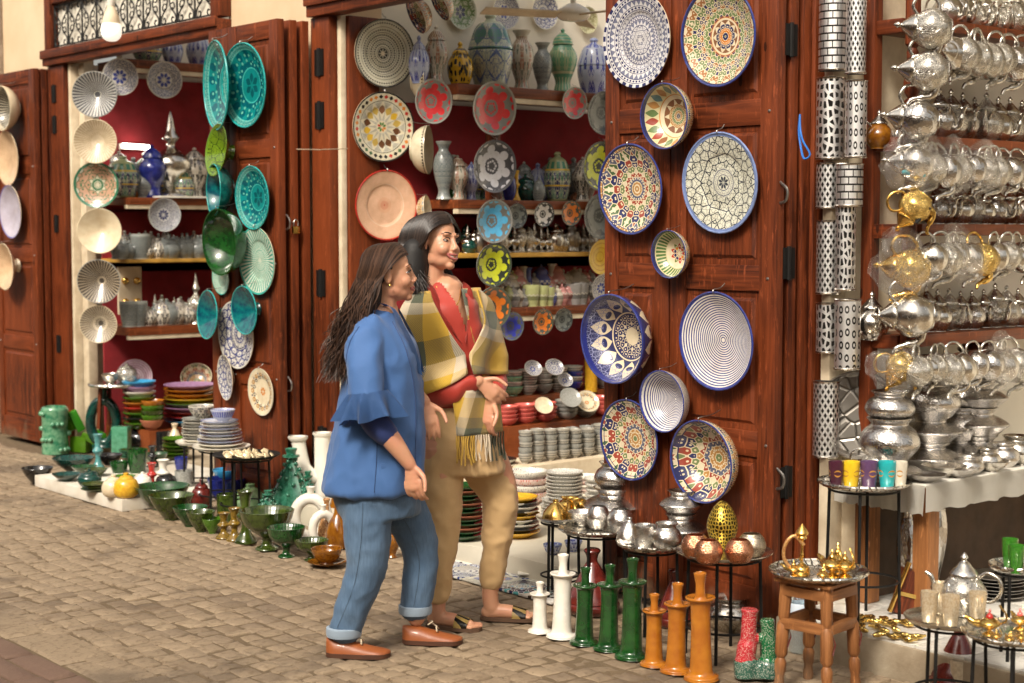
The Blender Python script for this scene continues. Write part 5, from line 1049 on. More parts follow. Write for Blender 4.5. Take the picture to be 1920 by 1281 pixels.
pb = on(1152, 975, z, 'flatpot', 62, 124, HAM, 'wide hammered pot under the round one on the left tray', 'pot', n=36); pz = pb.location.z+pb.scale.z*.93
o = pot('pot', Vector((pb.location.x, pb.location.y, pz)), 52*mpp(pb.location), HAM, 'round hammered pot stacked on the wide one, left tray', 'pot', ws=1.05)
z, r, p = traystand(1222, 1028, 130, 4.42, SILVERE, 'middle silver tray with stacked hammered pots', 'black stand under the middle silver tray', 4)
for px, py, h, w_, k, l in [(1250, 1030, 50, 56, 'pot', 'small waisted silver pot at the front of the middle tray'), (1208, 1026, 40, 46, 'cup', 'silver beaker on the middle tray'), (1180, 1015, 46, 50, 'dome', 'silver faceted cover at the left of the middle tray')]: on(px, py, z, k, h, w_, HAM, l, 'pot')
pb = on(1277, 1015, z, 'flatpot', 52, 96, HAM, 'lower wide hammered pot on the middle tray', 'pot'); pot('flatpot', pb.location+Vector((0, 0, pb.scale.z*.93)), 48*mpp(pb.location), HAM, 'upper wide hammered pot below the shield mosaic bowl', 'pot', ws=.85)
z, r, p = traystand(1358, 1042, 182, 4.36, SILVER, 'round silver tray of copper candle pots', 'black stand under the copper pots', 4, False)
for px, py, m, l in [(1304, 1046, COPPER, 'pierced copper pot, leftmost on the tray'), (1328, 1056, COPPER, 'pierced copper pot, front left on the tray'), (1386, 1055, COPPER, 'pierced copper pot, front right on the tray'), (1409, 1044, PEWTER, 'pale pierced pot at the right of the copper ones')]: on(px, py, z, 'globe', 44, 54, m, l, 'candle pot')
gE = G('pierced_gold_egg'); x, y, zz = gE.xyz(); thE = y._m('ARCTAN2', x); hE = E(gE.nt, gE.vor(9, gE.vec(thE*1.6/math.pi*1.0, zz*1.4), 'DISTANCE_TO_EDGE', '2D', rand=.6)).gt(.16)
gE.color(gE.mix(hE, (.62, .42, .06), (.03, .02, .005))); gE.setp(metal=.8, rough=.35); gE.bump(hE*-1.0, .6, .02)
on(1354, 1030, z, 'egg', 92, 58, gE.m, 'golden pierced egg lantern standing behind the copper pots', 'lantern')
spot('pot', 1370, 1180, 62, SILVER, 'polished silver bowl on the ground under the copper tray', 'bowl', wpx=92)
# carved stool with the gold lamps
p = at(1535, 1080, Y=4.28); st = thing('carved_stool', 'carved turned-leg wooden stool under the tray of gold lamps', 'stool', Vector((p.x, p.y, 0)), rz(R(98))); H = p.z-.002; 
lp = [(.021, 0), (.026, .02), (.02, .05), (.026, .07), (.028, .1), (.018, .115), (.03, .13), (.03, .23), (.02, .245), (.028, .26), (.028, .30), (.03, .31), (.03, H)]
for sx in (-1, 1):
    for sy in (-1, 1): 
        L_ = obj('leg', lathe([(a_*.74, b_) for a_, b_ in lp], 10), WP, st, (sx*.095, sy*.095, 0)); L_.rotation_euler = (R(2.5)*sy, -R(2.5)*sx, 0)
        c_ = obj('carving', cached('carv', lambda: fin(bm_tube(bmesh.new(), [(0, 0, -.035), (.016, 0, 0), (0, 0, .035), (-.016, 0, 0), (0, 0, -.035)], .003, 4), 'carv', 1)), MAROON, L_, (0, -.023, .19))
for z_ in (.22, H-.06):
    for a in range(4): obj('rail', box((-.085, -.012, z_), (.085, .012, z_+.035), .003), WPX, st, Vector((0, -.15, 0)).copy() if False else (rz(a*math.pi/2) @ Vector((0, -.09, 0))), rz(a*math.pi/2))
obj('seat', cbox((.22, .22, .012), .003), WPX, st, (0, 0, H-.014))
rr_ = 92*mpp(p); z = tray(p, rr_, SILVERE, 'scalloped silver tray of gold lamps on the wooden stool')
def lamp(px, py, z, hpx, m, label, jewel=None):
    p = gp(px, py, z); s = hpx*mpp(p); t = thing('oil_lamp', label, 'oil lamp', p, rz(rnd.uniform(2.0, 3.6)), s)
    obj('body', lathe(P_([(0, 0), (.22, 0), (.2, .05), (.08, .12), (.1, .18), (.32, .3), (.34, .4), (.2, .52), (.1, .56)]), 18), m, t); obj('lid', lathe(P_([(.12, .56), (.1, .64), (.03, .72), (.05, .77), (0, .85)]), 14), jewel or m, t)
    obj('spout', cached('lsp', lambda: tube(spl([(.2, 0, .34), (.5, 0, .36), (.7, 0, .48), (.8, 0, .5)], 3), [.14]*3+[.1]*3+[.06]*4, 8)), m, t); obj('handle', cached('lhd', lambda: tube(spl([(-.3, 0, .38), (-.52, 0, .5), (-.5, 0, .75), (-.36, 0, .9), (-.3, 0, 1.0)], 3), .035, 6)), m, t)
for px, py, h, l in [(1560, 1082, 64, 'largest gold oil lamp on the stool tray'), (1543, 1090, 34, 'gold lamp in front of the largest one'), (1584, 1082, 58, 'gold lamp with swan handle at the right of the stool tray'), (1488, 1080, 36, 'small gold lamp at the left of the stool tray'), (1570, 1065, 50, 'silver-gold lamp at the back of the stool tray')]: lamp(px, py, z, h, BRASS, l)
hk = thing('small_hookah', 'small gold hookah with twisted hose on the stool tray', 'hookah', gp(1503, 1080, z)); s = mpp(hk.location)
obj('vase', lathe([(a*s*78, b*s*78) for a, b in P_([(0, 0), (.16, 0), (.2, .1), (.17, .22), (.05, .32), (.03, .4), (.05, .5), (.03, .6), (.035, .85), (.12, .92), (.1, .98), (.16, 1.05), (.02, 1.25), (0, 1.28)])], 16), BRASS, hk)
obj('hose', tube(spl([RT*4*s+Vector((0, 0, 58*s)), -RT*14*s+Vector((0, 0, 76*s)), -RT*30*s+Vector((0, 0, 62*s)), -RT*34*s+Vector((0, 0, 36*s)), -RT*20*s+Vector((0, 0, 14*s)), -RT*6*s+Vector((0, 0, 4*s))], 5), 3.4*s, 8), mat('twisted_copper_hose', (.5, .18, .06), (.75, .5, .2), rough=.35, metal=.6, scale=160), hk)
# trays at lower right
z, r, p = traystand(1782, 1168, 172, 4.35, SILVER, 'silver tray with teapot and gilt glasses, lower right', 'black stand under the teapot tray', 3, False)
GLASS = mat('gilt_tea_glass', (.55, .42, .25), (.75, .66, .5), rough=.12, coat=.5, metal=.55, scale=14)
teapot(gp(1806, 1152, z), 118*mpp(gp(1806, 1152, z)), SILVER, 'round silver teapot standing among gilt glasses', rz(R(200)), SILVERE)
for px, py, l in [(1742, 1165, 'gilt tea glass, leftmost beside the teapot'), (1764, 1148, 'gilt tea glass behind the leftmost one'), (1782, 1172, 'gilt tea glass at the tray front'), (1832, 1166, 'gilt tea glass right of the teapot')]: on(px, py, z, 'cup', 54, 34, GLASS, l, 'tea glass')
z, r, p = traystand(1900, 1196, 190, 4.30, SILVERE, 'scalloped tray of small gold lamps in the corner', 'black stand under the corner lamp tray', 4)
for px, py, h, l, j in [(1855, 1190, 58, 'gold lamp with red jewelled lid on the corner tray', REDG), (1912, 1180, 48, 'gold lamp with pink jewelled lid on the corner tray', PINKG), (1868, 1202, 26, 'tiny gold lamp, leftmost front of the corner tray', None), (1892, 1208, 26, 'tiny gold lamp, middle front of the corner tray', None), (1915, 1205, 28, 'tiny gold lamp, right front of the corner tray', None)]: lamp(px, py, z, h, BRASS, l, j)
z, r, p = traystand(1908, 1070, 106, 4.75, SILVERE, 'small tray of green glasses at the right edge', 'black stand under the green glasses', 3, True, .13)
GG = mat('green_glass', (.08, .36, .03), (.04, .2, .02), rough=.08, coat=.6, trans=.5)
for px, py, l in [(1893, 1062, 'pale green glass at the back of the edge tray'), (1905, 1074, 'bright green glass at the front of the edge tray')]: on(px, py, z, 'cup', 50, 30, GG, l, 'tea glass')
# ------------------------------------------------------------------ candlestick row and floor pieces
for px, y0, y1, m, l in [(1012, 1092, 1189, WHITEG, 'short white tower candlestick'), (1053, 1040, 1199, WHITEG, 'tall white tower candlestick'), (1095, 1065, 1211, GREENG, 'shortest green tower candlestick'), (1141, 1060, 1222, GREENG, 'middle green tower candlestick'), (1184, 1048, 1238, GREENG, 'tallest green tower candlestick'), (1226, 1114, 1251, ORANGE, 'shortest orange tower candlestick'), (1267, 1094, 1264, ORANGE, 'middle orange tower candlestick'), (1315, 1074, 1278, ORANGE, 'tallest orange tower candlestick')]:
    spot('tower', px, y1-5, y1-y0-3, m, l, 'candlestick', wpx=(y1-y0)*.2+25, rot=Quaternion((rnd.uniform(-1, 1), rnd.uniform(-1, 1), 0), R(1.1))@rz(rnd.uniform(0, 6)))
RGV = G('red_green_white_speckle'); x, y, zz = RGV.xyz(); sp = E(RGV.nt, RGV.vor(60)).lt(.32); nn = RGV.noise(4, 2)*.15
cR = RGV.mix((zz+nn).gt(.34), (.03, .10, .07), RGV.mix(x.gt(.02), (.42, .02, .03), (.01, .12, .04)))
RGV.color(RGV.mix(sp*.75, cR, (.6, .58, .5))); RGV.setp(rough=.18, coat=.5)
p = gp(1418, 1272); s = (1278-1143)*mpp(p)
bm = bmesh.new(); bm_tube(bm, spl([(-.14, 0, .02), (-.15, 0, .3), (-.12, 0, .55), (-.1, 0, .98)], 4), [.17]*4+[.14]*4+[.11]*4+[.13], 16); bm_tube(bm, spl([(.14, 0, .02), (.17, 0, .3), (.16, 0, .6), (.14, 0, .84)], 4), [.17]*4+[.11]*4+[.1]*5, 16)
bm_box(bm, (-.29, -.13, 0), (.29, .13, .22), .05); bm_tube(bm, [(-.1, 0, .58), (.15, 0, .55)], .07, 12)
tag(obj('double_vase', from_remesh(bm, .016, 4, 'double_vase'), RGV.m, None, p, rz(YAW+R(10)), s), 'red and green speckled double-necked vase in front of the stool', 'vase')
for px, py, h, w_, m, l, Z in [(1110, 1150, 124, 104, MAROON, 'dark brown tagine behind the green candlesticks', 0), (1262, 1175, 110, 70, MAROON, 'dark red tagine behind the orange candlesticks', 0), (1637, 1095, 96, 84, TERRA, 'terracotta tagine beside the carved stool', .13), (1797, 1290, 130, 110, MAROON, 'dark brown tagine at the bottom right edge', 0)]:
    spot('tagine', px, py, h, m, l, 'tagine', Z=Z, wpx=w_)
spot('cylinder', 1798, 1300, 60, CREAM, 'pale candle cup in front of the corner tagine', 'cup', wpx=34)
WAT = mat('clear_bottle_plastic', (.75, .82, .86), (.6, .7, .76), rough=.06, trans=.85, ior=1.2, scale=4)
p = gp(1500, 1222); s = mpp(p); wb = thing('water_bottle', 'clear plastic water bottle behind the stool', 'bottle', p)
obj('bottle', lathe([(a*s, b*s) for a, b in prof([(0, 2), (18, 0), (21, 6), (20, 16), (21, 26), (20, 36), (21, 50), (20, 92), (21, 100), (17, 122), (8, 138), (7, 146)], 3)], 20), WAT, wb); obj('cap', lathe([(0, 160*s), (8.5*s, 160*s), (8.5*s, 146*s), (0, 146*s)], 14), SKYB, wb)
obj('label', lathe([(20.6*s, 60*s), (21.3*s, 62*s), (21.3*s, 92*s), (20.6*s, 94*s)], 20), mat('pale_blue_label', (.62, .7, .78), rough=.4), wb)
fc = bpy.data.curves.new('lettering', 'FONT'); fc.body = 'Si'; fc.size = 22*s; fc.extrude = .0004; fc.align_x = 'CENTER'
fo_ = bpy.data.objects.new('lettering', fc); link(fo_); fo_.parent = wb; fo_.location = -FW*21.9*s+Vector((0, 0, 68*s)); fo_.rotation_euler = (R(90), 0, YAW+R(10)); fc.materials.append(RIMB); tomesh(fo_)
# tiles laid out before the middle shop
tm = [pat('zellige_tile_%d' % i, b, l) for i, (b, l) in enumerate([((.55, .58, .6), [('lace', 0, 2, (4, 3), (.04, .08, .3), .1)]), ((.6, .58, .5), [('kal', 0, 2, (4, 3), [SK, WH, NV, (.1, .4, .42), WH], .06)]), ((.6, .6, .56), [('rings', 0, 2, 4, (.04, .06, .2), .4)]), ((.5, .56, .56), [('kal', 0, 2, (8, 3), [(.3, .5, .5), WH, BK, WH, NV, WH], .05)]), ((.6, .58, .5), [('petal', .1, .9, 4, (.05, .1, .35)), ('dot', .3, .7, 8, OR)])])]
tmesh = cached('ztile', lambda: fin(bm_box(bmesh.new(), (-1, -1, 0), (1, 1, .12), .04), 'tile', 1, True, 40))
tc0 = gp(1030, 1085); k = 0
for i in range(5):
    for j_ in range(3):
        q = Vector((tc0.x-.52+i*.205, tc0.y-.24+j_*.205, .004)); names = ['blue laced', 'turquoise mosaic', 'blue ringed', 'pale star', 'blue petalled']
        t = obj('painted_tile', tmesh, tm[(i*2+j_*3) % 5], None, q, rz(rnd.uniform(-.03, .03)), .1)
        tag(t, f'{names[(i*2+j_*3) % 5]} square tile, {nth(i, 5)} in the {["front", "middle", "back"][j_]} row of laid tiles', 'tile', 'tiles laid on the ground'); 
for ch, px, py, m in (('5', 1025, 1063, COBALT), ('H', 992, 1074, BLACKG)):
    q = gp(px, py, .03); b = obj('number_tile', tmesh, WHITEG, None, q, rz(R(50)), .052); tag(b, f'small white tile lettered {ch} lying on the painted tiles', 'tile')
    fc = bpy.data.curves.new('lettering', 'FONT'); fc.body = ch; fc.size = 1.6; fc.extrude = .01; fc.align_x = 'CENTER'; fc.align_y = 'CENTER'; fc.materials.append(m)
    fo_ = bpy.data.objects.new('lettering', fc); link(fo_); fo_.parent = b; fo_.location = (0, 0, .135); tomesh(fo_)
for i, (px, py, w_, m) in enumerate([(1010, 1048, 36, BWJ), (1036, 1040, 36, BLJ), (1062, 1046, 36, BWJ), (1022, 1058, 34, COBALT), (1050, 1056, 34, BWJ), (1075, 1034, 34, BLJ)]):
    spot('bowl', px, py, 20, m, f'small blue and white bowl behind the tiles, {nth(i, 6)}', 'bowl', Z=.10 if py < 1045 else 0.02, wpx=w_, group='small bowls behind the tiles')
# plate stacks on the middle shop's floor
SPW = pat('speckled_white_plate', (.70, .68, .62), [('spots', 0, 1.2, (3, 9), (.06, .07, .12), .16)]); SPP = pat('pink_speckled_bowl', (.66, .5, .46), [('spots', 0, 1.2, (5, 8), (.5, .08, .06), .2)]); BWP = pat('half_black_plate', (.68, .65, .55), [('petal', .2, 1.3, 2, BK)])
stack(868, 1012, 76, 13, 100, [GREENG, GREENG, TERRA], 'green plate', 'the green stack between the khaki legs', Z=.1, over=.3)
stack(968, 1006, 92, 9, 72, [YEL, BWP, WHITEG, BWP], 'black and white plate', 'the stack by the khaki knee', Z=.1, taper=.15, over=.3)
stack(990, 945, 74, 4, 52, [SPP, SPW], 'pink speckled bowl', 'the pink bowl stack behind', Z=.1, kind='bowl', cat='bowl', over=.6)
stack(1058, 984, 88, 8, 46, SPW, 'wide speckled white plate', 'the wide white stack', Z=.1, over=.3); q = stack(1058, 984, 1, 1, 46, SPW, 'x', 'x', Z=.1) if False else gp(1058, 984, .1)
stack(1058, 940, 70, 8, 52, SPW, 'small speckled white plate', 'the smaller white stack on the wide one', Z=q.z+46*mpp(q), X=q.x, over=.3)
stack(1124, 960, 56, 6, 60, SPW, 'white plate', 'the white stack beside the tall door', Z=.1, over=.3)
stack(1022, 930, 46, 6, 44, [SPW, BWP], 'speckled small dish', 'the small stack beside the wide white one', Z=.1, over=.3); stack(1100, 935, 50, 5, 40, [WHITEG, SPP], 'white dish', 'the low stack between the white stacks', Z=.1, over=.3); stack(1030, 895, 56, 6, 44, [SPW, GREYG], 'grey white bowl', 'the bowl stack below the bench edge', Z=.1, kind='bowl', cat='bowl', over=.6); stack(935, 930, 70, 8, 66, [WHITEG, BWP, YEL], 'pale plate', 'the stack hidden behind the knee', Z=.1, over=.3); stack(1130, 905, 44, 5, 40, [TEALD, GREENG], 'dark green bowl', 'the green bowl stack at the door', Z=.1, kind='bowl', cat='bowl', over=.6)
stack(1085, 900, 76, 5, 28, [TEALD, BLACKG], 'dark green dish', 'the dark dish stack behind the white plates', Z=.1, over=.3); stack(960, 880, 60, 7, 60, [GREENG, LIME], 'green dish', 'the far green stack behind the knee', Z=.1, over=.3)
p = gp(984, 900, .1); s = mpp(p); bm = bmesh.new(); bm_tube(bm, spl([(0, 0, 0), (0, 0, 18*s), (-4*s, 0, 34*s), (-2*s, 0, 50*s)], 3), [16*s]*3+[13*s]*3+[7*s]*4, 12); bm_box(bm, (-8*s, -6*s, 46*s), (6*s, 6*s, 56*s), .004)
for i in range(6): bmesh.ops.create_cone(bm, segments=6, radius1=5*s, radius2=0, depth=14*s, cap_ends=True, matrix=Matrix.Translation((14*s, 0, 6*s+i*5*s)) @ Matrix.Rotation(R(80), 4, 'Y'))
tag(obj('spiky_figure', fin(bm, 'fish', 1, True, 50), YEL, None, p, rz(YAW)), 'yellow spiky ceramic figure among the plate stacks', 'figure')
# under the table
for i, (px, y1, h, w_) in enumerate([(1745, 1072, 230, 60), (1700, 1075, 190, 40)]): spot('tallvase', px, y1-10, h, HAM, ['tall hammered metal vase under the table', 'darker tall metal vase behind the table leg'][i], 'vase', Z=.132, X=-3.70, wpx=w_)
stack(1870, 1060, 110, 6, 40, STEEL, 'dull metal plate', 'the metal stack under the table', Z=.132, X=-3.55)
bx = thing('book_box', 'brown wooden box with brass clasp leaning on the step', 'box', gp(1685, 1148, .132), rz(R(50))@Quaternion((0, 1, 0), R(14)))
obj('case', box((-.03, -.03, 0), (.06, .03, .17), .004), WD, bx); obj('clasp', tube([(-.045, -.035, .0), (-.02, -.035, .2)], .01, 8), BRASS, bx); obj('strap', box((-.03, -.036, .07), (.06, -.03, .085)), BRASS, bx)
for i in range(16):
    q = gp(1585+i*8+rnd.uniform(-5, 5), 1172+rnd.uniform(-16, 14)+i*1.2, .135); a = rnd.uniform(0, 3)
    tag(obj('brass_fitting', cached('fit', lambda: tube(spl([(-.05, 0, .008), (-.02, .012, .012), (.02, -.01, .01), (.05, .006, .01)], 3), [.006, .009, .012, .009, .006, .009, .012, .01, .006, .006], 6)), BRASSE, None, q, rz(a)), 'old brass fitting lying in the heap on the tiled step', 'fitting', 'heap of brass fittings')
# ------------------------------------------------------------------ the two women
SKIN = G('warm_skin'); fz = SKIN.noise(30, 4); bl_n = SKIN.noise(9, 3); SKIN.color(SKIN.mix(((bl_n-.45)*2.5)._m('MAXIMUM', 0.0)._m('MINIMUM', .5), SKIN.mix(fz, (.60, .32, .195), (.50, .245, .14)), (.56, .23, .15))); SKIN.setp(rough=.42, sss=.12); SKIN.b.inputs['Subsurface Radius'].default_value = (.02, .008, .004); SKIN.b.inputs['Subsurface Scale'].default_value = .4; SKIN.bump(SKIN.noise(160, 3), .06, .002); SKIN = SKIN.m
def hairm(nm, c):
    g = G(nm); x, y, z = g.xyz(); f = g.noise(60, 3, g.vec(x*1.0, y*1.0, z*.12), .6); ge = g.n('ShaderNodeNewGeometry'); g.color(g.mix(f*.5, g.mix(E(g.nt, ge.outputs['Random Per Island']).pw(1.6), tuple(q*.35 for q in c), tuple(q*2.5 for q in c)), tuple(q*.35 for q in c))); g.setp(rough=.42, spec=.35); g.bump(f, .5, .004); return g.m
H1, H2 = hairm('dark_brown_hair', (.055, .028, .017)), hairm('black_hair', (.022, .014, .011))
HB1, HB2 = mat('dark_hair_underlayer', (.016, .009, .006), rough=.6), mat('black_hair_underlayer', (.008, .006, .005), rough=.6)
EYEW = mat('eye_white', (.72, .68, .64), rough=.2); EYED = mat('dark_iris', (.02, .01, .006), rough=.1, coat=.5); LIP = mat('rose_lips', (.42, .13, .11), (.36, .1, .09), rough=.35); TEETH = mat('teeth', (.78, .74, .68), rough=.25); LASH = mat('dark_lash', (.012, .008, .006), rough=.6)
def ell(bm, c, r, rot=None, sub=3):
    m_ = Matrix.Translation(c) @ (rot.to_matrix().to_4x4() if rot else Matrix()) @ Matrix.Diagonal((*r, 1))
    bmesh.ops.create_icosphere(bm, subdivisions=sub, radius=1, matrix=m_)
def limb(bm, pts, rad, n=16, k=5):
    P = spl(pts, k); m = len(rad); rr = [p.x for p in spl([(q, 0, 0) for q in rad], k)]
    bm_tube(bm, P, rr, n)
    ell(bm, P[0], (rr[0],)*3, None, 2); ell(bm, P[-1], (rr[-1],)*3, None, 2)
def head_bm(bm, M, smile=0.0):
    b = bmesh.new()
    ell(b, (-.014, 0, .028), (.092, .072, .082)); ell(b, (.030, 0, -.028), (.056, .060, .084)); ell(b, (.030, 0, -.083), (.050, .047, .036)); ell(b, (.068, 0, -.107), (.019, .021, .016))
    for s in (-1, 1):
        ell(b, (.056, s*.033, -.042), (.030, .026, .028)); ell(b, (.076, s*.026, .016), (.011, .022, .009)); ell(b, (-.006, s*.071, -.02), (.018, .008, .031)); ell(b, (.094, s*.0105, -.044), (.011, .008, .008)); ell(b, (.008, s*.040, -.072), (.04, .016, .03))
    limb(b, [(.083, 0, .006), (.090, 0, -.016), (.100, 0, -.037)], [.008, .0085, .0105], 10, 3)
    ell(b, (.080, 0, -.066), (.016, .024, .018)); ell(b, (.087, 0, -.087), (.007, .02, .007))
    limb(b, [(-.018, 0, -.05), (-.024, 0, -.12), (-.036, 0, -.20)], [.05, .046, .052], 16)
    t = bpy.data.meshes.new('t'); b.transform(M); b.to_mesh(t); b.free(); bm.from_mesh(t); bpy.data.meshes.remove(t)
def face_parts(body, M, smile=0):
    Q = M.to_quaternion(); T = M.to_translation()
    def part(name, build, m, parent=body):
        b = bmesh.new(); build(b); b.transform(M); return obj(name, fin(b, name, 1, True, 60), m, parent)
    for s in (-1, 1):
        e = part('eye', lambda b: ell(b, (.0705, s*.0305, -.008), (.0118, .0122, .0048), None, 2), EYEW)
        part('iris', lambda b: ell(b, (.0765, s*.0305, -.0075), (.0066, .0080, .0049), None, 2), EYED, e)
        part('lash', lambda b: bm_tube(b, spl([(.072, s*.046, -.007), (.082, s*.040, .0), (.0865, s*.030, .0015), (.0845, s*.018, -.004)], 3), .0019, 5), LASH, e)
        part('eyebrow', lambda b: bm_tube(b, spl([(.068, s*.052, .016), (.081, s*.040, .023), (.0885, s*.026, .021), (.089, s*.014, .017)], 3), [.0014]*3+[.0023]*6+[.002], 6, True, (1, .6)), LASH)
    if smile:
        part('mouth', lambda b: (ell(b, (.0905, 0, -.0655), (.008, .024, .0042)), bm_tube(b, spl([(.079, -.030, -.062), (.092, -.014, -.0635), (.0955, 0, -.0655), (.092, .014, -.0635), (.079, .030, -.062)], 4), .0042, 8), bm_tube(b, spl([(.079, -.029, -.064), (.0905, -.016, -.079), (.094, 0, -.0825), (.0905, .016, -.079), (.079, .029, -.064)], 4), .0048, 8)), LIP)
        part('teeth', lambda b: ell(b, (.0865, 0, -.0722), (.0075, .0225, .0072)), TEETH)
    else:
        part('mouth', lambda b: (bm_tube(b, spl([(.081, -.024, -.071), (.0925, -.010, -.0685), (.0945, 0, -.0695), (.0925, .010, -.0685), (.081, .024, -.071)], 4), .0042, 8), bm_tube(b, spl([(.081, -.022, -.0725), (.0915, -.010, -.0785), (.0935, 0, -.080), (.0915, .010, -.0785), (.081, .022, -.0725)], 4), .005, 8)), LIP)
def hand_bm(bm, w, d, side, curl=.5, size=1.0, spread=.12):
    """w wrist, d pointing direction, side: vector from little finger to index across the palm"""
    d = Vector(d).normalized(); s = Vector(side); s = (s-d*s.dot(d)).normalized(); n = d.cross(s); w = Vector(w)
    for k in range(5):
        q = w+d*(.012+.017*k)*size; limb_w = .027-.002*abs(k-2)
        bmesh.ops.create_icosphere(bm, subdivisions=2, radius=1, matrix=Matrix.Translation(q) @ Matrix((s, d, n)).transposed().to_4x4() @ Matrix.Diagonal((limb_w*size*1.25, .02*size, .0135*size, 1)))
    for k, (off, L) in enumerate([(.030, .070), (.0105, .078), (-.0095, .073), (-.028, .056)]):
        b = w+d*.082*size+s*off*size; a = curl*(1+.12*k); pts = [b-d*.02*size, b]; dirv = d+s*off*spread*8
        for j, f in enumerate((.45, .32, .23)):
            dirv = (Quaternion(s, a*(.6 if j == 0 else .8)) @ dirv).normalized(); pts.append(pts[-1]+dirv*L*f*size)
        limb(bm, pts, [.0092*size, .0095*size, .0086*size, .0078*size, .0064*size], 8, 2)
    t0 = w+d*.02*size+s*.024*size; td = (d*.7+s*.75+n*.35).normalized(); t1 = t0+td*.04*size; t2 = t1+(d*.9+s*.2+n*.3).normalized()*.032*size; limb(bm, [t0, t1, t2, t2+(d+n*.35).normalized()*.022*size], [.013*size, .0105*size, .009*size, .007*size], 8, 2)
def loft(levels, n=40, a0=0, a1=2*math.pi, sq=2.3, fold=None):
    """levels: (z, cx, cy, rx, ry)"""
    L = spl([(l[0], l[1], l[2]) for l in levels], 4); Rr = spl([(l[3], l[4], 0) for l in levels], 4); full = abs(a1-a0-2*math.pi) < 1e-4
    V = np.zeros((n, len(L), 3))
    for j, (c, r_) in enumerate(zip(L, Rr)):
        for i in range(n):
            a = a0+(a1-a0)*i/(n if full else n-1); ca, sa = math.cos(a), math.sin(a)
            k = (abs(ca)**sq+abs(sa)**sq)**(-1/sq); f = 1+(fold(a, j/(len(L)-1)) if fold else 0)
            V[i, j] = (c.y+r_.x*ca*k*f, c.z+r_.y*sa*k*f, c.x)
    return V, full
def bm_grid(bm, V, full, cap=False):
    nu, nv = V.shape[:2]; vs = [[bm.verts.new(V[i, j]) for j in range(nv)] for i in range(nu)]
    for i in range(nu if full else nu-1):
        for j in range(nv-1):
            a = (i+1) % nu; bm.faces.new((vs[i][j], vs[a][j], vs[a][j+1], vs[i][j+1]))
    if cap and full: bm.faces.new([v[0] for v in vs][::-1]); bm.faces.new([v[-1] for v in vs])
def crinkle(me, amp, sc_, seed=0, ax=(1, 1, 1)):
    from mathutils import noise as mn
    co = np.zeros(len(me.vertices)*3); no = co.copy(); me.vertices.foreach_get('co', co); me.vertices.foreach_get('normal', no); co = co.reshape(-1, 3); no = no.reshape(-1, 3)
    d = np.array([1-2*abs(mn.noise(Vector((c[0]*ax[0]*sc_+seed, c[1]*ax[1]*sc_, c[2]*ax[2]*sc_)))) for c in co])
    me.vertices.foreach_set('co', (co+no*(d*amp)[:, None]).ravel())
    me.update()
def cloth(nm, c, c2=None, rough=.75, weave=420, sheen=.15, **kw):
    g = G(nm); x, y, z = g.xyz(); f = g.noise(3.5, 4); g.color(g.mix(f, c, c2 or tuple(q*.72 for q in c))); g.setp(rough=rough, sheen=sheen, **kw); g.bump(g.noise(420, 2)*.35+g.noise(26, 4)*1.0, .3, .004); return g.m
def strands(bm, paths, r=.006, n=4):
    for p in paths:
        q = spl(p, 2); m = len(q); bm_tube(bm, q, [r*(1-.75*(i/(m-1))**2.5) for i in range(m)], n)
def shoe(root, toe, heel, m, sole, w=.040, h=.053, name='shoe'):
    toe, heel = Vector(toe), Vector(heel); d = (toe-heel); L = d.length; d.normalize(); a = math.atan2(d.y, d.x)
    bm = bmesh.new(); N = 14; V = []
    for i in range(N):
        t = i/(N-1); ww = w*(.78+.25*math.sin(min(t*1.5, 1)*math.pi*.75)+(.12*math.sin((t-.4)*math.pi/.6) if t > .4 else 0)); ww *= (1-max(0, (t-.86)/.14)**2*.75)*(1-max(0, (.1-t)/.1)**2*.5)
        hh = h*(1.0 if t < .3 else 1.0-.62*((t-.3)/.5)**.8 if t < .8 else .38-.16*(t-.8)/.2)
        V.append([(t*L, ww*math.cos(b)*(1 if math.sin(b) > 0 else 1), max(.014, .014+hh*math.sin(b)) if math.sin(b) > 0 else .014) for b in [2*math.pi*k/20 for k in range(20)]])
    V = np.array(V).transpose(1, 0, 2); bm_grid(bm, V, True, True)
    o = obj(name, fin(bm, 'shoe', 1, True, 60), m, root, heel, rz(a))
    bm = bmesh.new(); S = [[(x, y*1.07, z_) for x, y, _ in V[:, i]] for i in range(0) for z_ in ()]
    pts = [(V[0][i][0], V[0][i][1]*1.06+.002) for i in range(N)]; loop = pts+[(x, -y) for x, y in pts[::-1]]
    lo = [bm.verts.new((x, y, 0)) for x, y in loop]; hi = [bm.verts.new((x, y, .016)) for x, y in loop]
    bm.faces.new(lo[::-1]); bm.faces.new(hi)
    for i in range(len(loop)): j = (i+1) % len(loop); bm.faces.new((lo[i], lo[j], hi[j], hi[i]))
    obj('sole', fin(bm, 'sole', 1, True, 40), sole, o)
    return o, d

from mathutils.bvhtree import BVHTree
def bvh(o): return BVHTree.FromPolygons([v.co.copy() for v in o.data.vertices], [tuple(p.vertices) for p in o.data.polygons])
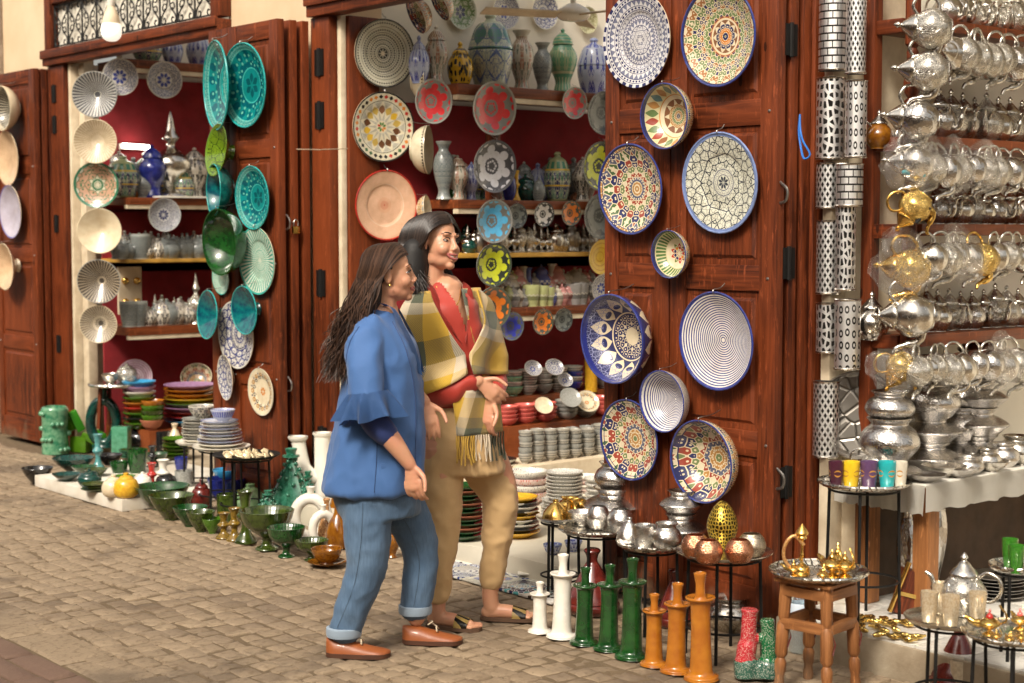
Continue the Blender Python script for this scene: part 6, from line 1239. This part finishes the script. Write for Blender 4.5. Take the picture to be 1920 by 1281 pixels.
# ---- woman in blue jacket
base = gp(745, 1217); S1 = mpp(base)
w1 = thing('person', 'woman with long wavy brown hair in blue ruffled jacket, jeans and brown lace shoes', 'person', base, rz(R(50)))
def A(px, py, y=0.0): return Vector(((px-745)*S1, y, (1217-py)*S1))
hd = A(734, 509, -.01); M1 = Matrix.Translation(hd) @ Matrix.Rotation(R(4), 4, 'Z') @ Matrix.Rotation(R(-3), 4, 'Y') @ Matrix.Scale(.93, 4)
bm = bmesh.new(); head_bm(bm, M1)
limb(bm, [A(718, 590), A(715, 700), A(715, 800), A(712, 890)], [.07, .10, .10, .11])
limb(bm, [A(704, 626, -.12), A(698, 690, -.185), A(706, 762, -.215)], [.038, .038, .040]); limb(bm, [A(706, 762, -.215), A(745, 808, -.225), A(777, 852, -.225)], [.041, .037, .0245])
hand_bm(bm, A(779, 853, -.225), (.12, -.06, -1), (.9, -.35, .1), .55, .98)
limb(bm, [A(714, 626, .12), A(742, 700, .185), A(770, 735, .12), A(796, 752, .03)], [.038, .038, .034, .024]); hand_bm(bm, A(797, 753, .025), (.25, -.15, -1), (.9, .3, .1), .35, .98)
limb(bm, [A(690, 900, -.075), A(688, 1050, -.09), A(655, 1170, -.09), A(652, 1195, -.09)], [.085, .058, .036, .034]); limb(bm, [A(735, 900, .075), A(787, 1030, .10), A(775, 1140, .10), A(778, 1170, .10)], [.085, .058, .036, .034])
body1 = obj('body', from_remesh(bm, .004, 8, 'body'), SKIN, w1); face_parts(w1, M1)
obj('earring', lathe(prof([(0, -.006), (.005, -.003), (.006, .0), (.003, .005), (0, .006)], 2), 10), BRASS, w1, M1 @ Vector((-.0, -.082, -.053)))
# hair: part line over the skull, then down the back in waves
def hair(M, r_, n, ends, M_end, wave, parted, vol=1.0, cover=-.02, back=.1):
    paths = []
    for i in range(n):
        u = r_.random(); sd = r_.choice((-1, 1)); t = r_.uniform(0, 1)
        x0 = .078-.152*t; top = Vector((x0, sd*.006, .112-.035*max(0, t-.35)**2-21*max(0, x0-.03)**2))
        rad = (1.0+.10*u)*vol; ang = r_.uniform(.35, 1.0)
        pts = [M @ top]
        for k in range(1, 5):
            f = k/4; a = f*math.pi*.56
            pts.append(M @ Vector((x0*(1-f)+f*(cover-back*t), sd*(.006*(1-f)+.083*math.sin(a)*rad), .030+(top.z-.030)*math.cos(a)*(1+(rad-1)*.6)-.03*f)))
        p0 = pts[-1]; e, mid = ends(r_, sd, t, u)
        ph = int(r_.uniform(0, 16))*2.3+r_.uniform(-.35, .35); K_ = 9
        for k in range(1, K_+1):
            f = k/K_; b = p0*(1-f)**2+mid*2*f*(1-f)+e*f*f
            pts.append(b+Vector((math.sin(ph+f*11), math.cos(ph*1.3+f*9), 0))*wave*f)
        paths.append(pts)
    return paths
r1 = random.Random(3)
def ends1(r_, sd, t, u):
    q = r_.random(); e = A(622+r_.uniform(-8, 56), 712-abs(r_.gauss(0, 40)), r_.uniform(-.15, .06)); m_ = A(r_.uniform(640, 708), 575+r_.uniform(-12, 14), sd*.095-.03)
    return e, m_
bm = bmesh.new()
ell(bm, M1 @ Vector((-.030, 0, .030)), (.082, .074, .078)); limb(bm, [A(712, 505), A(696, 560, -.02), A(676, 622, -.03), A(650, 685, -.03)], [.055, .060, .050, .016])
obj('hair_base', from_remesh(bm, .008, 4, 'hair'), HB1, w1); bm = bmesh.new(); strands(bm, hair(M1, r1, 1200, ends1, None, .021, True, 1.08, -.016, .112), .0029)
obj('hair', fin(bm, 'hair', 1, True, 80), H1, w1)
JB = cloth('blue_jacket_cloth', (.055, .145, .36), (.04, .11, .29)); JN = cloth('navy_lining', (.012, .03, .14))
bm = bmesh.new()
V, f_ = loft([((1217-y)*S1, (c-745)*S1, yy, rx*S1, ry) for y, c, yy, rx, ry in [(914, 703, 0, 91, .185), (860, 707, 0, 85, .18), (790, 714, 0, 77, .172), (715, 720, 0, 68, .165), (650, 719, 0, 58, .165), (613, 714, 0, 46, .15), (592, 716, 0, 34, .09), (578, 720, 0, 24, .06)]], 56, fold=lambda a, t: .022*math.sin(a*5+1)*max(0, .8-t)+.012*math.sin(a*11)*max(0, .6-t)); bm_grid(bm, V, f_, True)
limb(bm, [A(702, 617, -.12), A(693, 670, -.185), A(700, 738, -.215)], [.054, .060, .062], 18); limb(bm, [A(712, 617, .12), A(740, 700, .185), A(765, 730, .13)], [.062, .066, .055], 18)
jm = from_remesh(bm, .009, 7, 'jacket'); crinkle(jm, .013, 7, 3, (1, 1, .4)); crinkle(jm, .006, 15, 1, (1, 1, .7)); jk = obj('jacket', jm, JB, w1)
def ruffle(c, ax, r0, r1_, drop, n, name, m, amp=.018):
    ax = Vector(ax).normalized(); u_ = ax.orthogonal().normalized(); v_ = ax.cross(u_); V = np.zeros((120, 6, 3))
    for i in range(120):
        a = 2*math.pi*i/120
        for j in range(6):
            t = j/5; wv = 1-2*abs(math.sin(a*n*.5+.6*math.sin(a*2))); rr = r0+(r1_-r0)*t**.8+amp*t*wv
            V[i, j] = Vector(c)+ax*(drop*t+.008*t*math.cos(a*n*.5))+(u_*math.cos(a)+v_*math.sin(a))*rr
    return obj(name, grid_mesh(V, True, thick=.003), m, jk)
ruffle(A(702, 722, -.212), (.12, -.05, -1), .072, .118, .095, 9, 'ruffle', JB, .030)
bm = bmesh.new(); limb(bm, [A(703, 745, -.215), A(716, 776, -.219), A(735, 797, -.223)], [.054, .052, .046], 18); obj('inner_sleeve', from_remesh(bm, .008, 3, 'sleeve'), JN, jk)
bm = bmesh.new()                                                  # lapels and front edge
for y_ in (-.06, .06):
    pts = [A(722, 572, y_*.9), A(742, 578, y_*1.1), A(760, 610, y_*1.25), A(779, 650, y_*1.1), A(791, 700, y_*.9)]; wd = [.012, .022, .036, .034, .012]; sp_ = spl(pts, 5); ws_ = [q.x for q in spl([(q, 0, 0) for q in wd], 5)]
    V = np.array([[p+Vector((.010-.02*k, (1 if y_ > 0 else -1)*(w_*k), .012*k)) for k in (0, .5, 1)] for p, w_ in zip(sp_, ws_)]); bm_grid(bm, V, False)
bmesh.ops.solidify(bm, geom=bm.faces[:], thickness=.004); obj('lapel', fin(bm, 'lapel', 1, True, 60), JB, jk)
obj('pocket_flap', box((-.05, -.004, -.012), (.05, .004, .012), .004), JB, jk, A(748, 858, -.176), rz(R(14)))
DEN = G('blue_denim'); x, y, z = DEN.xyz(); f = DEN.noise(5, 5); tw = DEN.noise(160, 2, DEN.vec(x, y, z*.15)); DEN.color(DEN.mix(tw, DEN.mix(((f-.4)*3)._m('MAXIMUM', 0.0)._m('MINIMUM', 1.0), (.075, .14, .235), (.15, .235, .34)), (.05, .095, .165))); DEN.setp(rough=.8, sheen=.1); DEN.bump(tw*.6+DEN.noise(18, 4), .5, .004)
bm = bmesh.new(); V, f_ = loft([((1217-y)*S1, (c-745)*S1, 0, rx*S1, ry) for y, c, rx, ry in [(960, 712, 74, .15), (920, 708, 80, .165), (880, 708, 74, .155)]], 40); bm_grid(bm, V, f_, True)
limb(bm, [A(692, 930, -.075), A(694, 1000, -.085), A(690, 1060, -.09), A(668, 1120, -.09), A(652, 1168, -.09)], [.090, .083, .071, .061, .056], 20); limb(bm, [A(735, 930, .075), A(765, 980, .09), A(785, 1035, .10), A(783, 1100, .10), A(776, 1150, .10)], [.090, .080, .068, .060, .055], 20)
jm = from_remesh(bm, .009, 4, 'jeans'); crinkle(jm, .005, 8, 8, (1, 1, 1.0)); crinkle(jm, .003, 19, 4, (1.3, 1.3, .9)); jn = obj('jeans', jm, DEN.m, w1)
SEAM = cloth('seam_thread', (.045, .075, .12))
def seam(o, pts, rad, m, name='seam', y=-1):
    T = bvh(o); out = []
    for p in spl(pts, 6):
        h = T.ray_cast(Vector((p.x, y, p.z)), Vector((0, 1, 0)))
        if h[0] is not None: out.append(h[0]-Vector((0, .0012, 0)))
    if len(out) > 3: obj(name, tube(out, rad, 5), m, o)
seam(jn, [A(690, 925), A(686, 1000), A(672, 1080), A(640, 1160)], .0010, SEAM); seam(jn, [A(752, 960), A(772, 1000), A(786, 1060), A(775, 1142)], .0010, SEAM)
DKB = cloth('dark_blue_seam', (.02, .06, .18)); seam(jk, [A(718, 800), A(716, 850), A(712, 905)], .0018, DKB); seam(jk, [A(686, 606), A(668, 640), A(662, 690), A(664, 720)], .0022, DKB, 'armhole_seam'); seam(jk, [A(742, 600), A(768, 650), A(782, 720), A(784, 800), A(783, 905)], .003, DKB, 'front_edge')  # seam and edge lines in a darker blue than the jacket
CUF = cloth('faded_denim_cuff', (.30, .38, .47)); 
for c, rr in ((A(650, 1172, -.09), .060), (A(776, 1153, .10), .058)):
    obj('cuff', lathe([(rr*.8, -.012), (rr+.004, -.016), (rr+.007, -.004), (rr+.006, .016), (rr-.004, .02), (rr*.85, .01)], 28), CUF, jn, c)
LEA = cloth('tan_woven_leather', (.34, .10, .026), (.22, .055, .014), .45, 700, 0, coat=.2); SOLE = mat('brown_sole', (.10, .035, .015), rough=.6)
for (tx, ty), (hx, hy), yy in (((736, 1232), (618, 1222), -.09), ((866, 1204), (752, 1200), .10)):
    h_ = A(hx, 0, yy); h_.z = 0; t_ = A(tx, 0, yy-.02); t_.z = 0
    o, d = shoe(w1, t_, h_, LEA, SOLE)
    obj('lace', cached('lace', lambda: fin(bm_tube(bm_tube(bmesh.new(), spl([(.10, -.02, .075), (.115, .0, .083), (.10, .02, .08), (.125, .025, .06)], 3), .003, 5), spl([(.135, -.025, .05), (.13, 0, .066), (.135, .025, .05)], 3), .003, 5), 'lace', 1)), CREAM, o)
# ---- woman with the shawl
base = gp(885, 1168); S2 = mpp(base)
w2 = thing('person', 'smiling woman with black hair in red blouse, plaid shawl and khaki trousers', 'person', base, rz(R(50)))
def B(px, py, y=0.0): return Vector(((px-885)*S2, y, (1168-py)*S2))
FA = R(-38); fx = Vector((math.cos(R(-62)), math.sin(R(-62)), 0)); rt2 = Vector((fx.y, -fx.x, 0))          # chest direction, her right
M2 = Matrix.Translation(B(822, 452, -.01)) @ Matrix.Rotation(FA, 4, 'Z') @ Matrix.Rotation(R(-4), 4, 'Y') @ Matrix.Rotation(R(-5), 4, 'X') @ Matrix.Scale(.98, 4)
bm = bmesh.new(); head_bm(bm, M2, 1)
C2 = lambda px, py, r_=0.0, f=0.0: B(px, py)+rt2*r_+fx*f
limb(bm, [C2(838, 548), C2(845, 640), C2(850, 720), C2(852, 800)], [.075, .10, .095, .11])
limb(bm, [C2(838, 588, .135), C2(855, 640, .17), C2(856, 718, .16, .02)], [.042, .039, .034]); limb(bm, [C2(856, 718, .16, .02), C2(864, 722, .10, .12), C2(862, 706, .0, .17)], [.036, .034, .023])
hand_bm(bm, C2(863, 706, .0, .17), (.75, .05, -.65), (.6, .12, .75), .5, .95)
limb(bm, [C2(842, 588, -.135), C2(853, 650, -.16), C2(873, 715, -.14)], [.040, .036, .031]); limb(bm, [C2(873, 715, -.14), C2(879, 738, -.07, .10), C2(885, 742, -.01, .15)], [.033, .03, .023]); hand_bm(bm, C2(884, 743, -.01, .15), (-.2, -.1, -.95), (.6, -.3, .4), .6, .98)
limb(bm, [B(828, 830, -.07), B(832, 960, -.07), B(822, 1110, -.07), B(822, 1150, -.07)], [.09, .06, .036, .033]); limb(bm, [B(895, 830, .06), B(945, 940, .05), B(920, 1100, .06), B(922, 1145, .06)], [.09, .06, .036, .033])
for fx_, fy_, yy, an in ((830, 1152, -.07, -24), (930, 1148, .06, -8)):
    h0 = B(fx_, fy_, yy); dv = Vector((math.cos(R(an)), math.sin(R(an)), 0)); sv = Vector((-dv.y, dv.x, 0)); g0 = Vector((h0.x, h0.y, .018))
    limb(bm, [g0-dv*.035+Vector((0, 0, .012)), g0+dv*.04+Vector((0, 0, .016)), g0+dv*.12+Vector((0, 0, .004))], [.028, .030, .022], 12)
    for k in range(5): q = g0+dv*(.135+.016*(1-abs(k-1)*.5))+sv*(.030-.014*k); limb(bm, [q-dv*.04, q+dv*.012], [.0105, .009 if k else .011], 8, 2)
obj('body', from_remesh(bm, .004, 8, 'body'), SKIN, w2); face_parts(w2, M2, 1)
r2 = random.Random(9)
def ends2(r_, sd, t, u):
    if sd < 0: e = B(r_.uniform(772, 812), 552-abs(r_.gauss(0, 12)), r_.uniform(-.12, .02)); m_ = B(r_.uniform(762, 786), 486, -.08)
    else: e = B(r_.uniform(800, 858), 540-abs(r_.gauss(0, 12)), r_.uniform(.04, .11)); m_ = B(r_.uniform(800, 830), 486, .11)
    return e, m_
bm = bmesh.new(); ell(bm, M2 @ Vector((-.034, 0, .034)), (.084, .080, .082)); limb(bm, [B(800, 450, .01), B(796, 500, .01), B(798, 540, .0)], [.066, .066, .05]); limb(bm, [B(782, 470, -.055), B(780, 510, -.06), B(788, 545, -.07)], [.05, .054, .032])
obj('hair_base', from_remesh(bm, .008, 4, 'hair'), HB2, w2); bm = bmesh.new(); strands(bm, hair(M2, r2, 1000, ends2, None, .004, True, 1.12, .026, .145), .0032); obj('hair', fin(bm, 'hair', 1, True, 80), H2, w2)
RB = cloth('red_blouse_cloth', (.42, .035, .018), (.32, .022, .012), .6)
bm = bmesh.new()
V, f_ = loft([((1168-y)*S2, (c-885)*S2, yy, rx, ry) for y, c, yy, rx, ry in [(790, 856, 0, .140, .145), (740, 855, 0, .125, .135), (690, 852, 0, .12, .13), (630, 850, 0, .13, .14), (584, 842, 0, .12, .145), (566, 841, 0, .112, .135), (552, 840, 0, .088, .10), (540, 838, 0, .068, .074), (530, 837, 0, .060, .062)]], 44, fold=lambda a, t: .02*math.sin(a*7)); bm_grid(bm, V, f_, True)
limb(bm, [C2(838, 584, .135), C2(855, 640, .17), C2(856, 718, .162, .02)], [.050, .049, .052], 18); limb(bm, [C2(856, 718, .162, .02), C2(864, 724, .11, .11), C2(862, 712, .03, .155)], [.052, .056, .036], 18); limb(bm, [C2(842, 584, -.135), C2(853, 650, -.16), C2(873, 714, -.14)], [.048, .047, .044], 18); limb(bm, [C2(873, 714, -.14), C2(878, 732, -.08, .09)], [.044, .036], 16)
jm = from_remesh(bm, .009, 5, 'blouse'); crinkle(jm, .008, 11, 5)
b_ = bmesh.new(); b_.from_mesh(jm); kill = []
for f_ in b_.faces:
    c_ = f_.calc_center_median(); t_ = ((1168-c_.z/S2)-528)/95; q_ = c_-B(838+8*t_, 0); 
    if t_ < 1 and q_.x*fx.x+q_.y*fx.y > .02 and abs(q_.x*rt2.x+q_.y*rt2.y) < .046*(1-max(t_, 0)): kill.append(f_)
bmesh.ops.delete(b_, geom=kill, context='FACES'); b_.to_mesh(jm); b_.free()
bl2 = obj('blouse', jm, RB, w2)
bm = bmesh.new()                                                  # open collar: skin V and two lapels
V = np.array([[C2(828+8*t, 540+t*92, 0, .074+.060*t-.022*abs(a)/40*(1-t)) + rt2*(-a/40*.05*(1-t)) for a in (-40, -20, 0, 20, 40)] for t in np.linspace(0, 1, 7)]); bm_grid(bm, V, False); bmesh.ops.solidify(bm, geom=bm.faces[:], thickness=.006); obj('neckline', fin(bm, 'neck', 1, True, 60), SKIN, bl2)
for s in (-1, 1):
    pts = [C2(835, 534, s*.055, .015), C2(829, 550, s*.060, .090), C2(829, 590, s*.044, .142), C2(835, 642, s*.004, .170)]; sp_ = spl(pts, 5); bm = bmesh.new()
    V = np.array([[p+rt2*(s*.034*k*math.sin(math.pi*min(1, .25+i/len(sp_)*.75)))+fx*(.010*math.sin(k*2.2)-.012*k)+Vector((0, 0, .012*k)) for k in (0, .35, .7, 1)] for i, p in enumerate(sp_)]); bm_grid(bm, V, False); bmesh.ops.solidify(bm, geom=bm.faces[:], thickness=.004); obj('collar', fin(bm, 'collar', 1, True, 60), RB, bl2)
obj('necklace', tube(spl([C2(831, 536, .05, .05), C2(828, 560, .025, .100), C2(830, 572, 0, .112), C2(832, 560, -.025, .100), C2(835, 536, -.05, .05)], 4), .0022, 5), BRASS, w2)
KH = cloth('khaki_cotton', (.60, .40, .19), (.50, .32, .145), .8)
bm = bmesh.new(); V, f_ = loft([((1168-y)*S2, (c-885)*S2, 0, rx*S2, ry) for y, c, rx, ry in [(880, 866, 80, .15), (830, 860, 74, .165), (780, 854, 66, .15), (755, 852, 62, .14)]], 40); bm_grid(bm, V, f_, True)
limb(bm, [B(832, 850, -.06), B(830, 900, -.07), B(832, 970, -.07), B(826, 1050, -.07), B(822, 1104, -.07)], [.090, .081, .066, .054, .046], 20); limb(bm, [B(888, 850, .05), B(918, 895, .05), B(938, 945, .04), B(930, 1020, .05), B(920, 1092, .06)], [.090, .081, .066, .055, .046], 20)
jm = from_remesh(bm, .009, 4, 'trousers'); crinkle(jm, .007, 10, 2, (.8, .8, .9)); crinkle(jm, .004, 22, 4); obj('trousers', jm, KH, w2)
# shawl
PL = G('plaid_wool_shawl'); x, y, z = PL.xyz('UV'); wv = ((x*620).sin()*(y*620).sin()); cY, cG, cC, cO = (.56, .34, .03), (.075, .085, .05), (.60, .50, .36), (.30, .19, .04)
a_ = PL.ramp((x*1.0).fract(), [(0, cY), (.14, cC), (.24, cG), (.40, cO), (.52, cY), (.70, cC), (.80, cG), (.92, cY)], True); b_ = PL.ramp((y*1.0).fract(), [(0, cY), (.2, cG), (.36, cC), (.46, cY), (.68, cO), (.8, cG), (.9, cC)], True)
tw = ((x*420+y*420).sin()).gt(0.0); PL.color(PL.mix(tw*.5+.2, a_, b_)); PL.setp(rough=.9, sheen=.3); PL.bump(wv*.5+PL.noise(90, 3), .5, .004)
def uvgrid(V, su, sv, thick=.006, uo=0, vo=0):
    me = grid_mesh(V); nu, nv = V.shape[:2]; uv = me.uv_layers.new(name='UVMap'); 
    for l in me.loops: i, j = divmod(l.vertex_index, nv); uv.data[l.index].uv = (uo+i/(nu-1)*su+.35*j/(nv-1)*sv, vo+j/(nv-1)*sv-.12*i/(nu-1)*su)
    b = bmesh.new(); b.from_mesh(me); bmesh.ops.solidify(b, geom=b.faces[:], thickness=-thick); b.to_mesh(me); b.free(); me.polygons.foreach_set('use_smooth', [True]*len(me.polygons)); return me
T1 = bvh(bl2)
nA, nL = 96, 30; base_a = math.atan2(fx.y, fx.x); RR = np.zeros((nA, nL)); PZ = np.zeros((nA, nL)); AN = np.zeros((nA, nL)); ax0 = B(843, 600)
for i in range(nA):
    u = i/(nA-1)
    for j in range(nL):
        t = j/(nL-1); op = .95*(1-min(1, t/.80))**.75+.05; rel = op+u*(2*math.pi-2*op); side = abs(math.sin(rel))
        zt = (1168-531)*S2-.035*max(0, math.sin(rel))*0-.03*side; zb = (1168-(692+48*math.sin(min(1, max(0, (u-.35)/.65))*math.pi)+16*math.sin(u*math.pi)))*S2
        z_ = zt+(zb-zt)*t**1.15; AN[i, j] = base_a+rel; PZ[i, j] = z_
        dv = Vector((math.cos(AN[i, j]), math.sin(AN[i, j]), 0)); r0 = .078+.05*t
        for dz in (0, .02, -.02):
            h = T1.ray_cast(Vector((ax0.x, ax0.y, z_+dz))+dv*.6, -dv)
            if h[0] is not None: r0 = max(r0, (Vector((h[0].x, h[0].y, 0))-Vector((ax0.x, ax0.y, 0))).dot(dv)+.018)
        RR[i, j] = r0
for _ in range(10):
    Q = np.pad(RR, 1, mode='edge'); RR = np.maximum(RR*.985, .25*(Q[:-2, 1:-1]+Q[2:, 1:-1]+Q[1:-1, :-2]+Q[1:-1, 2:]))
V = np.zeros((nA, nL, 3))
for i in range(nA):
    for j in range(nL):
        u, t = i/(nA-1), j/(nL-1); fold_ = 1+.035*math.sin(u*34+t*7)*t+.03*math.sin(u*15-t*11)
        V[i, j] = (ax0.x+RR[i, j]*fold_*math.cos(AN[i, j]), ax0.y+RR[i, j]*fold_*math.sin(AN[i, j]), PZ[i, j])
sh = obj('shawl', uvgrid(V, 2.0, .75), PL.m, w2)
V1 = np.zeros((14, 24, 3))
for i in range(14):
    for j in range(24):
        t = j/23; u = i/13; V1[i, j] = B(868+34*u*(1-.3*t)+40*t, 540+t*165, -.055-.06*math.sin(math.pi*min(1, t*1.1))+.12*u-.012*math.sin(u*8+t*2))
obj('shawl_end', uvgrid(V1, .4, .9, uo=.3, vo=.2), PL.m, sh)
V2 = np.zeros((20, 14, 3))
for i in range(20):
    for j in range(14):
        t = j/13; u = i/19; V2[i, j] = B(852+84*u+8*t, 722+t*82, -.195+.15*u*u+.010*math.sin(u*13+t*2))
obj('shawl_end', uvgrid(V2, .45, .5, uo=.0, vo=.4), PL.m, sh)
FR = [cloth('fringe_mustard', (.50, .30, .04)), cloth('fringe_cream', (.6, .5, .36)), cloth('fringe_dark', (.07, .08, .05))]
for k in range(34):
    u = k/33; p = Vector(V2[min(19, int(u*19.9)), -1])
    q = [p, p+Vector((r2.uniform(-.006, .006), r2.uniform(-.006, .006), -.04)), p+Vector((r2.uniform(-.012, .012), r2.uniform(-.01, .01), -.085-r2.uniform(0, .03)))]
    obj('fringe', tube(spl(q, 3), .0034, 5), FR[0 if u < .4 else 1 if u < .7 else 2], sh)
# sandals
SB = pat('black_gold_strap', (.02, .015, .01), [('check', -9, 9, 40, (.5, .35, .12))]); SS = mat('sandal_sole', (.12, .06, .03), rough=.7)
for fx_, yy, an in ((830, -.07, -24), (930, .06, -8)):
    h0 = B(fx_, 1150, yy); h0.z = 0; dv = Vector((math.cos(R(an)), math.sin(R(an)), 0)); sd_ = empty('sandal', h0-dv*.065, rz(R(an)), 1, w2)
    bm = bmesh.new(); loop = [(.235*t, .040*(.8+.3*math.sin(t*2.6))*(1-max(0, (t-.85)/.15)**2*.6)*(1-max(0, (.1-t)/.1)**2*.5)) for t in np.linspace(0, 1, 12)]; loop = loop+[(a, -b) for a, b in loop[::-1]]
    lo = [bm.verts.new((a, b, 0)) for a, b in loop]; hi = [bm.verts.new((a, b, .014)) for a, b in loop]; bm.faces.new(lo[::-1]); bm.faces.new(hi)
    for i in range(len(loop)): j = (i+1) % len(loop); bm.faces.new((lo[i], lo[j], hi[j], hi[i]))
    obj('sole', fin(bm, 'sole', 1, True, 40), SS, sd_)
    V = np.array([[(.135+.055*b, .044*math.cos(a)*(1-.1*b), .008+.052*math.sin(a)*(1-.28*b)) for b in np.linspace(0, 1, 5)] for a in np.linspace(0, math.pi, 16)]); obj('strap', grid_mesh(V, thick=.004), SB, sd_)
bpy.data.scenes.remove(bpy.data.scenes['workshop'])
